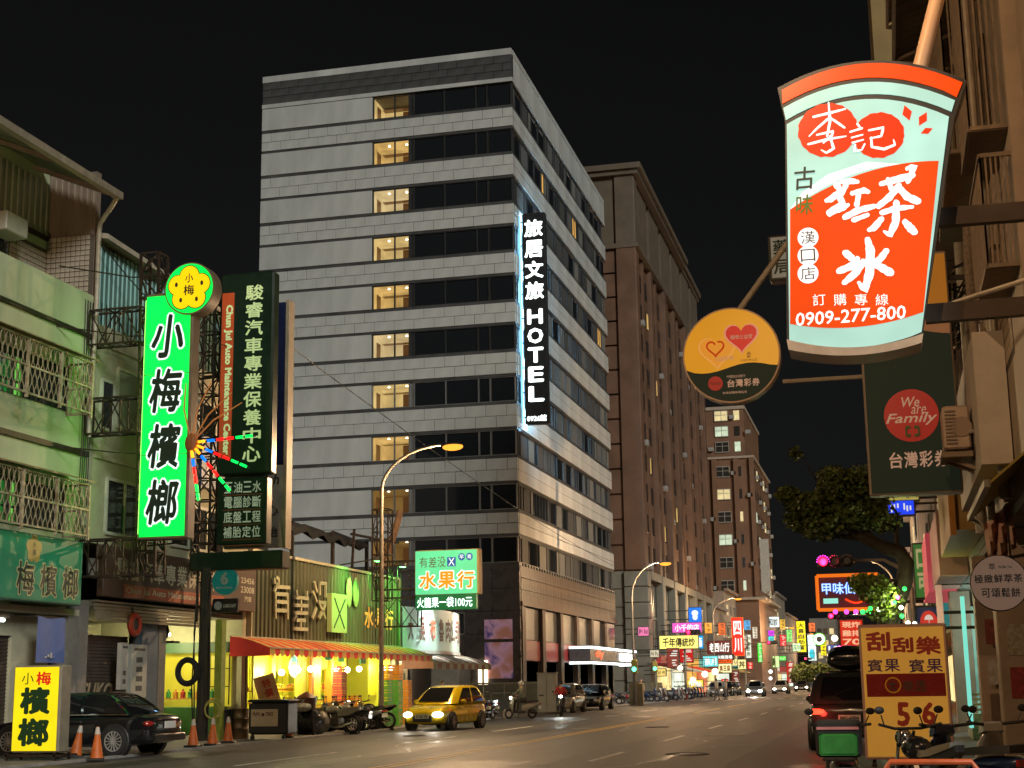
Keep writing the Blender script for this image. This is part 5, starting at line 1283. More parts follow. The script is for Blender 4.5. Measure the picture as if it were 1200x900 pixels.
# near right: delivery scooter and two parked scooters
dsx = again(sc0,-.62,18.4,93,P_SC[0],'dark delivery scooter seen from behind with large green box',0.)
again(sc0,.72,17.2,124,P_SC[3],'dark blue scooter with raised mirrors before the lottery board'); again(mb0,.28,16.9,112,P_SC[0],'black motorcycle leaning before the lottery board'); again(sc0,1.25,17.9,118,P_SC[2],'white panelled scooter parked nearest the shop pillar')
db = thing('delivery_box','black framed delivery box with bright green panel on scooter rack','delivery box',(-.62,17.6,.82))
MB().bbox(-.87,-.37,17.35,17.8,.70,1.10,.03).build('box_body', mat('box_black_cloth',(.025,.025,.025),.8), db)
MB().bbox(-.83,-.41,17.325,17.35,.72,.96,.02).build('green_panel', mat('panel_green',(.03,.24,.04),.6,var=.3,scale=6), db)
b = MB(); b.box(-.85,-.39,17.33,17.349,1.0,1.03); b.build('reflective_strip', mat('strip_pink',(.6,.25,.25),.3), db)
b = MB(); b.bbox(-.8,-.44,17.3,17.85,.66,.70,.01); b.build('rack', M_STEEL, db)
rl = thing('orange_rail','low orange tubular barrier in front of the parked scooters','barrier',(.2,14,0))
q0,q1 = PY(1038,893,15), PY(1100,896,15)
b = MB(); b.tube([(q0.x,15,0),(q0.x,15,q0.z-.06),(q0.x+.04,15,q0.z),(q1.x+.3,15,q0.z),(q1.x+.34,15,q0.z-.06),(q1.x+.34,15,0)],.028,8); b.build('rail', mat('rail_orange',(.75,.16,.05),.45), rl, True)
b = MB(); b.tube([(q0.x,15,.3),(q1.x+.34,15,.3)],.02,8); b.build('lower_bar', mat('rail_orange',(.75,.16,.05)), rl, True)
# ---------- people
M_SKIN = mat('skin', (.42,.25,.17), .6, var=.1)
def person(label, joints, mtl, loc, rz, top, bottom, helmet=None, hair=(.02,.015,.012)):
    """joints: list of (pos, radius, parent index); one continuous skinned body, clothes as materials by height"""
    o = thing('person', label, 'person', (0,0,0))
    me = bpy.data.meshes.new('body'); me.from_pydata([j[0] for j in joints],[(j[2],i) for i,j in enumerate(joints) if j[2] is not None],[])
    bo = bpy.data.objects.new('body',me); COL.objects.link(bo)
    sk = bo.modifiers.new('skin','SKIN'); sk.use_smooth_shade=True
    for i,j in enumerate(joints):
        r_ = j[1] if hasattr(j[1],'__len__') else (j[1],j[1]); me.skin_vertices[0].data[i].radius = r_
    me.skin_vertices[0].data[0].use_root=True
    ss = bo.modifiers.new('sub','SUBSURF'); ss.levels=2; ss.render_levels=2
    COL.objects.unlink(bo); _TS.collection.objects.link(bo); _TS.view_layers[0].update(); dg = _TS.view_layers[0].depsgraph; m2 = bpy.data.meshes.new_from_object(bo.evaluated_get(dg)); bpy.data.objects.remove(bo)
    m2.materials.clear()
    for m in (top,bottom,M_SKIN,M_BLKPL): m2.materials.append(m)
    segs = [(V(joints[j[2]][0]),V(j[0]),j[3]) for j in joints if j[2] is not None]
    def near(c):
        best=9;mi=0
        for a,b_,k in segs:
            t = max(0,min(1,(c-a).dot(b_-a)/max((b_-a).length_squared,1e-6))); d=(a+(b_-a)*t-c).length
            if d<best: best=d;mi=k
        return mi
    for p in m2.polygons: p.material_index = near(p.center); p.use_smooth=True
    body = put('body', m2, o)
    hp = V([j for j in joints if len(j)>4 and j[4]=='head'][0][0])
    hd = MB(); hd.ball(hp+V((0,0,.05)),(.088,.078,.115),14,10); h = hd.build('head', M_SKIN, body, True)
    fc = MB(); fc.ball(hp+V((.09,0,.03)),(.018,.014,.022),8,5); fc.build('nose', M_SKIN, h, True) if False else None
    hm = MB()
    if helmet: hm.ball(hp+V((-.012,0,.085)),(.125,.112,.105),14,9); hm.build('helmet', helmet, body, True)
    else: hm.ball(hp+V((-.02,0,.085)),(.092,.085,.095),14,9); hm.build('hair', mat('hair_dark',hair,.6), body, True)
    o.location=loc; o.rotation_euler=(0,0,rz); return o
def rider_j():
    J=[((-.18,0,.88),(.15,.13),None,0),((-.14,0,1.08),(.15,.12),0,0),((-.08,0,1.30),(.17,.11),1,0),((-.05,0,1.42),(.06,.06),2,2),((-.03,0,1.50),(.065,.065),3,2,'head')]
    for s in (-1,1):
        b=len(J); J+=[((-.07,s*.19,1.34),.06,2,0),((.10,s*.25,1.14),.048,b,0),((.30,s*.30,1.05),.032,b+1,0),((.36,s*.31,1.04),.028,b+2,2)]
        b=len(J); J+=[((-.15,s*.10,.82),.09,0,1),((.20,s*.17,.78),.075,b,1),((.24,s*.14,.42),.05,b+1,1),((.22,s*.13,.36),.04,b+2,3),((.34,s*.13,.36),.035,b+3,3)]
    return J
def walk_j(st=.16):
    J=[((0,0,.95),(.14,.12),None,1),((0,0,1.12),(.13,.11),0,0),((.01,0,1.36),(.17,.10),1,0),((.02,0,1.48),(.05,.05),2,2),((.03,0,1.57),(.06,.06),3,2,'head')]
    for s in (-1,1):
        b=len(J); J+=[((.01,s*.19,1.40),.055,2,0),((-.04*s,s*.23,1.14),.042,b,0),((.06-.09*s,s*.22,.92),.032,b+1,2),((.09-.09*s,s*.21,.84),.03,b+2,2)]
        b=len(J); J+=[((0,s*.09,.88),.085,0,1),((.04+st*.5*s,s*.10,.48),.06,b,1),((-.02+st*s,s*.10,.09),.042,b+1,1),((.12+st*s,s*.11,.04),.038,b+2,3)]
    return J
def cloth(nm,c): return mat('cloth_'+nm,c,.85,var=.3,scale=6)
for i,(x,y,a,top,bot,hel,lb,lb2) in enumerate(((-16.3,66.5,-138,cloth('grey',(.16,.16,.14)),cloth('dark',(.03,.03,.035)),mat('helmet_cream',(.5,.45,.36),.3),'motorcyclist in grey jacket and cream helmet riding a lit scooter','silver scooter with bright headlight under the grey jacketed rider'),(-15.3,70.5,-80,cloth('red',(.40,.03,.03)),cloth('navy',(.03,.03,.05)),mat('helmet_black',(.02,.02,.02),.25),'motorcyclist in red top and black helmet riding towards the viewer','dark scooter with bright headlight under the red topped rider'))):
    person(lb,rider_j(),None,(x,y,0),radians(a),top,bot,hel)
    s_ = again(sc0,x,y,a,P_SC[1 if i==0 else 0],lb2,0.)
    for ch in s_.children:
        if ch.name.split('.')[0]=='headlight': ch.material_slots[0].link='OBJECT'; ch.material_slots[0].material=M_HEAD
    L_ = bpy.data.lights.new('scooter_beam','SPOT'); L_.energy=140; L_.spot_size=radians(80); L_.spot_blend=.7; L_.color=(.9,1,.95); L_.shadow_soft_size=.06
    lo = bpy.data.objects.new('scooter_beam',L_); COL.objects.link(lo); lo.parent=s_; lo.location=(.6,0,.94); lo.rotation_euler=(0,radians(-82),0)
g1=GR(735,822); 
person('pedestrian in pale shirt crossing the street by the crossing','' or walk_j(),None,(-13.9,124,0),radians(150),cloth('pale',(.5,.45,.36)),cloth('jean',(.1,.11,.13)))
person('pedestrian in light grey clothes walking beside the pale shirted one',walk_j(-.16),None,(-13.2,124.4,0),radians(160),cloth('light_grey',(.4,.4,.38)),cloth('blue_grey',(.12,.13,.15)))
person('person in beige standing among the parked scooters',walk_j(.05),None,(-18.0,111,0.03),radians(-70),cloth('beige',(.42,.32,.2)),cloth('brown',(.1,.07,.05)))
person('shopper in dark clothes outside the braised meat shop',walk_j(.08),None,(-19.3,64.2,.03),radians(60),cloth('dark',(.03,.03,.035)),cloth('dark',(.03,.03,.035)))
# ================================================================== SMALL THINGS ON THE LEFT PAVEMENT
M_CONE = mat('cone_orange', (.62,.14,.02), .55, var=.35, scale=6)
M_CONEW = mat('cone_band', (.55,.5,.42), .5, var=.3)
def cone(label, x, y, tilt=0, z=.03):
    o = thing('traffic_cone', label, 'traffic cone', (0,0,0), 'traffic cones by the kerb')
    b = MB(); b.bbox(-.19,.19,-.19,.19,0,.06,.015); b.build('base', M_BLKPL, o)
    b = MB(); b.lathe((0,0,.06),(0,0,1),[(0,.145),(.02,.14),(.66,.03),(.67,.02)],16); b.build('cone_body', M_CONE, o, True)
    b = MB(); b.lathe((0,0,.06),(0,0,1),[(.50,.062),(.505,.067),(.655,.041),(.66,.03)],16,caps=False); b.build('white_band', M_CONEW, o, True)
    o.location=(x,y,z); o.rotation_euler=(0,radians(tilt),random.random()); return o
for (px,py,t,lb) in ((88,889,8,'tilted faded traffic cone beside the yellow betel sign'),(113,893,0,'upright traffic cone in front of the black sedan'),(226,877,0,'traffic cone behind the black sedan, first of three'),(249,875,0,'traffic cone beside the steel drums, middle of three'),(267,872,0,'traffic cone nearest the parts washer bin, last of three'),(338,866,0,'traffic cone between the black bin and the rubbish bags')):
    g_ = GR(px,py); cone(lb,g_.x,g_.y,t)
# yellow illuminated betel-nut sign standing on a wheeled frame
bs = thing('betel_pavement_sign','yellow lit pavement sign with black and red characters on frame','sign',(-18.65,30.6,0))
MB().bbox(-19.28,-18.08,30.5,30.95,.2,2.12,.03).build('sign_box', mat('sign_frame_grey',(.25,.22,.16),.5,var=.3), bs)
MB().box(-19.24,-18.14,30.485,30.499,.24,2.08).build('sign_face', glow('sign_yellow',s2l(246,222,20),.85,.12,1.5), bs)
F = Frame((-19.24,30.484,.24),FRONT); lt=MB(); F.text(lt,'小',.18,.48,1.46,1.72,.004,0); F.text(lt,'檳',.16,.92,.80,1.40,.006,.045); F.text(lt,'榔',.14,.92,.10,.72,.006,.045); lt.build('lettering', mat('letter_green_black',(.01,.045,.012),.5,var=0), bs)
lt=MB(); F.text(lt,'梅',.54,.92,1.44,1.74,.006,.03); lt.build('red_character', glow('letter_red_lit',s2l(225,40,20),.7), bs)
b=MB()
for x in (-19.3,-18.1):
    b.bar((x,30.4,.1),(x,31.0,.1),.05); b.bar((x,30.4,.02),(x,30.4,.2),.05); b.bar((x,31.0,.02),(x,31.0,.2),.05)
b.bar((-19.4,30.4,.14),(-17.9,30.4,.14),.05); b.bar((-19.4,31.0,.14),(-17.9,31.0,.14),.05); b.bar((-19.3,30.4,.1),(-18.7,30.4,.2),.03); b.build('stand', M_STEEL, bs)
# blue banner on the pillar
bb = thing('blue_banner','faded blue banner hung on the arcade pillar above betel sign','banner',(XF+.1,34.6,2))
q0,q1 = PX(44,722,XF+.25), PX(74,777,XF+.25)
b=MB(); n=8; 
b.loft([[(XF+.25+.03*sin(k),q0.y+(q1.y-q0.y)*k/n,q1.z) for k in range(n+1)],[(XF+.25+.02*sin(k+1),q0.y+(q1.y-q0.y)*k/n,q0.z) for k in range(n+1)]],False,False,0,False); b.build('cloth', mat('banner_blue',(.10,.15,.38),.7,var=.2), bb, True)
b=MB(); b.bar((XF,q0.y-.05,q0.z),(XF+.27,q0.y-.05,q0.z),.03); b.bar((XF+.25,q0.y-.1,q0.z),(XF+.25,q1.y+.1,q0.z),.03); b.build('rod', M_STEEL, bb)
lt=MB(); Fq=Frame((XF+.29,q0.y,q1.z),LEFTW)
for k in range(4): Fq.rect(lt,.35+.13*k,.43+.13*k,.12+.03*(k%2),.16+.05*(k%3),.01,.014)
lt.build('worn_print', mat('board_white',(.5,.5,.48)), bb)
# notices on the blue pillar
for i,(px0,px1,py0,py1,lb) in enumerate(((155,171,755,817,'white notice board with icons on the blue pillar'),(143,149,753,808,'narrow white notice strip beside the shutter'))):
    xx = XF+.1+i*.05; a,c = PX(px0,py0,xx),PX(px1,py1,xx); nb = thing('notice_board',lb,'notice',(xx,a.y,c.z))
    MB().box(xx-.14,xx,a.y,c.y,c.z,a.z).build('board', mat('notice_white',(.45,.45,.40),.6,var=.2), nb)
    lt=MB(); Fq=Frame((xx+.001,a.y,c.z),LEFTW); w_,h_=c.y-a.y,a.z-c.z
    for k in range(4 if i==0 else 2): Fq.rect(lt,w_*.3,w_*.7,h_*(.12+.18*k),h_*(.22+.18*k),.0,.004)
    Fq.rect(lt,w_*.15,w_*.85,h_*.88,h_*.93,.0,.004); lt.build('print', mat('letter_grey',(.08,.08,.08),.6), nb)
# red round hose reel / bell
rr = thing('red_reel','round red reel mounted high on the blue pillar','reel',(XF+.2,41,3.2))
q=PX(158,732,XF+.2); b=MB(); b.torus(q,(1,0,0),.26,.09,22,8); b.build('red_ring', mat('reel_red',(.5,.06,.03),.5), rr, True)
b=MB(); b.lathe(q-V((.1,0,0)),(1,0,0),[(0,.22),(.14,.16)],18); b.build('drum', M_BLKPL, rr, True)
MB().box(XF-.02,q.x-.08,q.y-.06,q.y+.06,q.z-.1,q.z+.5).build('bracket', M_STEEL, rr)
# shutter graffiti print
lt=MB(); Frame((XF-.56,38.0,1.15),LEFTW).text(lt,'SUKO',.2,2.0,.15,.62,.03,.04,shear=.3); lt.build('painted_lettering', mat('faded_paint',(.42,.33,.2),.7), B)
# utility pole with cables and hung tyre
up = thing('utility_pole','thick dark utility pole with cables beside the lit garage','utility pole',(-19.9,41.8,0))
ux=PY(238,800,41.8).x
b=MB(); b.lathe((ux,41.8,0),(0,0,1),[(0,.19),(3.0,.165),(5.15,.15)],12); b.build('pole', mat('pole_dark',(.055,.045,.03),.8,var=.5,scale=4,bump=.4), up, True)
for k in range(5):
    a=k*1.2; b=MB(); b.tube([(ux+.26*cos(a),41.8-.2+.05*k,5),(ux+.28*cos(a+.2),41.6,3.2),(ux+.3*cos(a-.1),41.62,1.6),(ux+.24*cos(a),41.65,.2)],.022,6); b.build('cable', M_CABLE, up, True)
b=MB(); b.torus((ux+.45,41.6,.95),(0,1,0),.28,.025,16,6); b.torus((ux+.43,41.55,.92),(0.1,1,0),.24,.025,16,6); b.build('coiled_hose', mat('hose_yellow',(.45,.42,.12),.6), up, True)
b=MB(); b.bar((ux+.35,42.2,0),(ux+.35,42.2,3.6),.22,.3); b.build('green_strip', mat('strip_lime',(.34,.42,.06),.6,var=.3), up)
def tyre(label,c,axis,R=.3):
    o=thing('car_tyre',label,'tyre',c,'used car tyres'); b=MB(); b.torus(c,axis,R-.07,.09,24,8); b.build('tyre_ring',M_TYRE,o,True); return o
tyre('black tyre hung on the utility pole',(ux-.35,41.45,2.05),(.2,1,0),.42)
tyre('left of the tyres racked above the garage opening',(-22.3,42.6,3.3),(.2,1,0)); tyre('right of the tyres racked above the garage opening',(-21.9,42.6,3.3),(.2,1,0))
b=MB(); b.bar((-22.8,42.9,2.98),(-21.4,42.9,2.98),.06); b.bar((-22.8,42.5,2.98),(-21.4,42.5,2.98),.06); b.bar((-22.7,42.7,2.98),(-22.7,42.7,3.85),.05); b.build('tyre_rack', M_STEEL, B)
# drums, black bin with notice, rubbish bags, brooms
def drum(label,x,y,r,h,m):
    o=thing('steel_drum',label,'drum',(x,y,.03),'steel drums beside the pole'); b=MB()
    b.lathe((x,y,.03),(0,0,1),[(0,r),(h*.33,r),(h*.35,r+.015),(h*.37,r),(h*.66,r),(h*.68,r+.015),(h*.7,r),(h-.02,r),(h,r+.01),(h,r-.02),(h-.05,r-.03)],20); b.build('shell',m,o,True)
    b=MB(); b.lathe((x,y,.03+h-.06),(0,0,1),[(0,r-.03),(.01,r-.03)],20); b.build('lid',m,o); return o
drum('dark dented steel drum beside the utility pole',PY(262,840,42.6).x,42.6,.3,.88,mat('drum_dark',(.05,.05,.045),.4,.6,var=.5)); drum('brown steel drum with bucket next to the black bin',PY(280,840,43).x,43,.3,.9,mat('drum_brown',(.14,.09,.04),.45,.5,var=.5))
bn=thing('parts_bin','black wheeled bin with white notice panel on its front','bin',(-18.4,42.4,0)); bx_=PY(291,840,42.3).x; bx2=PY(337,840,42.3).x
MB().bbox(bx_,bx2,42.3,43.1,.18,1.12,.05).build('bin_body', M_BLKPL, bn); MB().bbox(bx_-.03,bx2+.03,42.25,43.15,1.12,1.2,.03).build('lid', M_BLKPL, bn)
MB().box(bx_+.1,bx2-.3,42.27,42.29,.42,.92).build('notice_panel', mat('notice_cream',(.55,.42,.30),.6,var=.15), bn)
lt=MB(); Fq=Frame((bx_+.1,42.268,.42),FRONT); Fq.text(lt,'MUMU',.06,.3,.3,.42,.003,.03); Fq.text(lt,'TIRES',.46,.72,.3,.42,.003,.03); Fq.poly(lt,circ(.385,.34,.05),.001,.003); lt.build('lettering', mat('letter_maroon',(.12,.03,.025),.5), bn)
for x in (bx_+.12,bx2-.12): b=MB(); b.lathe((x-.03,42.35,.09),(1,0,0),[(0,.09),(.06,.09)],14); b.build('castor', M_TYRE, bn)
for x in (bx_+.12,bx2-.12): b=MB(); b.bar((x,42.36,.09),(x,42.4,.24),.06); b.build('castor_fork', M_STEEL, bn)
def bag(label,c,r,m,seed):
    rs_=random.Random(seed); b=MB(); n,mm=18,11; rings=[]
    for i in range(mm+1):
        t=-pi/2+pi*i/mm; q=max(cos(t),.03)**.8
        rings.append([V(c)+V((r[0]*q*cos(2*pi*k/n)*(1+rs_.uniform(-.09,.09)),r[1]*q*sin(2*pi*k/n)*(1+rs_.uniform(-.09,.09)),r[2]*(sin(t)+1)*(1+rs_.uniform(-.04,.04))))for k in range(n)])
    top=V(c)+V((0,0,2*r[2])); b.loft(rings); o=thing('rubbish_bag',label,'rubbish bag',c,'rubbish bags on the pavement'); b.build('bag',m,o,25)
    b=MB(); b.lathe(top-V((0,0,.05)),(0,0,1),[(0,.05),(.06,.035),(.1,.06),(.16,.1)],10); b.build('tied_neck',m,o,True); return o
M_BAG=mat('black_bag',(.015,.015,.017),.25,var=.3,scale=9,bump=.6); M_BAGW=mat('clear_bag',(.30,.30,.27),.25,var=.4,scale=8,bump=.6)
g_=GR(358,862); bag('large black rubbish bag between bin and motorcycles',(g_.x,g_.y,.03),(.55,.5,.42),M_BAG,1); g_=GR(374,861); bag('pale translucent rubbish bag leaning on the motorcycles',(g_.x,g_.y,.03),(.35,.3,.36),M_BAGW,2); bag('small pale bag on top of the black rubbish bag',(PY(350,820,45).x,45.3,.78),(.3,.3,.14),M_BAGW,3)
kt=thing('cooking_pot','dark red covered pot on stool beside rubbish bags','pot',(-18.7,46,.6)); q=PY(359,828,46.2)
b=MB(); b.lathe((q.x,46.2,.85),(0,0,1),[(0,.3),(.35,.34),(.4,.3),(.5,.12),(.55,.03)],18); b.build('pot',mat('pot_red',(.16,.05,.025),.4,var=.4),kt,True)
b=MB(); b.bar((q.x-.25,46.2,.03),(q.x-.2,46.2,.85),.05); b.bar((q.x+.25,46.2,.03),(q.x+.2,46.2,.85),.05); b.box(q.x-.32,q.x+.32,45.95,46.45,.8,.85); b.build('stool',M_STEEL,kt)
# barriers and utility cabinet in front of the hotel
for i,(px,lb) in enumerate(((585,'steel pedestrian barrier before the hotel hoarding'),)):
    g_=GR(px,838); o=thing('steel_barrier',lb,'barrier',(g_.x,g_.y,0)); b=MB(); x0,y0=g_.x-.4,g_.y
    b.tube([(x0,y0,.03),(x0,y0,1.05),(x0+.05,y0,1.1),(x0+1.25,y0,1.1),(x0+1.3,y0,1.05),(x0+1.3,y0,.03)],.025,8); b.build('frame',mat('barrier_steel',(.4,.4,.38),.4,.8),o,True)
    MB().box(x0+.06,x0+1.24,y0-.01,y0+.01,.25,.8).build('panel',mat('barrier_dark',(.06,.06,.06),.5),o); b=MB(); b.bar((x0,y0-.3,.05),(x0,y0+.3,.05),.04); b.bar((x0+1.3,y0-.3,.05),(x0+1.3,y0+.3,.05),.04); b.build('foot',MATS['barrier_steel'],o)
hd_=thing('site_hoarding','low grey green hoarding along the pavement before the hotel','hoarding',(-21,80,0))
for i in range(6):
    a=(-26.5+i*1.25); MB().bbox(a,a+1.2,84.0,84.1,.06,1.55,.01).build('hoarding_panel',mat('hoarding_grey',(.17,.19,.15),.6,var=.3,scale=1.5),hd_)
MB().box(-26.6,-19.0,83.98,84.12,1.56,1.66).build('top_rail',mat('hoarding_rail',(.3,.3,.25),.5),hd_)
MB().box(-24.4,-23.5,83.96,83.99,.8,1.3).build('notice_plate',mat('notice_white',(.45,.45,.40)),hd_)
cb=thing('utility_cabinet','tall grey utility cabinet behind the first motorcyclist','cabinet',(-18.4,77.5,0)); q0,q1=PY(630,835,78),PY(651,789,78)
MB().bbox(q0.x,q1.x,78,78.5,.05,q1.z,.02).build('cabinet_body',mat('cabinet_grey',(.28,.27,.24),.5,var=.25,scale=2),cb)
b=MB(); b.box((q0.x+q1.x)/2-.01,(q0.x+q1.x)/2+.01,77.99,78.0,.2,q1.z-.08); b.box(q0.x+.1,q0.x+.35,77.985,78.0,.9,.98); b.build('door_seam',M_BLKPL,cb)
MB().box(q0.x-.03,q1.x+.03,77.96,78.54,q1.z,q1.z+.05).build('cap',MATS['cabinet_grey'],cb)
# ================================================================== BROWN TOWER, APARTMENT BLOCK, FAR STREET
M_BRT = mat('brown_wall_tile', (.15,.078,.044), .6, var=.35, scale=.4, bump=.1)
M_BRS = mat('grey_rusticated_stone', (.19,.18,.14), .7, var=.25, scale=.6, bump=.2)
M_BRC = mat('tower_top_stone', (.13,.095,.062), .7, var=.25, scale=.5)
bt = thing('brown_tower','tall brown tiled tower with pilasters and stone base beside the hotel','building',(-29,170,0))
TX,TY0,TY1 = -22.5,143.5,198.
MB().box(-40,TX-.6,TY0+.3,TY1,0,53).build('wall_core', M_BRT, bt)
for k in range(13):
    z0 = 12.3+k*2.5; MB().box(-40,TX-2.0,TY0,TY0+.29,z0,z0+2.3).build('front_panel', M_BRT, bt)
for k in range(7): MB().box(-40,TX-2.0,TY0,TY0+.29,.0+k*1.75,.0+k*1.75+1.65).build('base_course', M_BRS, bt)
MB().box(-40,TX-2.0,TY0-.02,TY0+.29,44.9,52.4).build('top_panel', M_BRC, bt)
MB().bbox(TX-2.0,TX+.1,TY0-.3,TY0+1.6,12.2,45,.1).build('corner_pier', M_BRT, bt)
for k in range(8): MB().bbox(TX-2.1,TX+.25,TY0-.4,TY0+1.7,k*1.52,k*1.52+1.46,.06).build('pier_block', M_BRS, bt)
MB().bbox(TX-2.0,TX+.1,TY0-.3,TY0+1.6,45.01,52.5,.1).build('pier_top', M_BRC, bt)
for (z,h,e) in ((52.4,.5,.6),(52.9,.6,.9),(44.7,.5,.4)):
    MB().box(-40,TX+e,TY0-e,TY0+2.2,z,z+h-.01).build('cornice', M_BRC, bt)
    for j in range(3): MB().box(TX-3,TX+e-.02-.5*(j==2),TY0+2.21+j*17.3,TY0+2.2+(j+1)*17.3-.02,z-.4*j*0,z+h-.02).build('cornice', M_BRC, bt)
win_m = MB().bbox(-.34,.06,-.5,.5,-.88,.88,.02).mesh('window', glass('tower_glass',(.012,.010,.009),.25))
win_f = MB(); 
rs = random.Random(21)
bays = 6; bw_ = (TY1-TY0-1.7)/bays
for i in range(bays):
    y0 = TY0+1.7+i*bw_
    MB().bbox(TX-.6,TX+(.35 if i%2 else .15),y0+bw_-1.6,y0+bw_,12.3,44.7,.06).build('pilaster', M_BRT, bt)
    MB().bbox(TX-.6,TX+.4,y0+bw_-1.8,y0+bw_+.1,0,12.2,.08).build('stone_pier', M_BRS, bt)
    MB().box(TX-.59,TX-.05,y0+3.0,y0+3.9,12.3,44.6).build('thin_pilaster', M_BRT, bt)
    MB().box(TX-.59,TX-.1,y0+.05,y0+bw_-1.62,44.9,52.3).build('top_wall', M_BRC, bt)
    for k in range(10):
        z = 14.0+k*3.1
        for yy in (y0+1.0,y0+2.2,y0+4.8,y0+6.1): put('window', win_m, bt, (TX-.24,yy,z))
        MB().box(TX-.59,TX-.25,y0+.02,y0+2.98,z+.9,z+2.2).build('spandrel', M_BRT, bt)
        MB().box(TX-.59,TX-.25,y0+3.92,y0+bw_-1.62,z+.9,z+2.2).build('spandrel', M_BRT, bt)
    MB().box(TX-.5,TX-.3,y0+.1,y0+bw_-1.9,4.2,11.2).build('podium_glazing', glass('tower_glass'), bt)
    gl_ = MB()
    for k in range(5): gl_.box(TX-.32,TX-.22,y0+.3+k*1.25,y0+.42+k*1.25,4.2,11.2)
    gl_.box(TX-.31,TX-.21,y0+.1,y0+bw_-1.9,7.6,7.9); gl_.build('podium_mullions', M_BRS, bt)
    for z in (11.4,): MB().box(TX-.6,TX+.3,y0+.11,y0+bw_-1.81,z,z+.8).build('podium_cornice', M_BRS, bt)
# a few rooms lit and air conditioners hung on the tower's street side
lw_=MB().bbox(-.02,.02,-.44,.44,-.8,.8,.01).mesh('lit_window', glow('tower_room',s2l(225,185,110),.6,.3,2)); acx=MB().bbox(-.02,.45,-.42,.42,-.3,.3,.03).mesh('air_conditioner', mat('tower_ac',(.28,.26,.23),.6,var=.3))
for i,k,j in ((0,3,2),(1,6,1),(2,2,3),(3,8,0),(1,1,2),(4,4,1),(0,8,3),(2,7,0)):
    put('lit_window', lw_, bt, (TX-.16,TY0+1.7+i*bw_+(1.0,2.2,4.8,6.1)[j],14.0+k*3.1))
for i in range(bays):
    for k in range(10):
        if (i*3+k*7)%4==0: put('air_conditioner', acx, bt, (TX-.22,TY0+1.7+i*bw_+(1.6,5.4)[k%2],14.0+k*3.1-1.25))
# apartment block
ap = thing('apartment_block','far reddish brown apartment block with scattered lit windows','building',(-25,245,0))
AY=230.; ax0,ax1 = PY(815,640,AY).x,PY(893,640,AY).x; zt=PY(860,537,AY).z; ztt=PY(860,478,AY).z
M_AP=mat('apartment_tile',(.20,.10,.052),.6,var=.25,scale=.3)
MB().box(ax0-8,ax1-.9,AY+.3,AY+32,0,zt).build('wall_core', M_AP, ap)
MB().box(ax0-8,ax1-2.0,AY+1.2,AY+28,zt+.35,ztt).build('upper_storeys', M_AP, ap)
MB().box(ax0-8,ax1-.6,AY,AY+32.3,zt,zt+.34).build('cornice', mat('pale_cornice',(.42,.33,.24),.7), ap)
MB().box(ax0-8,ax1-1.8,AY+1.0,AY+28.2,ztt,ztt+.5).build('cornice', MATS['pale_cornice'], ap)
MB().box(ax0-8,ax1+.2,AY-.3,AY+32.3,13.6,14.0).build('cornice', MATS['pale_cornice'], ap)
wl=[glow('apartment_window_lit',s2l(225,205,150),.8,.3,1),glow('apartment_window_cool',s2l(205,220,190),.75,.3,1),glass('apartment_window_dark',(.035,.03,.025),.15)]
aw=[MB().bbox(-1.0,1.0,-.08,.08,-.75,.75,.02).mesh('window',m) for m in wl]; aws=[MB().bbox(-.45,.45,-.08,.08,-.75,.75,.02).mesh('window',m) for m in wl]
fm=MB(); 
for e in (-1.05,0,1.0): fm.box(e,e+.07,-.14,.0,-.8,.8)
fm.box(-1.05,1.07,-.14,.0,-.85,-.75); fm.box(-1.05,1.07,-.14,0,.75,.85); fm.box(-1.05,1.07,-.13,0,.1,.16); fmesh=fm.mesh('window_frame',mat('white_frame',(.4,.38,.33),.5))
acm=MB().bbox(-.4,.4,-.5,0,-.3,.3,.03).mesh('air_conditioner',mat('ac_grey',(.35,.33,.3),.5))
lit={(0,1):0,(1,1):1,(2,2):1,(3,0):0,(4,1):0,(5,2):0,(5,0):1,(6,1):1,(7,0):1,(4,3):0,(2,3):0,(0,2):0,(9,1):0,(8,2):1,(10,0):1}
nf=int((zt-14.5)/3.35)
for f in range(nf+3):
    for c,(fx,small) in enumerate(((.13,0),(.50,0),(.76,1))):
        z = 15.8+f*(zt-14.3)/nf if f<nf else zt+2.0+(f-nf)*(ztt-zt-.5)/3
        yy = AY+.3 if f<nf else AY+1.2
        x=ax0+(ax1-.9-ax0)*fx; k=lit.get((nf+2-f,c),2)
        put('window',(aws if small else aw)[k],ap,(x,yy,z))
        if not small: put('window_frame',fmesh,ap,(x,yy-.05,z))
        if (f+c)%3==0: put('air_conditioner',acm,ap,(x+1.7,yy-.05,z-.3))
for fx in (.33,.66,.9): MB().box(ax0+(ax1-ax0)*fx-.35,ax0+(ax1-ax0)*fx+.35,AY-.25,AY+.29,14.1,zt).build('pilaster',M_AP,ap)
q0,q1=PY(890,632,AY-.4),PY(905,693,AY-.4); MB().box(q0.x,q1.x-.2,AY-.55,AY-.3,q1.z,q0.z).build('blank_white_panel',mat('panel_offwhite',(.40,.37,.31),.6,emit=.05),ap)
for f in range(nf):
    for j in range(7):
        k=2 if rs.random()<.75 else rs.choice((0,1)); w_=put('window',aws[k],ap,(ax1-.85,AY+3+j*4.2,15.8+f*(zt-14.3)/nf)); w_.rotation_euler=(0,0,pi/2)
        if (f+j)%2: b_=put('air_conditioner',acm,ap,(ax1-.85,AY+5+j*4.2,15.3+f*(zt-14.3)/nf)); b_.rotation_euler=(0,0,pi/2)
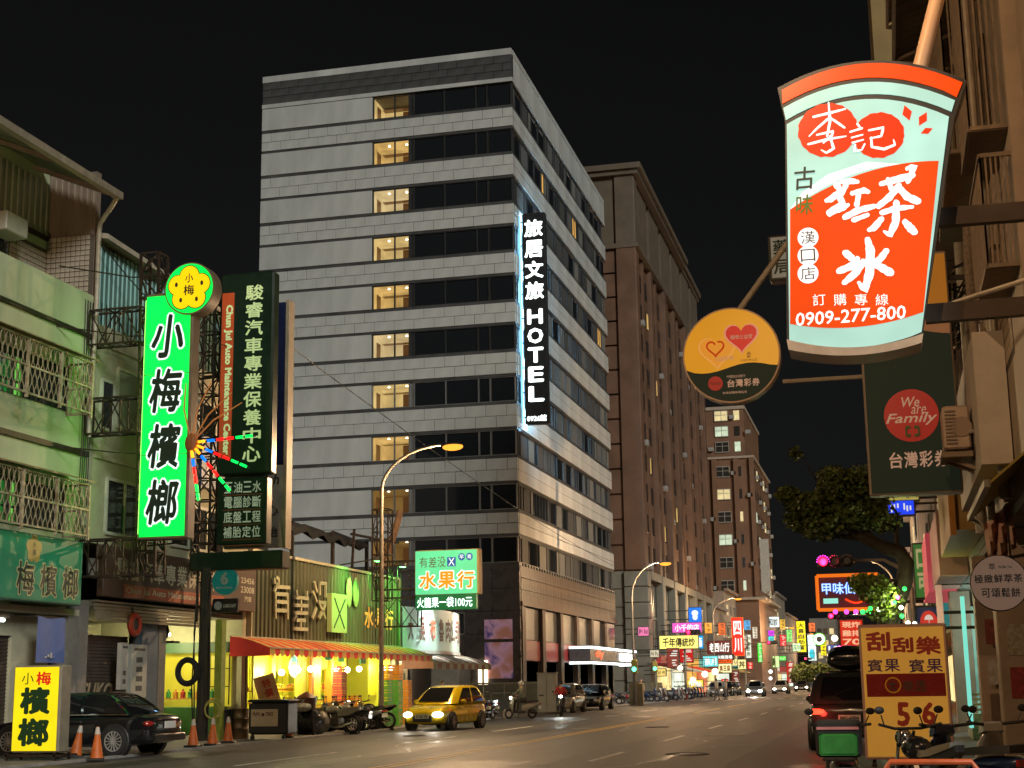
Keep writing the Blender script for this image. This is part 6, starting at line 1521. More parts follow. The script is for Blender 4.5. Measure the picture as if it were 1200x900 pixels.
# low shophouses filling both sides further up
M_SHOPW=[mat('shophouse_%d'%i,c,.75,var=.3,scale=.5) for i,c in enumerate(((.22,.19,.15),(.28,.22,.16),(.18,.17,.16),(.26,.18,.13)))]
M_LITSH=[glow('lit_shop_%d'%i,c,s,.5,.7) for i,(c,s) in enumerate(((s2l(250,225,150),.9),(s2l(235,245,225),.9),(s2l(255,190,90),.8),(s2l(255,140,90),.6)))]
def shophouse(label,x,y0,y1,h,side,k):
    o=thing('shophouse',label,'building',(x,(y0+y1)/2,0),'shophouses further up the street')
    xb=x-side*14; a,b_=min(x,xb),max(x,xb)
    MB().box(a,b_,y0+.05,y1-.05,3.4,h).build('wall',M_SHOPW[k%4],o); MB().box(a+(1.6 if side<0 else 0),b_-(1.6 if side>0 else 0),y0+.05,y1-.05,0,3.39).build('ground_floor',M_SHOPW[(k+1)%4],o)
    xl=x-side*1.55; MB().box(min(xl,xl+side*.06),max(xl,xl+side*.06),y0+.5,y1-.5,.1,2.9).build('lit_shopfront',M_LITSH[k%4],o)
    for zz in range(int((h-4.2)/3.1)):
        for j in range(3):
            yy=y0+(y1-y0)*(.2+.3*j); z=5.3+zz*3.1
            w_=MB(); w_.box(min(x,x+side*.07),max(x,x+side*.07),yy-.8,yy+.8,z-.7,z+.7); w_=w_.build('window',M_CURT[(k+j+zz)%4] if (k*3+j+zz)%5 else wl[0],o)
            f_=MB(); f_.box(min(x,x+side*.1),max(x,x+side*.1),yy-.04,yy+.04,z-.7,z+.7); f_.box(min(x,x+side*.09),max(x,x+side*.09),yy-.9,yy+.9,z-.85,z-.7); f_.build('frame',M_ALU,w_)
    MB().box(min(x,x+side*.5),max(x,x+side*.5),y0+.05,y1-.05,h,h+.4).build('parapet',M_SHOPW[(k+2)%4],o)
    MB().bbox(min(x,x+side*.35),max(x,x+side*.35),y0+.4,y1-.4,3.3,4.3,.03).build('fascia',[mat('fascia_red',(.35,.03,.03),.5,emit=.4),mat('fascia_teal',(.05,.3,.3),.5,emit=.4),mat('fascia_ochre',(.5,.32,.06),.5,emit=.5),mat('fascia_white',(.5,.5,.46),.5,emit=.5)][k%4],o)
    aw_=MB(); aw_.add([(x,y0+.4,3.3),(x,y1-.4,3.3),(x+side*1.7,y1-.4,2.75),(x+side*1.7,y0+.4,2.75),(x,y0+.4,3.24),(x,y1-.4,3.24),(x+side*1.7,y1-.4,2.69),(x+side*1.7,y0+.4,2.69)],[(0,1,2,3),(7,6,5,4),(0,3,7,4),(1,5,6,2),(3,2,6,7)]); aw_.build('awning',[MATS['awning_dull_red'],MATS['awning_pale'],MATS['awning_yellow'],MATS['awning_red']][(k+1)%4],o)
    return o
lh=['low cream shophouse just past the brown tower','brown shophouse before the apartment block','grey shophouse under the apartment block','tan shophouse past the apartment block','tall grey shophouse far up on the left','brown shophouse at the far left end']
for i,(y0,y1,h) in enumerate(((199,212,11),(212,229,14),(264,285,22),(286,310,15),(311,340,19),(341,380,16))): shophouse(lh[i],-22.2,y0,y1,h,1,i)
rh=['right hand shophouse next to the lottery building','tall right hand shophouse behind the green sign','right hand shophouse behind the neon sign','far right hand cream shophouse','far right hand grey shophouse','right hand shophouse at the far end']
for i,(y0,y1,h) in enumerate(((53,66,13),(66,80,16),(80,96,12),(97,125,14),(130,170,12),(171,240,11))): shophouse(rh[i],2.2,y0,y1,h,-1,i+1)
# blocks that close the end of the street
for i,(x0,x1,y,h,lb) in enumerate(((-21,-14,420,18,'dim block closing the street end, left'),(-13.5,-7.5,440,12,'dim block closing the street end, middle'),(-7,6,430,16,'dim block closing the street end, right'))):
    o=thing('distant_building',lb,'building',(x0,y,0)); MB().box(x0,x1,y,y+20,0,h).build('wall',M_SHOPW[i],o)
    for k in range(int(h/3.2)-1):
        for j in range(4):
            xx=x0+(x1-x0)*(.15+.23*j); MB().box(xx-.6,xx+.6,y-.06,y+.02,4+k*3.2,5.6+k*3.2).build('window',wl[0] if (i+j*3+k)%4==0 else wl[2],o)
# ground-floor shops of the brown tower
for i,(y0,y1,cc) in enumerate(((146,155,0),(156,165,1),(166,176,2),(177,186,3),(187,197,0))):
    o=thing('tower_shop',('first','second','third','fourth','fifth')[i]+' lit shop at the foot of the brown tower','shop',(TX+.5,y0,0),'shops at the foot of the brown tower')
    MB().box(TX+.42,TX+.5,y0,y1,.1,3.1).build('lit_shopfront',M_LITSH[cc],o)
    MB().bbox(TX+.42,TX+.85,y0,y1,3.2,4.1,.03).build('fascia',[MATS['fascia_red'],MATS['fascia_white'],MATS['fascia_ochre'],MATS['fascia_teal']][cc],o)
    aw_=MB(); xs=TX+.5; aw_.add([(xs,y0,3.2),(xs,y1,3.2),(xs+2.3,y1,2.6),(xs+2.3,y0,2.6),(xs,y0,3.12),(xs,y1,3.12),(xs+2.3,y1,2.52),(xs+2.3,y0,2.52)],[(0,1,2,3),(7,6,5,4),(0,3,7,4),(1,5,6,2),(3,2,6,7)]); aw_.build('awning',[MATS['awning_dull_red'],MATS['awning_pale'],MATS['awning_red'],MATS['awning_yellow']][(i)%4],o)
# ---------- projecting signs up the street
def sign(label,px0,px1,py0,py1,y,col,txt,tcol,s=.9,vert=False,mark=None,frame=None,wallx=None,bold=.03,ts=1.):
    x0,x1,z0,z1=blade(px0,px1,py0,py1,y)
    o=thing('projecting_sign',label,'sign',((x0+x1)/2,y,z0),'projecting signs up the street')
    nm='%d_%d_%d'%tuple(int(c*255) for c in col)
    MB().bbox(x0-.06,x1+.06,y,y+.4,z0-.06,z1+.06,.03).build('sign_box',frame or mat('far_sign_case',(.08,.07,.06),.5),o)
    MB().box(x0,x1,y-.03,y-.002,z0,z1).build('sign_face',glow('face_'+nm,col,s*1.2,.15,1.),o)
    F=Frame((x0,y-.031,z0),FRONT); w,h=x1-x0,z1-z0; lt=MB()
    if vert: F.column(lt,txt,w*.5,h*.95,h*.05,w*.72,.02,bold,fill=.85)
    elif txt:
        rows=txt.split('/')
        for i,r in enumerate(rows): F.text(lt,r,w*.08,w*.92,h*(1-(i+.88)/len(rows)),h*(1-(i+.14)/len(rows)),.02,bold)
    if mark: 
        for (cx,cy,rx,ry) in mark: F.poly(lt,circ(w*cx,h*cy,w*rx,h*ry,16),.012,.02)
    if txt or mark: lt.build('lettering',glow('letter_%d_%d_%d'%tuple(int(c*255) for c in tcol),tcol,ts),o)
    if not txt and not mark:
        pr_=MB(); r_=random.Random(int(px0*7+py0)); vert_=h>w; n_=max(2,min(5,int((h if vert_ else w)/(w if vert_ else h)*1.6)))
        for i in range(n_):
            for j in range(3):
                a_=(i+.15+.25*j+.05*r_.random())/n_; l_=r_.uniform(.3,.62); o_=r_.uniform(.15,.85-l_)
                (F.rect(pr_,w*(o_+.1),w*(o_+l_+.1),h*a_,h*(a_+.08/n_+.02),.01,.02) if vert_ else F.rect(pr_,w*a_,w*(a_+.08/n_+.02),h*(o_),h*(o_+l_),.01,.02))
        kind(pr_.build('blurred_print',glow('print_dark',(.05,.03,.03),.3) if sum(col)>.9 else glow('print_pale',(.8,.8,.7),.8),o),'stuff')
    xw = wallx if wallx is not None else (-22.3 if x0<-10 else 2.2)
    b=MB()
    for t in (.2,.8):
        z=z0+(z1-z0)*t; b.bar((x1 if xw>x1 else x0,y+.2,z),(xw,y+.2,z),.08)
    b.build('bracket',M_STEEL,o); return o
def dl(px): return 1740*20.2/(1045-px)
W_=(.9,.95,.9); K_=(.02,.02,.02)
sign('small square blue sign with white ice picture',807,822,712,729,dl(815),s2l(20,110,215),'',W_,.9,mark=((.5,.62,.26,.2),(.5,.34,.2,.2)))
sign('pink lit sign under the blue ice sign',788,822,730,741,dl(812),s2l(235,90,190),'小千的店',W_,.9)
sign('pale yellow long sign with dark characters',773,818,745,760,dl(803),s2l(250,235,120),'千年傳統炒',s2l(60,50,20),.95,ts=.6)
sign('small cyan sign beside the pale yellow sign',815,824,745,760,dl(822),s2l(20,150,220),'i',W_,.9)
sign('dark red sign with white script near the tower foot',829,857,751,766,dl(848),s2l(95,22,20),'老西山行',W_,.6)
sign('tall red vertical sign with orange frame',858,871,724,768,dl(866),s2l(225,25,8),'四川',W_,1.0,True,frame=glow('sign_orange_rim',s2l(255,110,20),.9))
sign('narrow white vertical sign right of the red one',874,880,744,771,dl(878),s2l(225,230,215),'中醫診所',s2l(90,120,40),.8,True,ts=.5)
sign('narrow green vertical sign',888,893,753,776,dl(890),s2l(60,210,50),'',W_,.9)
sign('white box sign with dark characters above the purple sign',894,913,723,735,dl(904),s2l(225,240,240),'三和診',s2l(30,60,70),.9,ts=.4)
sign('small purple lit sign up the street',896,907,739,745,dl(902),s2l(190,30,230),'',W_,.9)
sign('small turquoise sign under the purple one',896,907,746,752,dl(902),s2l(30,215,215),'',W_,.9)
sign('green and white oval sign',898,913,769,782,dl(906),s2l(190,235,150),'',s2l(40,90,20),.95,mark=((.5,.5,.25,.35),),ts=.5)
sign('green topped white sign beside the oval',912,921,769,774,dl(917),s2l(80,220,70),'',W_,.9)
sign('tall yellow vertical sign with dark characters',934,944,728,764,dl(939),s2l(240,225,20),'大喜自助餐',s2l(70,60,10),.95,True,ts=.5)
sign('small green white sign left of the yellow vertical sign',929,938,754,763,dl(933),s2l(190,240,190),'',W_,.9)
sign('white and cyan vertical sign',947,956,744,774,dl(951),s2l(190,235,240),'',s2l(20,180,210),.95,mark=((.5,.25,.4,.2),),ts=.8)
sign('cyan lit picture sign low at the tower foot',824,841,769,781,dl(836),s2l(110,220,225),'茶月',W_,.85)
sign('yellow white glowing food stall sign',842,857,778,788,dl(853),s2l(250,240,170),'臭豆腐',s2l(140,60,20),1.,ts=.6)
sign('orange red stall sign above the glowing one',842,858,773,777,dl(853),s2l(245,90,15),'',W_,.9)
sign('warm white square sign by the far kerb',865,874,773,784,dl(872),s2l(240,225,150),'丼',s2l(90,80,30),.9,ts=.5)
sign('small red sign low by the far kerb',876,882,776,784,dl(880),s2l(215,40,25),'',W_,.8)
sign('yellow leaning sign near the bright ring',962,968,753,768,300,s2l(245,225,20),'',W_,.9,wallx=-22.3)
sign('blue neon script sign near the bright ring',970,984,756,772,260,s2l(30,70,150),'LS/小吃',W_,.7,wallx=2.2,ts=1.3)
ring=thing('ring_sign','bright round white ring sign with green halo','sign',(0,0,0)); q=PY(960,749,280)
b=MB(); b.torus(q,(0,1,0),.75,.22,24,8); b.build('ring',glow('ring_white',(1,1,.85),2.2),ring); b=MB(); b.torus(q+V((0,.2,0)),(0,1,0),1.05,.12,24,8); b.build('halo_ring',glow('ring_green',s2l(90,210,40),.8),ring); b=MB(); b.bar(q+V((0,.3,-2)),q+V((0,.3,0)),.15); b.bar(q+V((0,.3,-2)),(2.2,280.3,q.z-2),.12); b.build('bracket',M_STEEL,ring)
# big orange lit billboard on the apartment podium
sign('orange lit picture billboard on the apartment podium',836,855,712,748,226,s2l(250,150,50),'飯堂',s2l(200,60,15),.75,wallx=-29)
# neon restaurant sign on the right side: dark red with orange frame
ng=thing('neon_sign','dark red billboard with glowing blue characters and orange frame','sign',(-3,75,5)); nx0,nx1,nz0,nz1=blade(958,1030,674,714,75)
MB().bbox(nx0,nx1,75,75.5,nz0,nz1,.04).build('billboard',mat('neon_back_red',(.10,.012,.02),.5,var=.3,emit=.35),ng)
b=MB(); 
for (a,c) in (((nx0,nz0),(nx1,nz0)),((nx0,nz1),(nx1,nz1)),((nx0,nz0),(nx0,nz1))): b.bar((a[0],74.95,a[1]),(c[0],74.95,c[1]),.16,.16)
b.build('neon_frame',glow('neon_orange',s2l(255,120,20),.75),ng)
F=Frame((nx0,74.99,nz0),FRONT); w_,h_=nx1-nx0,nz1-nz0; lt=MB(); F.text(lt,'甲味仙',w_*.07,w_*.62,h_*.44,h_*.8,.04,.05); lt.build('lettering_glow',glow('neon_blue',s2l(40,110,240),1.3),ng); lt=MB(); F.text(lt,'甲味仙',w_*.075,w_*.615,h_*.45,h_*.79,.05,.01); lt.build('lettering',glow('neon_ice',s2l(190,225,255),1.2),ng)
lt=MB(); F.rect(lt,w_*.09,w_*.33,h_*.18,h_*.33,.02,.04); lt.build('lit_plate',glow('plate_mint',s2l(150,235,215),.9),ng)
b=MB(); pts=[F.p(w_*(.45+.35*t),h_*(.30-.12*sin(pi*t)),.05) for t in [k/8 for k in range(9)]]; b.tube(pts,.05,6); b.build('neon_swoosh',glow('neon_red',s2l(255,60,15),1.4),ng)
b=MB(); b.bar((nx1,75.25,nz0+.3),(2.3,75.25,nz0+.3),.15); b.bar((nx1,75.25,nz1-.3),(2.3,75.25,nz1-.3),.15); b.build('bracket',M_STEEL,ng)
sign('red fried chicken sign with white characters and orange seventy',985,1011,727,757,62,s2l(200,42,22),'現炸/雞排/70',s2l(250,190,150),.75,ts=.8)
# ---------- traffic signals
def signal(label,px,py,y,polex,lit=0,magenta=False,n=3):
    q=PY(px,py,y); o=thing('traffic_signal',label,'traffic light',(polex,y,0),'traffic signals')
    b=MB(); b.tube([(polex,y,0),(polex,y,q.z-1.2),(polex+(q.x-polex)*.1,y,q.z-.35),(polex+(q.x-polex)*.3,y,q.z+.02),(q.x,y,q.z+.05)],[.12,.11,.09,.07,.05],8); b.build('pole',M_POLE,o,True)
    b=MB(); b.bbox(q.x-.25,q.x+1.2,y-.35,y-.1,q.z-.24,q.z+.24,.05); hd=b.build('signal_head',mat('signal_case',(.035,.035,.035),.5),o)
    for k in range(3):
        cx=q.x+k*.475; c=V((cx,y-.36,q.z))
        b=MB(); b.lathe(c,(0,-1,0),[(0,.17),(.02,.15)],18); b.build('lens',(glow('signal_red',(1,.006,.03),6) if k==lit else mat('lens_off',(.05,.04,.03),.3)),hd)
        b=MB(); b.lathe(c,(0,-1,0),[(-.01,.19),(.22,.19)],16,caps=False); b.build('visor',mat('signal_case',(.035,.035,.035)),hd)
        if magenta:
            b=MB()
            for j in range(9):
                a=pi*j/8-.0; b.ball(c+V((.24*cos(a),-.04,.24*sin(a))),.028,6,4)
            b.build('led_ring',glow('led_magenta',(1,.04,.75),3) if k==0 else mat('led_dim',(.3,.2,.25),.4),hd)
    if lit is not None:
        L_=bpy.data.lights.new('signal_light','POINT'); L_.energy=160; L_.color=(1,.02,.10); L_.shadow_soft_size=.1
        lo=bpy.data.objects.new('signal_light',L_); COL.objects.link(lo); lo.parent=o; lo.location=V((q.x,y-.75,q.z))-WL[o]
signal('horizontal signal with red light in pink LED ring by tree',965,659,62,1.0,0,True)
signal('second horizontal red signal below the neon sign',974,722,112,1.0)
signal('red signal on arm before the pink shop sign',807,741,146,-19.3)
signal('far red signal over the road',901,753,205,-19)
signal('far red signal by the green trees',944,772,300,2)
for i,(px,y,lb) in enumerate(((744,100,'slim pole with green pedestrian light near the hotel canopy'),(768,128,'slim striped pole with green pedestrian light'))):
    q=PY(px,781,y); o=thing('pedestrian_signal',lb,'traffic light',(q.x,y,0)); b=MB(); b.tube([(q.x,y,0),(q.x,y,q.z+.6)],.09,8); b.build('pole',M_POLE,o,True)
    b=MB(); b.bbox(q.x-.2,q.x+.2,y-.35,y-.1,q.z-.45,q.z+.45,.04); b.build('signal_head',mat('signal_yellow_case',(.40,.30,.04),.5),o); b=MB(); b.lathe((q.x,y-.36,q.z-.18),(0,-1,0),[(0,.15),(.02,.13)],14); b.build('green_lens',glow('signal_green',(.1,1,.6),4),o)
    b=MB(); b.bbox(q.x-.45,q.x+.45,y+.1,y+.7,0,1.5,.03); b.build('control_box',mat('control_ochre',(.25,.19,.09),.6,var=.3),o)
# ================================================================== RIGHT ROW AND ITS SIGNS
RX=2.0
M_RW=mat('right_wall_tile',(.30,.22,.15),.6,var=.3,scale=1.2,bump=.2); M_RPL=mat('right_pillar',(.42,.31,.22),.65,var=.25,scale=1.5,bump=.15)
rbld=thing('lottery_building','old shophouse on the right with cages, canopies and exposed pipes','building',(7,38,0))
MB().box(RX,16,20,52.5,4.2,24).build('wall',M_RW,rbld)
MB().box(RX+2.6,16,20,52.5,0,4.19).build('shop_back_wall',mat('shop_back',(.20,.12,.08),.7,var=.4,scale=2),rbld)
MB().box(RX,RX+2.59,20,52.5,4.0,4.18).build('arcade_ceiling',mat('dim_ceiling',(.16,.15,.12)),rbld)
for y in (26.2,32.2,45): MB().bbox(RX-.25,RX+.32,y,y+.7,0,4.0,.02).build('arcade_pillar',M_RPL,rbld)
for y in (32.2,): MB().bbox(RX+.45,RX+.62,y+.1,y+.4,0,3.9,.03).build('drain_pipe_box',M_RPL,rbld)
# tiles on the facade near the viewer, as one fine relief
MB().box(RX-.004,RX-.0005,21.9,27.6,6.1,19).build('grout_bed',mat('dark_grout',(.06,.045,.035),.9,var=.3),rbld)
tg=MB()
for i in range(26):
    for k in range(70): tg.box(RX-.012,RX+.01,22+i*.21,22.19+i*.21,6.2+k*.18,6.36+k*.18)
kind(tg.build('facade_tiles',mat('facade_tile',(.40,.29,.19),.45,var=.3,scale=4),rbld),'stuff')
def cage_r(y0,y1,z0,z1,x1):
    b=MB()
    for z in (z0,z1): b.bar((x1,y0,z),(x1,y1,z),.06); b.bar((x1,y0,z),(RX,y0,z),.06); b.bar((x1,y1,z),(RX,y1,z),.06)
    n=int((y1-y0)/.16)
    for i in range(n+1): y=y0+(y1-y0)*i/n; b.bar((x1,y,z0),(x1,y,z1),.025)
    for i in range(6): x=x1+(RX-x1)*i/6; b.bar((x,y0,z0),(x,y0,z1),.025)
    b.box(x1,RX,y0,y1,z0-.04,z0-.02)
    b.build('window_cage',mat('cage_brown',(.20,.14,.09),.6,.3,var=.4,scale=4),rbld)
cage_r(20.2,22.1,8.9,14.5,1.5); cage_r(20.2,22.9,6.95,8.5,1.6); cage_r(22.2,27.0,9.3,12.6,1.35); cage_r(30,37,7.2,9.3,1.3); cage_r(30,37,10.6,12.8,1.3); cage_r(39,46,7.5,10,1.35); cage_r(39,46,11.3,13.6,1.35)
for (y0,y1,z) in ((30.2,36.8,7.3),(30.2,36.8,10.7),(22.5,26.8,9.4),(39.2,45.8,7.6),(39.2,45.8,11.4)):
    w_=MB(); w_.box(RX-.04,RX-.01,y0,y1,z,z+1.8); w_=w_.build('window',glass('right_window',(.05,.035,.025),.15),rbld)
    f_=MB()
    for i in range(4): y=y0+(y1-y0)*i/3; f_.box(RX-.08,RX-.005,y-.04,y+.04,z-.05,z+1.85)
    f_.box(RX-.079,RX-.006,y0,y1,z-.06,z+.02); f_.box(RX-.079,RX-.006,y0,y1,z+1.78,z+1.86); f_.build('window_frame',mat('frame_brown',(.28,.2,.14),.5),w_)
# ribbed canopies projecting over the pavement
def canopy_r(y0,y1,z,x1,drop=.9):
    b=MB(); n=int((y1-y0)/.14); pr=[(y0+(y1-y0)*i/n,.03 if i%2 else 0) for i in range(n+1)]
    b.loft([[(RX,y,z+e) for y,e in pr],[(x1,y,z-drop+e) for y,e in pr]],False,False,0,False); b.build('canopy_sheet',mat('canopy_rusty',(.13,.095,.065),.6,.3,var=.5,scale=2),rbld)
    f_=MB(); 
    for i in range(4): y=y0+(y1-y0)*i/3; f_.bar((RX,y,z-.06),(x1,y,z-drop-.06),.05); f_.bar((RX,y,z-drop-.3),(x1,y,z-drop-.06),.04)
    f_.bar((x1,y0,z-drop-.05),(x1,y1,z-drop-.05),.06); f_.build('canopy_frame',mat('canopy_steel',(.22,.16,.11),.5,.5),rbld)
canopy_r(24,33,13.4,.75,.5); canopy_r(33.5,44,10.6,.9,.9); canopy_r(24.5,32,16.4,.8,.6); canopy_r(36,50,15,.9,.8)
for (y,r,z0,z1,x) in ((23.6,.09,4.2,22,1.85),(24.1,.05,4.2,22,1.9),(27.4,.07,4.2,22,1.88),(29.2,.1,4.2,13,1.8),(38.2,.07,4.2,20,1.9)):
    b=MB(); b.tube([(x,y,z0),(x,y,z1)],r,10); b.build('wall_pipe',M_PIPE,rbld,True)
b=MB(); b.tube([(1.72,25.5,4.3),(1.7,25.5,8.5),(1.75,25.6,9.4),(1.95,25.7,9.6)],.08,10); b.build('wrapped_pipe',mat('pipe_wrap',(.34,.25,.18),.8,var=.5,scale=20,bump=.8),rbld,True)
b=MB()
for k in range(14):
    b.tube([(1.9,26+k*.5,8.6+.2*sin(k)),(1.5,26.3+k*.5,8.3+.3*cos(k*2)),(1.9,26.7+k*.5,8.7+.2*sin(k+1))],.02,5)
kind(b.build('tangled_cables',M_CABLE,rbld),'stuff')
# upper storeys, tall edge tower behind the cup sign
tb=thing('ochre_tower','narrow ochre tower rising behind the cup sign straw','building',(2.5,60,0)); MB().box(.9,8,60,68,13.1,34).build('wall',mat('ochre_wall',(.30,.20,.07),.7,var=.3,scale=.5),tb)
for k in range(6): MB().box(.86,.9,61+k,61.6+k,14,33).build('wall_rib',mat('ochre_rib',(.2,.14,.06),.7),tb)
# air conditioner outdoor unit
ac_=thing('air_conditioner','boxy outdoor air conditioner unit on bracket by lottery sign','air conditioner',(1.4,30,6)); x0,x1,z0,z1=blade(1105,1137,475,526,24.6); AD=-5.4
MB().bbox(x0,x1,24.6,25.4,z0,z1,.03).build('casing',mat('ac_peach',(.45,.32,.24),.5,var=.2),ac_); b=MB()
for k in range(10): b.box(x0+.04,x0+.2,24.575,24.6,z0+.08+k*.058,z0+.105+k*.058)
b.build('grille',mat('ac_dark',(.2,.14,.1),.6),ac_); b=MB(); b.bbox(x0-.05,x1+.02,24.55,25.45,z0-.14,z0-.04,.01); b.bar((x0,24.8,z0-.1),(RX,24.8,z0-.5),.06); b.bar((x0,25.2,z0-.1),(RX,25.2,z0-.5),.06); b.bar((x0,25.0,z0-.1),(RX,25.0,z0-.1),.06); b.build('bracket',mat('canopy_steel',(.22,.16,.11)),ac_)
b=MB(); b.tube([(x1-.05,24.57,z0+.25),(x1+.2,24.6,z0+.32),(RX,24.8,z0+.36)],.035,8); b.build('hose',M_PIPE,ac_,True)
b=MB(); b.lathe((x0+(x1-x0)*.68,24.6,(z0+z1)/2),(0,-1,0),[(0,.17),(.02,.16)],18); b.build('fan_guard',mat('ac_fan',(.30,.21,.15),.6),ac_)
# cream fascia boards seen edge-on
def fascia(label,y0,y1,z0,z1,x,col,txt=None,tcol=None,tilt=.0,em=0.):
    o=thing('fascia_sign',label,'sign',(x,(y0+y1)/2,z0),'fascia boards on the right row')
    b=MB(); b.loft([[(x,y0,z0),(x,y1,z0),(x,y1,z1),(x,y0,z1)],[(RX-.02,y0,z0),(RX-.02,y1,z0),(RX-.02,y1,z1),(RX-.02,y0,z1)]]); b.build('board',mat('board_%d%d%d'%tuple(int(c*99) for c in col),col,.6,var=.2,scale=1.5,emit=em),o)
    if txt:
        lt=MB(); F=Frame((x-.004,y1,z0),RIGHTW); F.row(lt,txt,.5,(y1-y0)*.85,(z1-z0)*.15,(z1-z0)*.45,.004,.03); F.rect(lt,(y1-y0)*.45,(y1-y0)*.62,(z1-z0)*.55,(z1-z0)*.85,.002,.004); lt.build('lettering',mat('fascia_letter',tcol,.6),o)
fascia('cream fascia board with faded characters under the cables',23.3,30,4.7,6.75,1.52,(.50,.42,.34),'麵食小吃',(.36,.28,.22))
fascia('orange edged yellow fascia board past the cream one',30.6,37.5,4.4,6.1,1.35,(.45,.28,.08))
fascia('pale pink fascia board above the cyan shop',38,44,4.0,5.6,1.3,(.45,.22,.18))
fascia('red fascia board further along the right row',45,52,4.0,5.7,1.2,(.5,.06,.08),em=.5)
MB().box(1.3,1.42,30.5,30.6,4.3,6.2).build('board_edge',mat('edge_orange',(.6,.26,.04),.5),rbld)
# slanted yellow awning with hanging cloth near the viewer
ya=thing('yellow_awning','yellow canvas awning on folding arms above the round tea sign','awning',(1.6,24,4)); b=MB(); b.add([(2,21,4.6),(2,25.6,4.6),(1.45,25.6,4.15),(1.45,21,4.15),(2,21,4.56),(2,25.6,4.56),(1.45,25.6,4.11),(1.45,21,4.11)],[(0,1,2,3),(7,6,5,4),(0,3,7,4),(1,5,6,2),(3,2,6,7)]); b.build('canvas',mat('awning_ochre',(.50,.38,.08),.7,var=.3),ya)
b=MB(); b.bar((1.42,21,4.13),(1.42,25.7,4.13),.08,.1); b.bar((2,25.5,3.6),(1.45,25.5,4.1),.06); b.build('front_bar',M_CREAM,ya)
hc=thing('hanging_cloth','pale pink green translucent cloth hanging from the awning corner','cloth',(1.6,24.5,2.9)); b=MB(); q=[PY(1153,616,24.5),PY(1185,585,24.5),PY(1192,640,24.5),PY(1160,670,24.5)]; n=9; rg=[]
for i in range(n+1):
    t=i/n; a=q[0].lerp(q[3],t); c=q[1].lerp(q[2],t); rg.append([a.lerp(c,j/n)+V((0,.09*sin(j*1.7+i*.6),.02*sin(j*2))) for j in range(n+1)])
b.loft(rg,False,False,0,False); b.build('cloth',mat('cloth_pinkgreen',(.45,.36,.24),.7,var=.5,scale=4,col2=(.5,.2,.16)),hc,True); b=MB(); b.bar(q[1],q[1]+V((.3,.3,.25)),.02); b.bar(q[0],(1.42,24.6,4.1),.02); b.bar(q[2],q[2]+V((.35,0,.02)),.02); b.build('tie',M_CREAM,hc)
# round tea sign
rt=thing('round_tea_sign','round white sign with black tea and waffle characters by the pillar','sign',(1.8,24,2.7)); c=PY(1171,683,24); R_=.43
b=MB(); b.lathe(c+V((0,.14,0)),(0,-1,0),[(0,R_),(.14,R_)],36); b.build('drum',mat('drum_dark_rim',(.05,.035,.03),.5),rt,True); b=MB(); b.lathe(c,(0,-1,0),[(0,R_-.015),(.008,R_-.015)],36); b.build('face',mat('tea_face',(.60,.46,.40),.5,var=.08,emit=.08),rt)
lt=MB(); F=Frame(c+V((0,-.01,0)),FRONT); F.row(lt,'極緻鮮萃茶',-.37,.35,-.0,.13,.003,.01); F.row(lt,'可頌鬆餅',-.28,.30,-.22,-.08,.003,.01); F.text(lt,'萃',-.14,-.04,.2,.3,.003,0); F.text(lt,'Waffle Tea',0,.2,.22,.26,.003,0); lt.build('lettering',mat('sign_black_paint',(.02,.03,.02)),rt)
b=MB(); b.bar(c+V((0,.07,.35)),(RX+.1,24.07,c.z+.42),.05); b.bar(c+V((.2,.07,R_-.06)),c+V((.2,.07,1.0)),.03); b.build('bracket',M_STEEL,rt)
# ---------- cup-shaped tea sign
cu=thing('cup_sign','large glowing orange cup shaped tea sign with straw','sign',(0,16,5)); CY=16.0
def cp(px,py): q=PY(px,py,CY); return (q.x,q.z)
def arc(p,q,sag,n=14): return [(p[0]+(q[0]-p[0])*t, p[1]+(q[1]-p[1])*t+sag*4*t*(1-t)) for t in [k/n for k in range(n+1)]]
ftl,ftr,fbl,fbr=cp(911,103),cp(1133,94),cp(922,400),cp(1081,392)
kneeL,kneeR=cp(920,140),cp(1118,140)
F=Frame((0,CY,0),FRONT)
outer=arc(ftl,ftr,.28)+[kneeR,fbr]+arc(fbr,fbl,-.12)[1:-1]+[fbl,kneeL]
b=MB(); F.poly(b,outer[::-1],-.45,0); b.build('sign_box',mat('cup_case',(.03,.028,.025),.5,var=.3),cu)
b=MB(); F.poly(b,arc(cp(922,398),cp(1082,391),-.12,14)+arc(cp(1080,402),cp(924,410),-.10,14)[0:],-.47,.02); b.build('base_trim',mat('cup_trim',(.45,.36,.28),.5),cu)
M_CO=glow('cup_orange',s2l(233,72,8),.84,.12,1.0); M_CM=glow('cup_mint',s2l(176,222,208),.80,.22,1.1); M_CW=glow('cup_white',s2l(248,255,250),1.0)
b=MB(); lid=arc(cp(916,106),cp(1128,97),.275)+[cp(1121,114)]+arc(cp(1122,113),cp(917,122),.265)[1:-1]+[cp(917,122)]; F.poly(b,lid[::-1],.0,.012); b.build('orange_lid',M_CO,cu)
b=MB(); F.poly(b,(arc(cp(918,127),cp(1119,118),.262)+arc(cp(1115,131),cp(921,141),.255))[::-1],.0,.012); b.build('mint_band',M_CM,cu)
b=MB(); F.poly(b,(arc(cp(922,146),cp(1112,137),.25)+[cp(1080,389)]+arc(cp(1079,390),cp(925,399),-.12)[1:-1]+[cp(925,399)])[::-1],.0,.012); b.build('mint_body',M_CM,cu)
b=MB(); F.poly(b,([cp(926,246)]+arc(cp(926,246),cp(1100,189),.14)[1:]+[cp(1082,366)]+arc(cp(1082,366),cp(926,380),-.10)[1:-1]+[cp(926,380)])[::-1],.013,.018); b.build('orange_body',M_CO,cu)
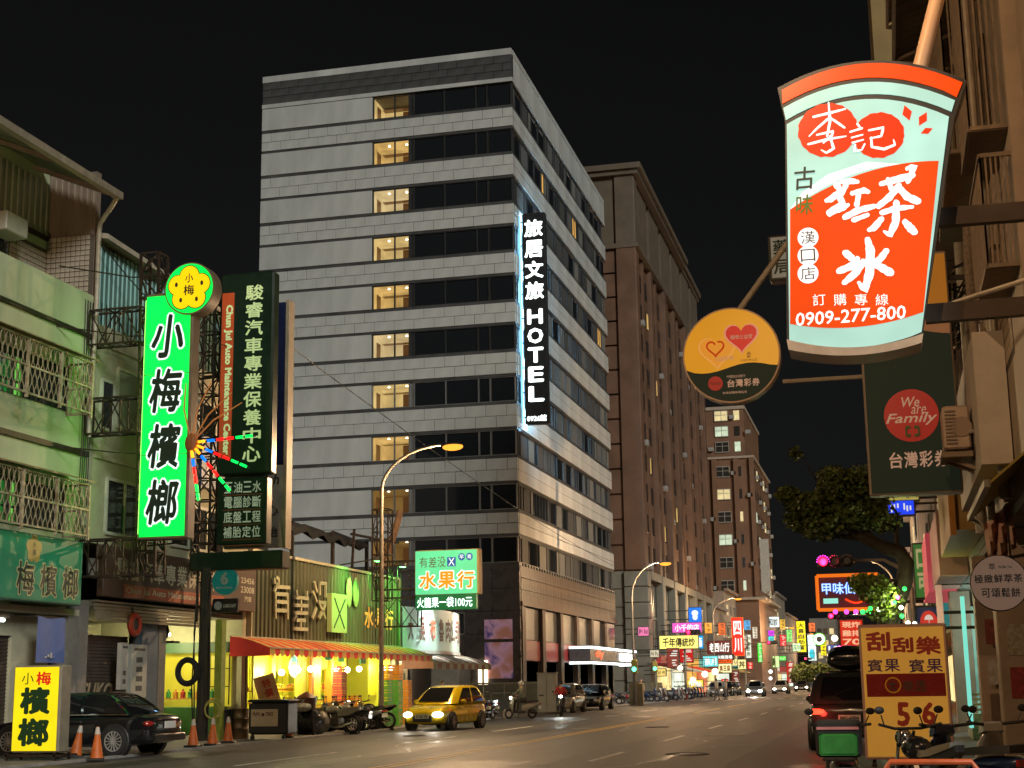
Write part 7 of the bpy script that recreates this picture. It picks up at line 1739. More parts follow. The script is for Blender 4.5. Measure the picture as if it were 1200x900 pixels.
# white flash where the mint meets the orange
b=MB(); F.poly(b,([cp(926,246)]+arc(cp(926,246),cp(1060,193),.12)[1:]+[cp(1015,190),cp(970,205),cp(940,226)])[::-1],.0125,.0135); b.build('white_swoosh',M_CW,cu)
M_CLOUD=glow('cup_red',s2l(222,52,8),.92)
def cloud(px,py,rx,ry,n=44,amp=.022):
    c=cp(px,py); k=PY(px+1,py,CY).x-PY(px,py,CY).x
    return [(c[0]+rx*k*cos(2*pi*i/n)*(1+amp*(i%3-1)),c[1]+ry*k*sin(2*pi*i/n)*(1+amp*((i+1)%3-1))) for i in range(n)]
b=MB(); F.poly(b,cloud(970,153,35,34),.014,.019); F.poly(b,cloud(1030,159,30,29),.0142,.0195); b.build('cloud_emblem',M_CLOUD,cu)
def ct(lt,ch,px0,px1,py0,py1,bold=.03,d=.024,sh=.0):
    a=cp(px0,py1); c=cp(px1,py0); F.text(lt,ch,a[0],c[0],a[1],c[1],d,bold,0,sh)
def brush(nm,strokes,m,d=.024):
    b=MB(); n_=0
    for st in strokes:
        P=[(cp(890+u/2.368,50+v/2.368),w*.84/2.368*CY/FPX) for u,v,w in st]; Q=[]
        for i in range(len(P)-1):
            for t in (0,.25,.5,.75): Q.append(((P[i][0][0]*(1-t)+P[i+1][0][0]*t,P[i][0][1]*(1-t)+P[i+1][0][1]*t),P[i][1]*(1-t)+P[i+1][1]*t))
        Q.append(P[-1]); L,R=[],[]
        for i,(p_,w) in enumerate(Q):
            a_,c_=Q[max(i-1,0)][0],Q[min(i+1,len(Q)-1)][0]; dx,dz=c_[0]-a_[0],c_[1]-a_[1]; l=math.hypot(dx,dz) or 1; e=w/2*(1+.10*sin(i*2.3+n_)); L.append(F.p(p_[0]-dz/l*e,p_[1]+dx/l*e,d+n_*.0006)); R.append(F.p(p_[0]+dz/l*e,p_[1]-dx/l*e,d+n_*.0006))
        b.loft([R,L],False,False,0,False)
        for p_,w in (Q[0],Q[-1]): b.add([F.p(p_[0]+w*.5*cos(k*pi/5+n_),p_[1]+w*.5*(1+.15*sin(k*2.))*sin(k*pi/5+n_),d+n_*.0006+.0002) for k in range(10)],[tuple(range(10))])
        n_+=1
    b.build(nm,m,cu)
brush('name_lettering',[[(150,208,8),(200,196,10),(238,186,6)],[(192,168,5),(196,220,10),(188,262,7)],[(190,214,9),(160,240,8),(138,262,4)],[(196,210,7),(222,228,9),(236,238,7)],[(160,258,7),(205,248,9),(200,262,8),(178,280,6)],[(136,284,8),(190,270,10),(240,262,5)],[(196,262,8),(206,296,10),(186,308,8),(172,300,4)],
 [(252,250,7),(284,240,8)],[(272,228,8),(278,236,7)],[(256,266,6),(286,258,6)],[(258,280,6),(288,272,6)],[(266,286,6),(262,304,7),(284,300,6),(292,284,6)],[(304,246,7),(344,238,9),(338,262,8),(308,268,6)],[(310,266,7),(312,292,9),(346,298,10),(376,286,8),(372,272,4)]],M_CW)
brush('main_lettering',[[(214,396,22),(226,414,20),(198,436,24),(186,440,14)],[(228,388,16),(256,386,22),(272,388,14)],[(240,398,18),(222,430,20),(232,448,22),(196,474,26)],[(206,470,20),(232,460,22),(246,452,12)],[(258,420,16),(290,412,22),(302,416,14)],[(276,420,16),(270,452,18)],[(238,486,20),(272,468,24),(318,456,18)],[(262,494,18),(300,480,14)],
 [(338,394,16),(380,382,26),(424,370,22)],[(356,380,12),(366,408,18)],[(410,352,14),(430,344,20),(412,388,16)],[(386,400,22),(360,432,24),(330,456,20)],[(386,404,20),(410,430,26),(438,442,26)],[(340,474,18),(380,462,22),(424,458,12)],[(380,446,20),(378,500,26),(362,536,20),(346,526,8)],[(338,492,20),(318,516,24),(304,522,14)],[(404,500,20),(420,518,28),(430,528,22)],
 [(240,586,24),(256,600,24)],[(222,636,22),(256,622,26),(272,602,18)],[(300,548,18),(308,580,30),(306,640,30),(292,690,22),(276,668,12)],[(288,612,24),(262,646,26),(236,668,18)],[(352,580,20),(336,602,24),(316,616,16)],[(312,612,20),(338,626,26),(362,640,28)]],M_CW)
lt=MB(); ct(lt,'古',932,955,195,224,.012,.026,.1); lt.build('small_character',mat('sign_black_paint',(.02,.03,.02)),cu); lt=MB(); ct(lt,'味',933,952,228,253,.012,.026,.1); lt.build('green_character',mat('letter_olive',(.10,.18,.03),.5,var=0),cu)
b=MB(); 
for py in (279,300,321): F.poly(b,circ(cp(947,py)[0],cp(947,py)[1],.112),.019,.0225)
b.build('white_dot',M_CW,cu); lt=MB()
for ch,py in zip('漢口店',(279,300,321)): ct(lt,ch,939,955,py-8,py+8,0,.027)
lt.build('branch_lettering',mat('letter_dark_brown',(.10,.035,.025)),cu)
lt=MB()
for i,ch in enumerate('訂購專線'): ct(lt,ch,953+i*24.5,967+i*24.5,344.5-.0*i,359-.0*i,.0,.024)
ct(lt,'0909-277-800',933,1061,358,383,.015,.024,.08); lt.build('phone_lettering',M_CW,cu)
b=MB()
for (px,py,dx,dy) in ((1066,142,-6,-18),(1077,148,9,-16),(1079,157,14,-6)):
    a=cp(px,py); e=cp(px+dx,py+dy); m_=((a[0]+e[0])/2,(a[1]+e[1])/2); nx_,nz_=-(e[1]-a[1])*.28,(e[0]-a[0])*.28
    F.poly(b,[a,(m_[0]+nx_,m_[1]+nz_),e,(m_[0]-nx_,m_[1]-nz_)][::1 if (nx_*(e[1]-a[1])-nz_*(e[0]-a[0]))>0 else -1],.014,.018)
b.build('leaf_emblem',M_CLOUD,cu)
p,q=cp(1066,80),cp(1106,-40); b=MB(); b.tube([(p[0],CY+.25,p[1]-.3),(q[0],CY+.25,q[1])],.085,14); b.build('straw',mat('straw_peach',(.58,.38,.24),.45,var=.1),cu,True)
b=MB()
for (pa,pb) in (((1085,249),(1230,238)),((1085,362),(1230,350))):
    a,c=cp(*pa),cp(*pb); b.bar((a[0],CY+.25,a[1]),(RX+.3,CY+.25,c[1]),.12,.2)
b.build('support_beam',mat('beam_brown',(.06,.04,.028),.6,.3,var=.4),cu)
a,c=cp(1085,358),cp(1230,300); b=MB(); b.tube([(a[0],CY+.3,a[1]),(RX+.3,CY+.3,c[1])],.03,8); b.build('stay_tube',M_PIPE,cu,True)
wl_=thing('side_wall_stub','dark concrete wall end that carries the cup sign beams','wall',(2.6,16.2,0)); MB().box(RX+.2,RX+6,14.5,19.9,0,24).build('wall',M_RW,wl_)
# ---------- rectangular lottery sign
LY=26.0; lx0,lx1,lz0,lz1=blade(1013,1117,300,577,LY)
ls_=thing('lottery_blade_sign','tall dark green and orange lottery sign with red We are Family disc','sign',((lx0+lx1)/2,LY,lz0))
MB().bbox(lx0-.04,lx1+.03,LY,LY+.4,lz0-.03,lz1+.05,.02).build('sign_box',mat('lottery_case',(.30,.22,.16),.5),ls_)
F=Frame((lx0,LY-.002,lz0),FRONT); w_,h_=lx1-lx0,lz1-lz0
def crv(y0,y1,sag,n=12): return [(w_*k/n,y0+(y1-y0)*k/n-sag*4*(k/n)*(1-k/n)) for k in range(n+1)]
M_LG=mat('lottery_green',(.026,.042,.030),.6,var=.1,emit=.12,spec=.2); M_LO=mat('lottery_orange',(.62,.26,.015),.45,var=.08,emit=.12); M_LP=mat('lottery_pink',(.62,.36,.24),.5,var=.1)
e1=crv(h_*.80,h_*.655,.12); e2=crv(h_*.86,h_*.70,.12)
b=MB(); F.poly(b,[(0,0),(w_,0)]+e1[::-1],.0,.008); b.build('green_panel',M_LG,ls_); b=MB(); F.poly(b,e1+e2[::-1],.0,.009); b.build('pink_swoosh',M_LP,ls_); b=MB(); F.poly(b,e2+[(w_,h_),(0,h_)],.0,.008); b.build('orange_panel',M_LO,ls_)
cx_,cz_=w_*.50,h_*.318; M_LR=mat('lottery_red',(.50,.02,.015),.4,var=.1,emit=.15)
b=MB(); F.poly(b,circ(cx_,cz_,w_*.31),.009,.014); b.build('red_disc',M_LR,ls_)
lt=MB(); F.text(lt,'We',cx_-w_*.10,cx_+w_*.10,cz_+w_*.10,cz_+w_*.22,.017,.01,shear=.25); F.text(lt,'are',cx_+w_*.0,cx_+w_*.17,cz_+w_*.015,cz_+w_*.10,.017,.0,shear=.25); F.text(lt,'Family',cx_-w_*.29,cx_+w_*.29,cz_-w_*.12,cz_+w_*.03,.017,.015,shear=.3)
F.row(lt,'台灣彩券',w_*.21,w_*.885,h_*.10,h_*.168,.012,.02); lt.build('lettering',mat('lottery_letter',(.66,.45,.34),.5,var=.05,emit=.2),ls_)
b=MB(); 
for (a,c) in (((-.07,0),(-.02,0)),((.02,0),(.07,0)),((-.07,-.0),(-.07,-.16)),((.07,0),(.07,-.16)),((-.07,-.16),(-.02,-.16)),((.02,-.16),(.07,-.16))): b.bar(F.p(cx_+a[0]*w_,cz_-w_*.14+a[1]*w_*.6,.018),F.p(cx_+c[0]*w_,cz_-w_*.14+c[1]*w_*.6,.018),.03,.05)
b.build('clover_mark',mat('mark_green',(.10,.16,.05),.5),ls_)
b=MB(); 
for z in (lz0+.4,lz1-.4): b.bar((lx1,LY+.2,z),(RX+.1,LY+.2,z),.08)
b.build('bracket',M_STEEL,ls_)
# round lottery sign with hearts
rd=thing('round_lottery_sign','round orange lottery sign with two hearts hung from a pole','sign',(-2.8,LY,6.5)); c=PY(857,416,LY); R_=PY(915,416,LY).x-c.x
b=MB(); b.lathe(c+V((0,.3,0)),(0,-1,0),[(0,R_),(.3,R_)],44); b.build('drum',mat('round_rim',(.60,.42,.30),.5),rd,True)
F=Frame(c+V((0,-.004,0)),FRONT); Ri=R_*.965; M_RO=glow('round_orange',s2l(226,152,18),.62,.05,1)
def cut(y0): 
    t=math.asin(y0/Ri); return t
top=[(Ri*cos(t),Ri*sin(t)) for t in [cut(-Ri*.28)+(pi-2*cut(-Ri*.28))*k/30 for k in range(31)]]; bot=[(Ri*cos(t),Ri*sin(t)) for t in [pi-cut(-Ri*.28)+(pi+2*cut(-Ri*.28))*k/24 for k in range(25)]]
wave=[(-Ri*.96+Ri*1.92*k/12,-Ri*.28-Ri*.09*sin(2*pi*k/12*1.0+.3)) for k in range(1,12)]
b=MB(); F.poly(b,top+wave,.0,.006); b.build('orange_panel',M_RO,rd); b=MB(); F.poly(b,bot+wave[::-1],.0,.006); b.build('green_panel',M_LG,rd)
def heart(cx,cy,s,n=26): return [(cx+s*(16*sin(t)**3)/16,cy+s*(13*cos(t)-5*cos(2*t)-2*cos(3*t)-cos(4*t))/16) for t in [-2*pi*k/n for k in range(n)]][::-1]
def fix(poly):
    a=sum(poly[i][0]*poly[(i+1)%len(poly)][1]-poly[(i+1)%len(poly)][0]*poly[i][1] for i in range(len(poly))); return poly if a>0 else poly[::-1]
b=MB(); F.poly(b,fix(heart(-Ri*.30,Ri*.10,Ri*.40)),.007,.010); b.build('pale_heart_rim',glow('heart_peach',s2l(240,165,75),.6),rd); b=MB(); F.poly(b,fix(heart(-Ri*.30,Ri*.11,Ri*.36)),.010,.012); b.build('pale_heart',glow('heart_orange',s2l(232,148,35),.62),rd)
b=MB(); F.poly(b,fix(heart(Ri*.23,Ri*.38,Ri*.37)),.012,.014); b.build('red_heart_rim',glow('heart_pink',s2l(225,140,115),.6),rd); b=MB(); F.poly(b,fix(heart(Ri*.23,Ri*.385,Ri*.33)),.0145,.018); b.build('red_heart',glow('heart_red',s2l(195,24,16),.7),rd)
b=MB(); hp_=[F.p(x,y,.02) for x,y in heart(-Ri*.33,Ri*.17,Ri*.18)]; b.tube(hp_[2:-1],.018,6); b.build('ribbon_mark',glow('ribbon_red',s2l(200,70,25),.6),rd)
lt=MB(); F.row(lt,'關懷公益愛',Ri*.0,Ri*.47,Ri*.33,Ri*.42,.02,.01); F.row(lt,'公益彩券',-Ri*.35,Ri*.06,-Ri*.12,-Ri*.02,.02,.0); F.row(lt,'台灣彩券',-Ri*.12,Ri*.58,-Ri*.70,-Ri*.53,.009,.025); F.row(lt,'中國信託銀行',-Ri*.12,Ri*.28,-Ri*.50,-Ri*.44,.009,0); F.row(lt,'財政部國庫署監督',-Ri*.22,Ri*.3,-Ri*.84,-Ri*.79,.009,0); lt.build('lettering',mat('lottery_letter',(.66,.45,.34)),rd)
b=MB(); F.poly(b,circ(-Ri*.36,-Ri*.60,Ri*.155),.007,.012); b.build('red_disc',M_LR,rd); lt=MB(); F.text(lt,'Family',-Ri*.48,-Ri*.24,-Ri*.66,-Ri*.55,.014,.0,shear=.3); F.text(lt,'企',Ri*.32,Ri*.42,-Ri*.08,Ri*.05,.009,.02); F.row(lt,'公益彩券公正',Ri*.18,Ri*.55,-Ri*.16,-Ri*.11,.009,0); lt.build('small_lettering',mat('letter_maroon',(.12,.03,.025)),rd)
p0=PY(857,366,LY); p1=PY(920,285,LY); b=MB(); b.tube([(p0.x,LY+.15,p0.z-.1),(p1.x,LY+.15,p1.z),(p1.x+.9,LY+.15,p1.z+1.1)],.055,10); b.tube([(c.x+R_,LY+.2,c.z-.5),(lx0,LY+.2,c.z-.5)],.04,8); b.tube([(p1.x+.9,LY+.15,p1.z+1.1),(RX,LY+.15,p1.z+1.1)],.055,10); b.build('support_pole',M_PIPE,rd,True)
# white pharmacy sign partly behind the cup
sign('small white pharmacy sign half hidden behind the cup sign',904,930,278,325,30,s2l(150,140,118),'藥/局',s2l(30,50,28),.35,bold=.02,ts=.15)
# ---------- scratch-card lottery board on the pavement
bdY=28.3; bx0,bx1,bz0,bz1=blade(1010,1114,731,890,bdY)
bd=thing('lottery_pavement_board','tall orange scratch card board with red and purple characters','sign',((bx0+bx1)/2,bdY,0))
MB().bbox(bx0,bx1,bdY,bdY+.35,bz0,bz1,.02).build('board_box',mat('board_pinkrim',(.62,.38,.32),.5,var=.15),bd)
F=Frame((bx0,bdY-.002,bz0),FRONT); w_,h_=bx1-bx0,bz1-bz0
b=MB(); F.rect(b,w_*.03,w_*.965,h_*.02,h_*.975,.0,.006); b.build('orange_face',mat('board_amber',(.66,.33,.05),.25,var=.15,scale=1,coat=.6,emit=.35),bd)
b=MB(); F.rect(b,w_*.06,w_*.95,h_*.46,h_*.63,.007,.010); b.build('red_band',mat('board_red_band',(.34,.03,.025),.25,var=.2,coat=.6),bd)
lt=MB(); F.text(lt,'刮',w_*.08,w_*.36,h_*.80,h_*.945,.010,.045); F.text(lt,'刮',w_*.38,w_*.62,h_*.785,h_*.90,.010,.045); F.text(lt,'樂',w_*.64,w_*.93,h_*.765,h_*.905,.010,.04)
F.text(lt,'5',w_*.38,w_*.53,h_*.24,h_*.42,.010,.04); F.text(lt,'6',w_*.66,w_*.82,h_*.25,h_*.42,.010,.04); lt.build('red_lettering',mat('letter_red',(.55,.06,.03)),bd)
lt=MB(); F.row(lt,'賓果',w_*.07,w_*.46,h_*.645,h_*.74,.010,.02); F.row(lt,'賓果',w_*.54,w_*.94,h_*.635,h_*.735,.010,.02); lt.build('purple_lettering',mat('letter_purple',(.12,.05,.16),.5),bd)
lt=MB(); F.row(lt,'樂透',w_*.46,w_*.74,h_*.495,h_*.58,.014,.01); F.text(lt,'大',w_*.30,w_*.40,h_*.49,h_*.59,.014,.02); b2=MB(); b2.torus(F.p(w_*.36,h_*.545,.012),(0,1,0),w_*.085,.012,24,6); b2.build('ring_mark',mat('lottery_orange',(.62,.26,.015)),bd); lt.build('band_lettering',mat('band_letter',(.10,.06,.03),.5),bd)
b=MB(); 
for x in (bx0+.15,bx1-.15): b.box(x-.04,x+.04,bdY-.2,bdY+.6,0.0,.06); b.box(x-.03,x+.03,bdY+.1,bdY+.25,.06,bz0+.05)
b.build('stand',M_STEEL,bd)
# cyan lit shop further along: doorway light and display
cs=thing('cyan_shop','narrow shop lit by a cyan light strip behind the pillars','shop',(2.3,42,0)); a=PX(1124,650,1.95)
b=MB(); b.bar((1.80,38.4,.35),(1.80,38.4,3.5),.10); b.build('light_strip',glow('cyan_tube',(.22,.80,.66),.8),cs); MB().box(2.0,4.5,46.2,46.3,0.05,3.6).build('inner_wall',glow('cyan_wall_glow',s2l(150,215,190),.35,.4,1.5),cs)  # inner wall made to glow cyan in place of light on it
L_=bpy.data.lights.new('cyan_shop_lamp','POINT'); L_.energy=120; L_.color=(.7,1,.9); L_.shadow_soft_size=.2; lo=bpy.data.objects.new('cyan_shop_light',L_); COL.objects.link(lo); lo.parent=cs; lo.location=V((3,43,3.2))-WL[cs]
b=MB(); 
for k in range(5): b.box(1.9,2.4,39.2+k*.5,39.6+k*.5,.6+.12*k,.66+.12*k)
b.box(1.85,2.45,39.1,41.7,.05,.62); b.build('display_rack',mat('rack_yellowish',(.5,.46,.25),.5,var=.6,scale=9,col2=(.12,.2,.1)),cs)
# stacked goods in the dark arcade at the right edge
rs=random.Random(9)
gd=[(.4,.05,.04),(.5,.45,.4),(.25,.04,.04),(.12,.1,.3),(.4,.25,.08)]; names=['red','cream','maroon','navy','ochre']
rk=thing('goods_rack','dark shelf rack of packets in the arcade at the right edge','rack',(2.5,29,0)); b=MB()
for z in (.4,.9,1.4,1.9,2.4): b.box(2.3,2.9,27.2,31.8,z,z+.03)
for y in (27.2,29.5,31.75): b.box(2.3,2.34,y,y+.05,0,2.8)
b.build('frame',M_STEEL,rk)
for lv in range(5):
    for j in range(8):
        c=(lv*3+j*2)%5; y=27.4+j*.55; z=.43+lv*.5; h=rs.uniform(.25,.4)
        b=MB(); b.bbox(2.3,2.7,y,y+.45,z,z+h,.01); tag(b.build('packet',mat('packet_%s'%names[c],gd[c],.4,var=.5,scale=14)),f'{names[c]} packet on the {ORD[lv]} shelf of the arcade rack, {ORD[j]} along','packet','packets on the arcade rack')
# green lit sign, yellow and blue signs, umbrella sign further along
sign('green vertical lit sign with pale characters beside the tree',1072,1090,638,700,50,s2l(52,110,45),'口可',s2l(190,185,130),.6,True,ts=.5,bold=.04)
sign('thin yellow green lit strip sign beside the green sign',1083,1091,640,690,52,s2l(215,220,30),'',W_,.8)
sign('blue lit rectangular sign under the lottery sign',1041,1071,587,603,58,s2l(20,60,225),'',W_,.9)
sign('dull yellow sign above the blue one',1040,1076,574,586,58,s2l(190,180,90),'',W_,.5)
sign('pink red vertical lit sign on the right row',1096,1104,640,690,48,s2l(240,40,80),'',W_,.7)
us=sign('navy sign with red disc and white umbrella',1075,1101,712,742,40,s2l(28,26,62),'',s2l(205,45,35),.5,mark=((.52,.42,.40,.46),),ts=.7)
x0,x1,z0,z1=blade(1075,1101,712,742,40); F=Frame((x0,39.94,z0),FRONT); w_,h_=x1-x0,z1-z0; b=MB(); F.poly(b,[(w_*(.52+.2*cos(t)),h_*(.52+.2*sin(t))) for t in [pi*k/10 for k in range(11)]],.0,.006); F.rect(b,w_*.51,w_*.54,h_*.3,h_*.52,.0,.006); F.poly(b,circ(w_*.3,h_*.12,w_*.14,h_*.12),.0,.006); F.poly(b,circ(w_*.72,h_*.12,w_*.14,h_*.12),.0,.006); b.build('umbrella_mark',glow('umbrella_white',s2l(225,205,190),.7),us)
pb=thing('pink_banner','narrow pink vertical banner beside the umbrella sign','banner',(1.4,41,2)); x0,x1,z0,z1=blade(1098,1106,685,750,38.4); MB().bbox(x0,x1,38.4,38.45,z0,z1,.01).build('cloth',mat('banner_pink',(.60,.30,.30),.6,emit=.2),pb); b=MB(); b.bar((x0,38.42,z1),(RX,38.42,z1),.03); b.build('rod',M_STEEL,pb)
# ---------- the tree
M_BARK=mat('bark',(.055,.036,.024),.9,var=.5,scale=6,bump=.8); M_LEAF=[mat('leaf_dark',(.11,.14,.035),.6,var=.4,scale=3),mat('leaf_olive',(.18,.21,.05),.6,var=.4,scale=3),mat('leaf_lit',(.26,.38,.03),.55,var=.4,scale=3)]
def foliage(name,par,blobs,n,m,size,seed):
    rs=random.Random(seed); b=MB()
    for (c,r,k) in blobs:
        c=V(c)
        for i in range(int(n*k)):
            d=V((rs.gauss(0,1),rs.gauss(0,1),rs.gauss(0,1))).normalized()*(rs.random()**.45); p=c+V((d.x*r[0],d.y*r[1],d.z*r[2]))
            a=rs.uniform(0,2*pi); s=size*rs.uniform(.6,1.35); u=V((cos(a),sin(a),rs.uniform(-.9,.1))).normalized(); w=u.cross(V((rs.uniform(-1,1),rs.uniform(-1,1),rs.uniform(-1,1)))).normalized()*s*.42
            tip=p+u*s; mid=p+u*s*.5; b.add([p,mid+w,tip,mid-w],[(0,1,2,3)],rs.choice((0,0,1)))
    return kind(b.build(name,m,par),'stuff')
tY=38.5
tree=thing('street_tree','leaning street tree with dark spreading crown over the SUV','tree',(0,tY,0))
def tp(px,py,dy=0): return PY(px,py,tY+dy)
b=MB(); b.tube([(tp(1040,735).x,tY,0),tp(1040,735),tp(1050,705),tp(1060,680),tp(1062,660),tp(1055,648),tp(1035,641),tp(1015,632),tp(995,622)],[.30,.27,.24,.21,.20,.19,.16,.13,.09],10); b.build('trunk',M_BARK,tree,True)
for pts,r in (([(1052,646),(1050,625),(1055,608),(1045,592)],.07),([(1035,641),(1000,610),(975,590)],.09),([(1015,632),(980,628),(950,612)],.08),([(1050,625),(1035,600),(1000,570)],.05),([(975,590),(955,560),(940,535)],.03),([(1000,610),(985,580),(960,548)],.04)):
    b=MB(); b.tube([tp(*p) for p in pts],[r*(1-.6*i/(len(pts)-1)) for i in range(len(pts))],7); b.build('limb',M_BARK,tree,True)
k=38.5/1740
def bl(px,py,rx,ry,w,dy=0): q=tp(px,py,dy); return (q,(rx*k,.9+rx*k*.5,ry*k),w)
foliage('crown',tree,[bl(985,575,30,20,1.2),bl(1020,580,28,22,1.1,.4),bl(950,595,28,20,1.2),bl(925,580,14,11,.4),bl(1000,605,35,16,1.2),bl(965,618,26,14,.8),bl(945,605,25,18,.7),bl(1035,610,18,14,.4),bl(978,560,22,14,.6),bl(930,608,10,14,.25),bl(932,530,7,5,.1),bl(1010,560,20,16,.5)],1150,M_LEAF[:2],.12,4)
foliage('low_foliage',tree,[bl(1025,690,22,18,1.),bl(1040,700,18,16,.6),bl(1010,683,15,12,.5),bl(1035,715,18,14,.4)],1100,M_LEAF[1:],.11,5)  # brighter leaf colour paints the light on the low foliage
# fairy lights round the trunk
fl_=thing('fairy_lights','string of green and white fairy lights around the tree','string lights',(0,37.5,3)); pts=[(1020,713),(1030,714),(1048,706),(1056,712),(1052,700),(1057,722),(1064,730),(1072,731),(1060,690),(1053,735)]
b=MB(); b.tube([tp(*p,-.6) for p in pts],.008,4); b.build('wire',M_CABLE,fl_)
for i,p in enumerate(pts): q=tp(*p,-.62); b=MB(); b.ball(q,.055,8,5); b.build('bulb',(glow('fairy_green',(.03,1,.12),2.5),glow('fairy_white',(.8,1,.7),5),glow('fairy_pink',(1,.06,.55),2.5))[(0,1,0,1,2,0,1,1,0,1)[i]],fl_)
for i_ in (2,4,7):
    q=tp(*pts[i_],-.9); L_=bpy.data.lights.new('fairy_glow','POINT'); L_.energy=22; L_.color=(.8,1,.45); L_.shadow_soft_size=.05
    lo=bpy.data.objects.new('fairy_glow',L_); COL.objects.link(lo); lo.parent=fl_; lo.location=q-WL[fl_]
# lights along the neon sign edge
for i,(px,c) in enumerate(((979,2),(992,2),(1003,2),(1011,0),(1018,0))):
    q=PY(px,717,74.6); b=MB(); b.ball(q,.12,8,5); b.build('edge_bulb',(glow('fairy_green',(.03,1,.12),2.5),0,glow('fairy_pink',(1,.06,.55),2.5))[c],ng)
# small trees far up the street
for i,(px,lb) in enumerate(((938,'round small tree far up the street, left one'),(955,'round small tree far up the street, middle one'),(970,'round small tree far up the street, right one'))):
    y=240; q=PY(px,786,y); o=thing('small_tree',lb,'tree',(q.x,y,0),'small trees far up the street'); b=MB(); b.tube([(q.x,y,0),(q.x,y,1.6)],[.14,.1],8); b.build('trunk',M_BARK,o,True)
    foliage('crown',o,[((q.x,y,2.6),(1.5,1.5,1.5),1.),((q.x+.6,y,3.2),(1.2,1.2,1.1),.6),((q.x-.8,y,2.2),(1.1,1.1,1.0),.5)],700,M_LEAF,.4,30+i)
# overhead wires
for i,(a,c,lb) in enumerate((((-19.6,43,13.5),(-22.2,140,11),'long overhead cable along the left row'),((-21.3,37,14.2),(-19.9,44,12.5),'short cable from the roof to the garage sign'))):
    o=thing('overhead_cable',lb,'cable',a); a,c=V(a),V(c); b=MB(); b.tube([a.lerp(c,t)-V((0,0,.8*4*t*(1-t))) for t in [k/12 for k in range(13)]],.018,5); b.build('wire',M_CABLE,o,True)

# clutter on the near right facade: meter boxes, brackets, hanging cables, plants, poster strips
rs=random.Random(19)
for i in range(9):
    y,z=22.6+i*1.15,rs.uniform(4.6,9.5); b=MB(); b.bbox(RX-.16,RX-.015,y,y+.32,z,z+.42,.01); b.build('meter_box',mat('meter_beige',(.36,.28,.2),.5,var=.3),rbld)
for i in range(12):
    y=22.3+i*.85; z=6+rs.random()*6; b=MB(); b.tube([(RX-.06,y,z),(RX-.12,y+.5,z-.5*rs.random()),(RX-.06,y+1.4,z+.2)],.018,5); b.build('slack_cable',M_CABLE,rbld)
for i in range(7):
    y=31+i*.9; b=MB(); b.bar((RX-.02,y,7.0),(1.3,y,7.0),.05); b.bar((RX-.02,y,6.4),(1.35,y,6.95),.04); b.build('cage_bracket',mat('canopy_steel',(.22,.16,.11)),rbld)
for i,(y,z,c) in enumerate(((26.3,1.2,(.4,.05,.04)),(26.3,1.9,(.5,.42,.3)),(32.1,1.4,(.5,.45,.38)),(32.1,2.2,(.35,.08,.05)))):
    MB().box(RX-.1,RX+.2,y-.12,y-.105,z,z+.5).build('pasted_poster',mat('poster_%d'%i,c,.6,var=.5,scale=12),rbld)
# ================================================================== MORE OF THE BUSY FAR STREET
# lit stalls, lanterns, more lamps and vehicles beyond the crossing
for i,(px,py,r,c,lb) in enumerate(((826,790,.55,(1,.95,.75),'round white lantern over the stall row, left'),(838,787,.6,(1,.95,.8),'round white lantern over the stall row, right'),(812,797,.5,(1,.9,.5),'warm lantern by the scooter row'),(903,787,.5,(.9,1,.95),'white disc light above the green sign post'),(903,795,.45,(.9,1,.95),'white square light under the disc light'),(978,748,.9,(1,.9,.7),'round warm lamp beside the ring sign'),(797,783,.4,(1,.95,.7),'small white lamp at the tower shop'),(886,806,.4,(1,1,.9),'low white lamp near the far cars'))):
    y=dl(px)-6 if px<950 else 250; q=PY(px,py,y); o=thing('lantern',lb,'lantern',(q.x,y,q.z),'lanterns and lamps of the far shops')
    b=MB(); b.ball(q,(r*.6,r*.6,r*.6),12,8); b.build('globe',glow('lantern_%d'%i,c,2.2),o,True); b=MB(); b.bar(q+V((0,0,r*.5)),q+V((0,0,1.4)),.05); b.bar(q+V((0,0,1.4)),(-22.2 if px<950 else 2.2,y,q.z+1.4),.06); b.build('hanger',M_STEEL,o)
for i,(a) in enumerate(((782,795,760,782,s2l(170,70,55),'',.35,'wide salmon awning board at the tower corner'),(795,812,757,776,s2l(215,30,25),'',.5,'red slanted board above the stalls'),(838,860,767,773,s2l(60,40,34),'串燒酒場',.4,'dark board with small characters above food stalls'),(858,866,786,800,s2l(120,30,25),'',.5,'small maroon board low by the kerb'),(805,824,797,806,s2l(250,210,60),'早點',.8,'yellow stall board behind the parked scooters'),(922,930,776,800,s2l(190,30,25),'',.6,'thin red vertical board far left of the trees'),(846,853,796,806,s2l(235,60,40),'',.8,'small orange red banner among the scooters'),(869,876,745,760,s2l(120,90,60),'',.4,'dim brown board behind the red vertical sign'))):
    sign(a[7],a[0],a[1],a[2],a[3],dl((a[0]+a[1])/2)+4,a[4],a[5],W_,a[6])
far=[(yc,-13.0,150,-90,'white','pale hatchback with headlights coming past the crossing',1),(bc,-11.6,205,-90,'grey','dark sedan with headlights coming far up the street',1),(yc,-12.2,262,-90,'silver','small oncoming car far up the street, farthest one',1),(bc,-4.0,150,90,'black','black sedan driving away beyond the SUV',0),(yc,-4.3,190,90,'grey','grey hatchback driving away far ahead',0),(bc,-17.0,152,-90,'silver','silver sedan parked beyond the scooter row',0),(yc,-17.0,159,-90,'black','black hatchback parked beyond the silver sedan',0),(bc,-17.0,166,-90,'grey','grey sedan last in the parked line',0)]
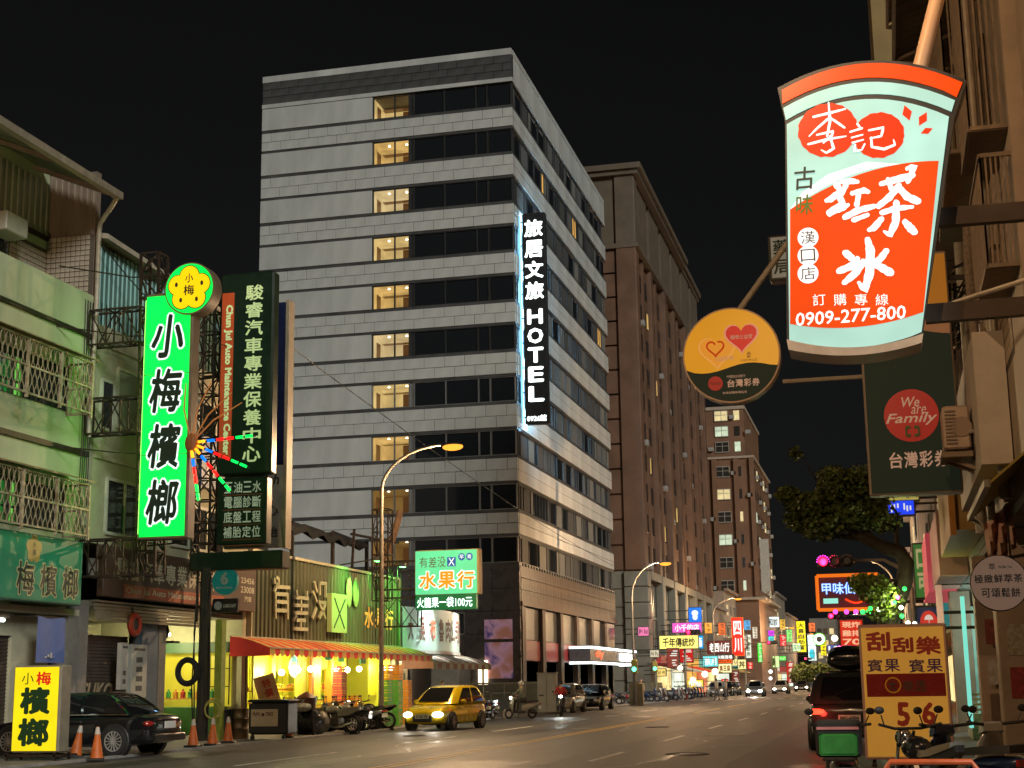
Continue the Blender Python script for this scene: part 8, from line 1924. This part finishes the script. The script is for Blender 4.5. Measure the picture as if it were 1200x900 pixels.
for (src,x,y,a,cn,lb,hd) in far:
    c=copy_tree(src)
    for ch in list(c.children):
        if ch.type=='LIGHT': bpy.data.objects.remove(ch)
    place(c,(x,y,0),radians(a),lb); repaint(c,MATS['paint_'+cn])
    for ch in c.children:
        n_=ch.name.split('.')[0]
        if n_=='headlight': ch.material_slots[0].link='OBJECT'; ch.material_slots[0].material=glow('far_headlight',(1,.97,.85),30) if hd else mat('lamp_clear',(.5,.5,.5))
        if n_=='tail_light' and a==90: ch.material_slots[0].link='OBJECT'; ch.material_slots[0].material=M_TAIL
    if hd:
        L_=bpy.data.lights.new('car_beam','SPOT'); L_.energy=400; L_.spot_size=radians(70); L_.spot_blend=.6; L_.color=(1,.96,.85); L_.shadow_soft_size=.1
        lo=bpy.data.objects.new('car_beam',L_); COL.objects.link(lo); lo.parent=c; lo.location=(2.1,0,.6); lo.rotation_euler=(0,radians(-82),0)
# lamps continuing up both kerbs
for y,lb in ((300,'sodium lamp near the street end, left'),(370,'sodium lamp closest to the street end, left')): lamp(-17.8,y,8.6,-15,10.4,lb,5200)
for y,lb in ((200,'sodium lamp on the right beyond the neon sign'),(280,'sodium lamp on the right near the street end')): lamp(.9,y,8.6,-1.9,10.4,lb,5200)
# rooftop things: water tanks, aerials
def tank(label,x,y,z,r,h):
    o=thing('water_tank',label,'water tank',(x,y,z),'rooftop water tanks'); b=MB(); b.lathe((x,y,z+.8),(0,0,1),[(0,r),(h*.9,r),(h,r*.6),(h+.1,r*.2)],16); b.build('vessel',mat('tank_steel',(.35,.35,.34),.35,.7,var=.2),o,True)
    b=MB()
    for k in range(4): a=pi/4+k*pi/2; b.bar((x+r*.7*cos(a),y+r*.7*sin(a),z),(x+r*.7*cos(a),y+r*.7*sin(a),z+.82),.08)
    b.build('stand',M_STEEL,o)
tank('steel water tank on the garage roof',-27.5,44,15.2,.7,1.6); tank('steel water tank on the grey shophouse roof',-25,270,22.4,1.,2.)
# dim block behind the garage with its own dark windows
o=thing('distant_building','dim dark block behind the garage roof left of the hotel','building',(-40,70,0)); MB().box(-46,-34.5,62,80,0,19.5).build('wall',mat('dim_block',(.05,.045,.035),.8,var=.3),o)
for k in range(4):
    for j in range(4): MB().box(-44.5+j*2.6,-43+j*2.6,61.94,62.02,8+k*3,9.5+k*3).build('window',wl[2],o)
# drifting posters, meter boxes and cables on the near-left facade
for i,(y,z) in enumerate(((36.75,6.3),(37.3,4.9))):
    b=MB(); b.bbox(XF,XF+.16,y,y+.4,z-.3,z+.25,.01); b.build('meter_box',mat('meter_grey',(.25,.25,.22),.5),A)
for i in range(5):
    b=MB(); b.tube([(XF+.05,36.6+.12*i,5.5),(XF+.08,36.65+.1*i,8),(XF+.04,36.6+.14*i,12.4)],.014,5); b.build('facade_cable',M_CABLE,A)

# further small lit boards added between the named ones to brighten the far street
more=[(748,760,735,745,s2l(235,120,170),'added tiny pink lit board left of the yellow long sign'),(762,772,762,770,s2l(210,200,170),'added dim cream board low beside the tower corner'),(826,834,730,742,s2l(235,160,60),'added amber board between blue and red signs'),(842,850,730,744,s2l(240,110,40),'added orange board left of the tall red sign'),(872,879,727,738,s2l(90,170,230),'added small sky blue board right of the red sign'),(882,887,735,748,s2l(235,225,200),'added slim cream board above the green strip'),(884,890,770,782,s2l(250,190,70),'added amber board low by the green strip'),(914,921,744,757,s2l(230,60,60),'added small red board right of the turquoise sign'),(914,920,726,738,s2l(240,190,70),'added amber board right of the white box sign'),(922,928,738,752,s2l(120,220,120),'added pale green board left of the yellow vertical sign'),(948,955,730,740,s2l(250,120,60),'added orange board above the cyan vertical sign'),(855,864,772,780,s2l(255,235,160),'added cream lit board low under the red sign'),(788,800,778,788,s2l(250,240,200),'added cream lit stall board behind the first scooters'),(770,780,784,792,s2l(245,215,120),'added warm lit stall board at the tower corner'),(985,996,764,772,s2l(60,170,235),'added blue lit board beyond the SUV roof box'),(996,1006,766,776,s2l(250,230,140),'added warm lit board beyond the SUV, right one')]
for (a0_,a1_,b0_,b1_,c_,lb_) in more: sign(lb_,a0_,a1_,b0_,b1_,(dl((a0_+a1_)/2)+9) if a0_<960 else 130,c_,'',W_,.7)
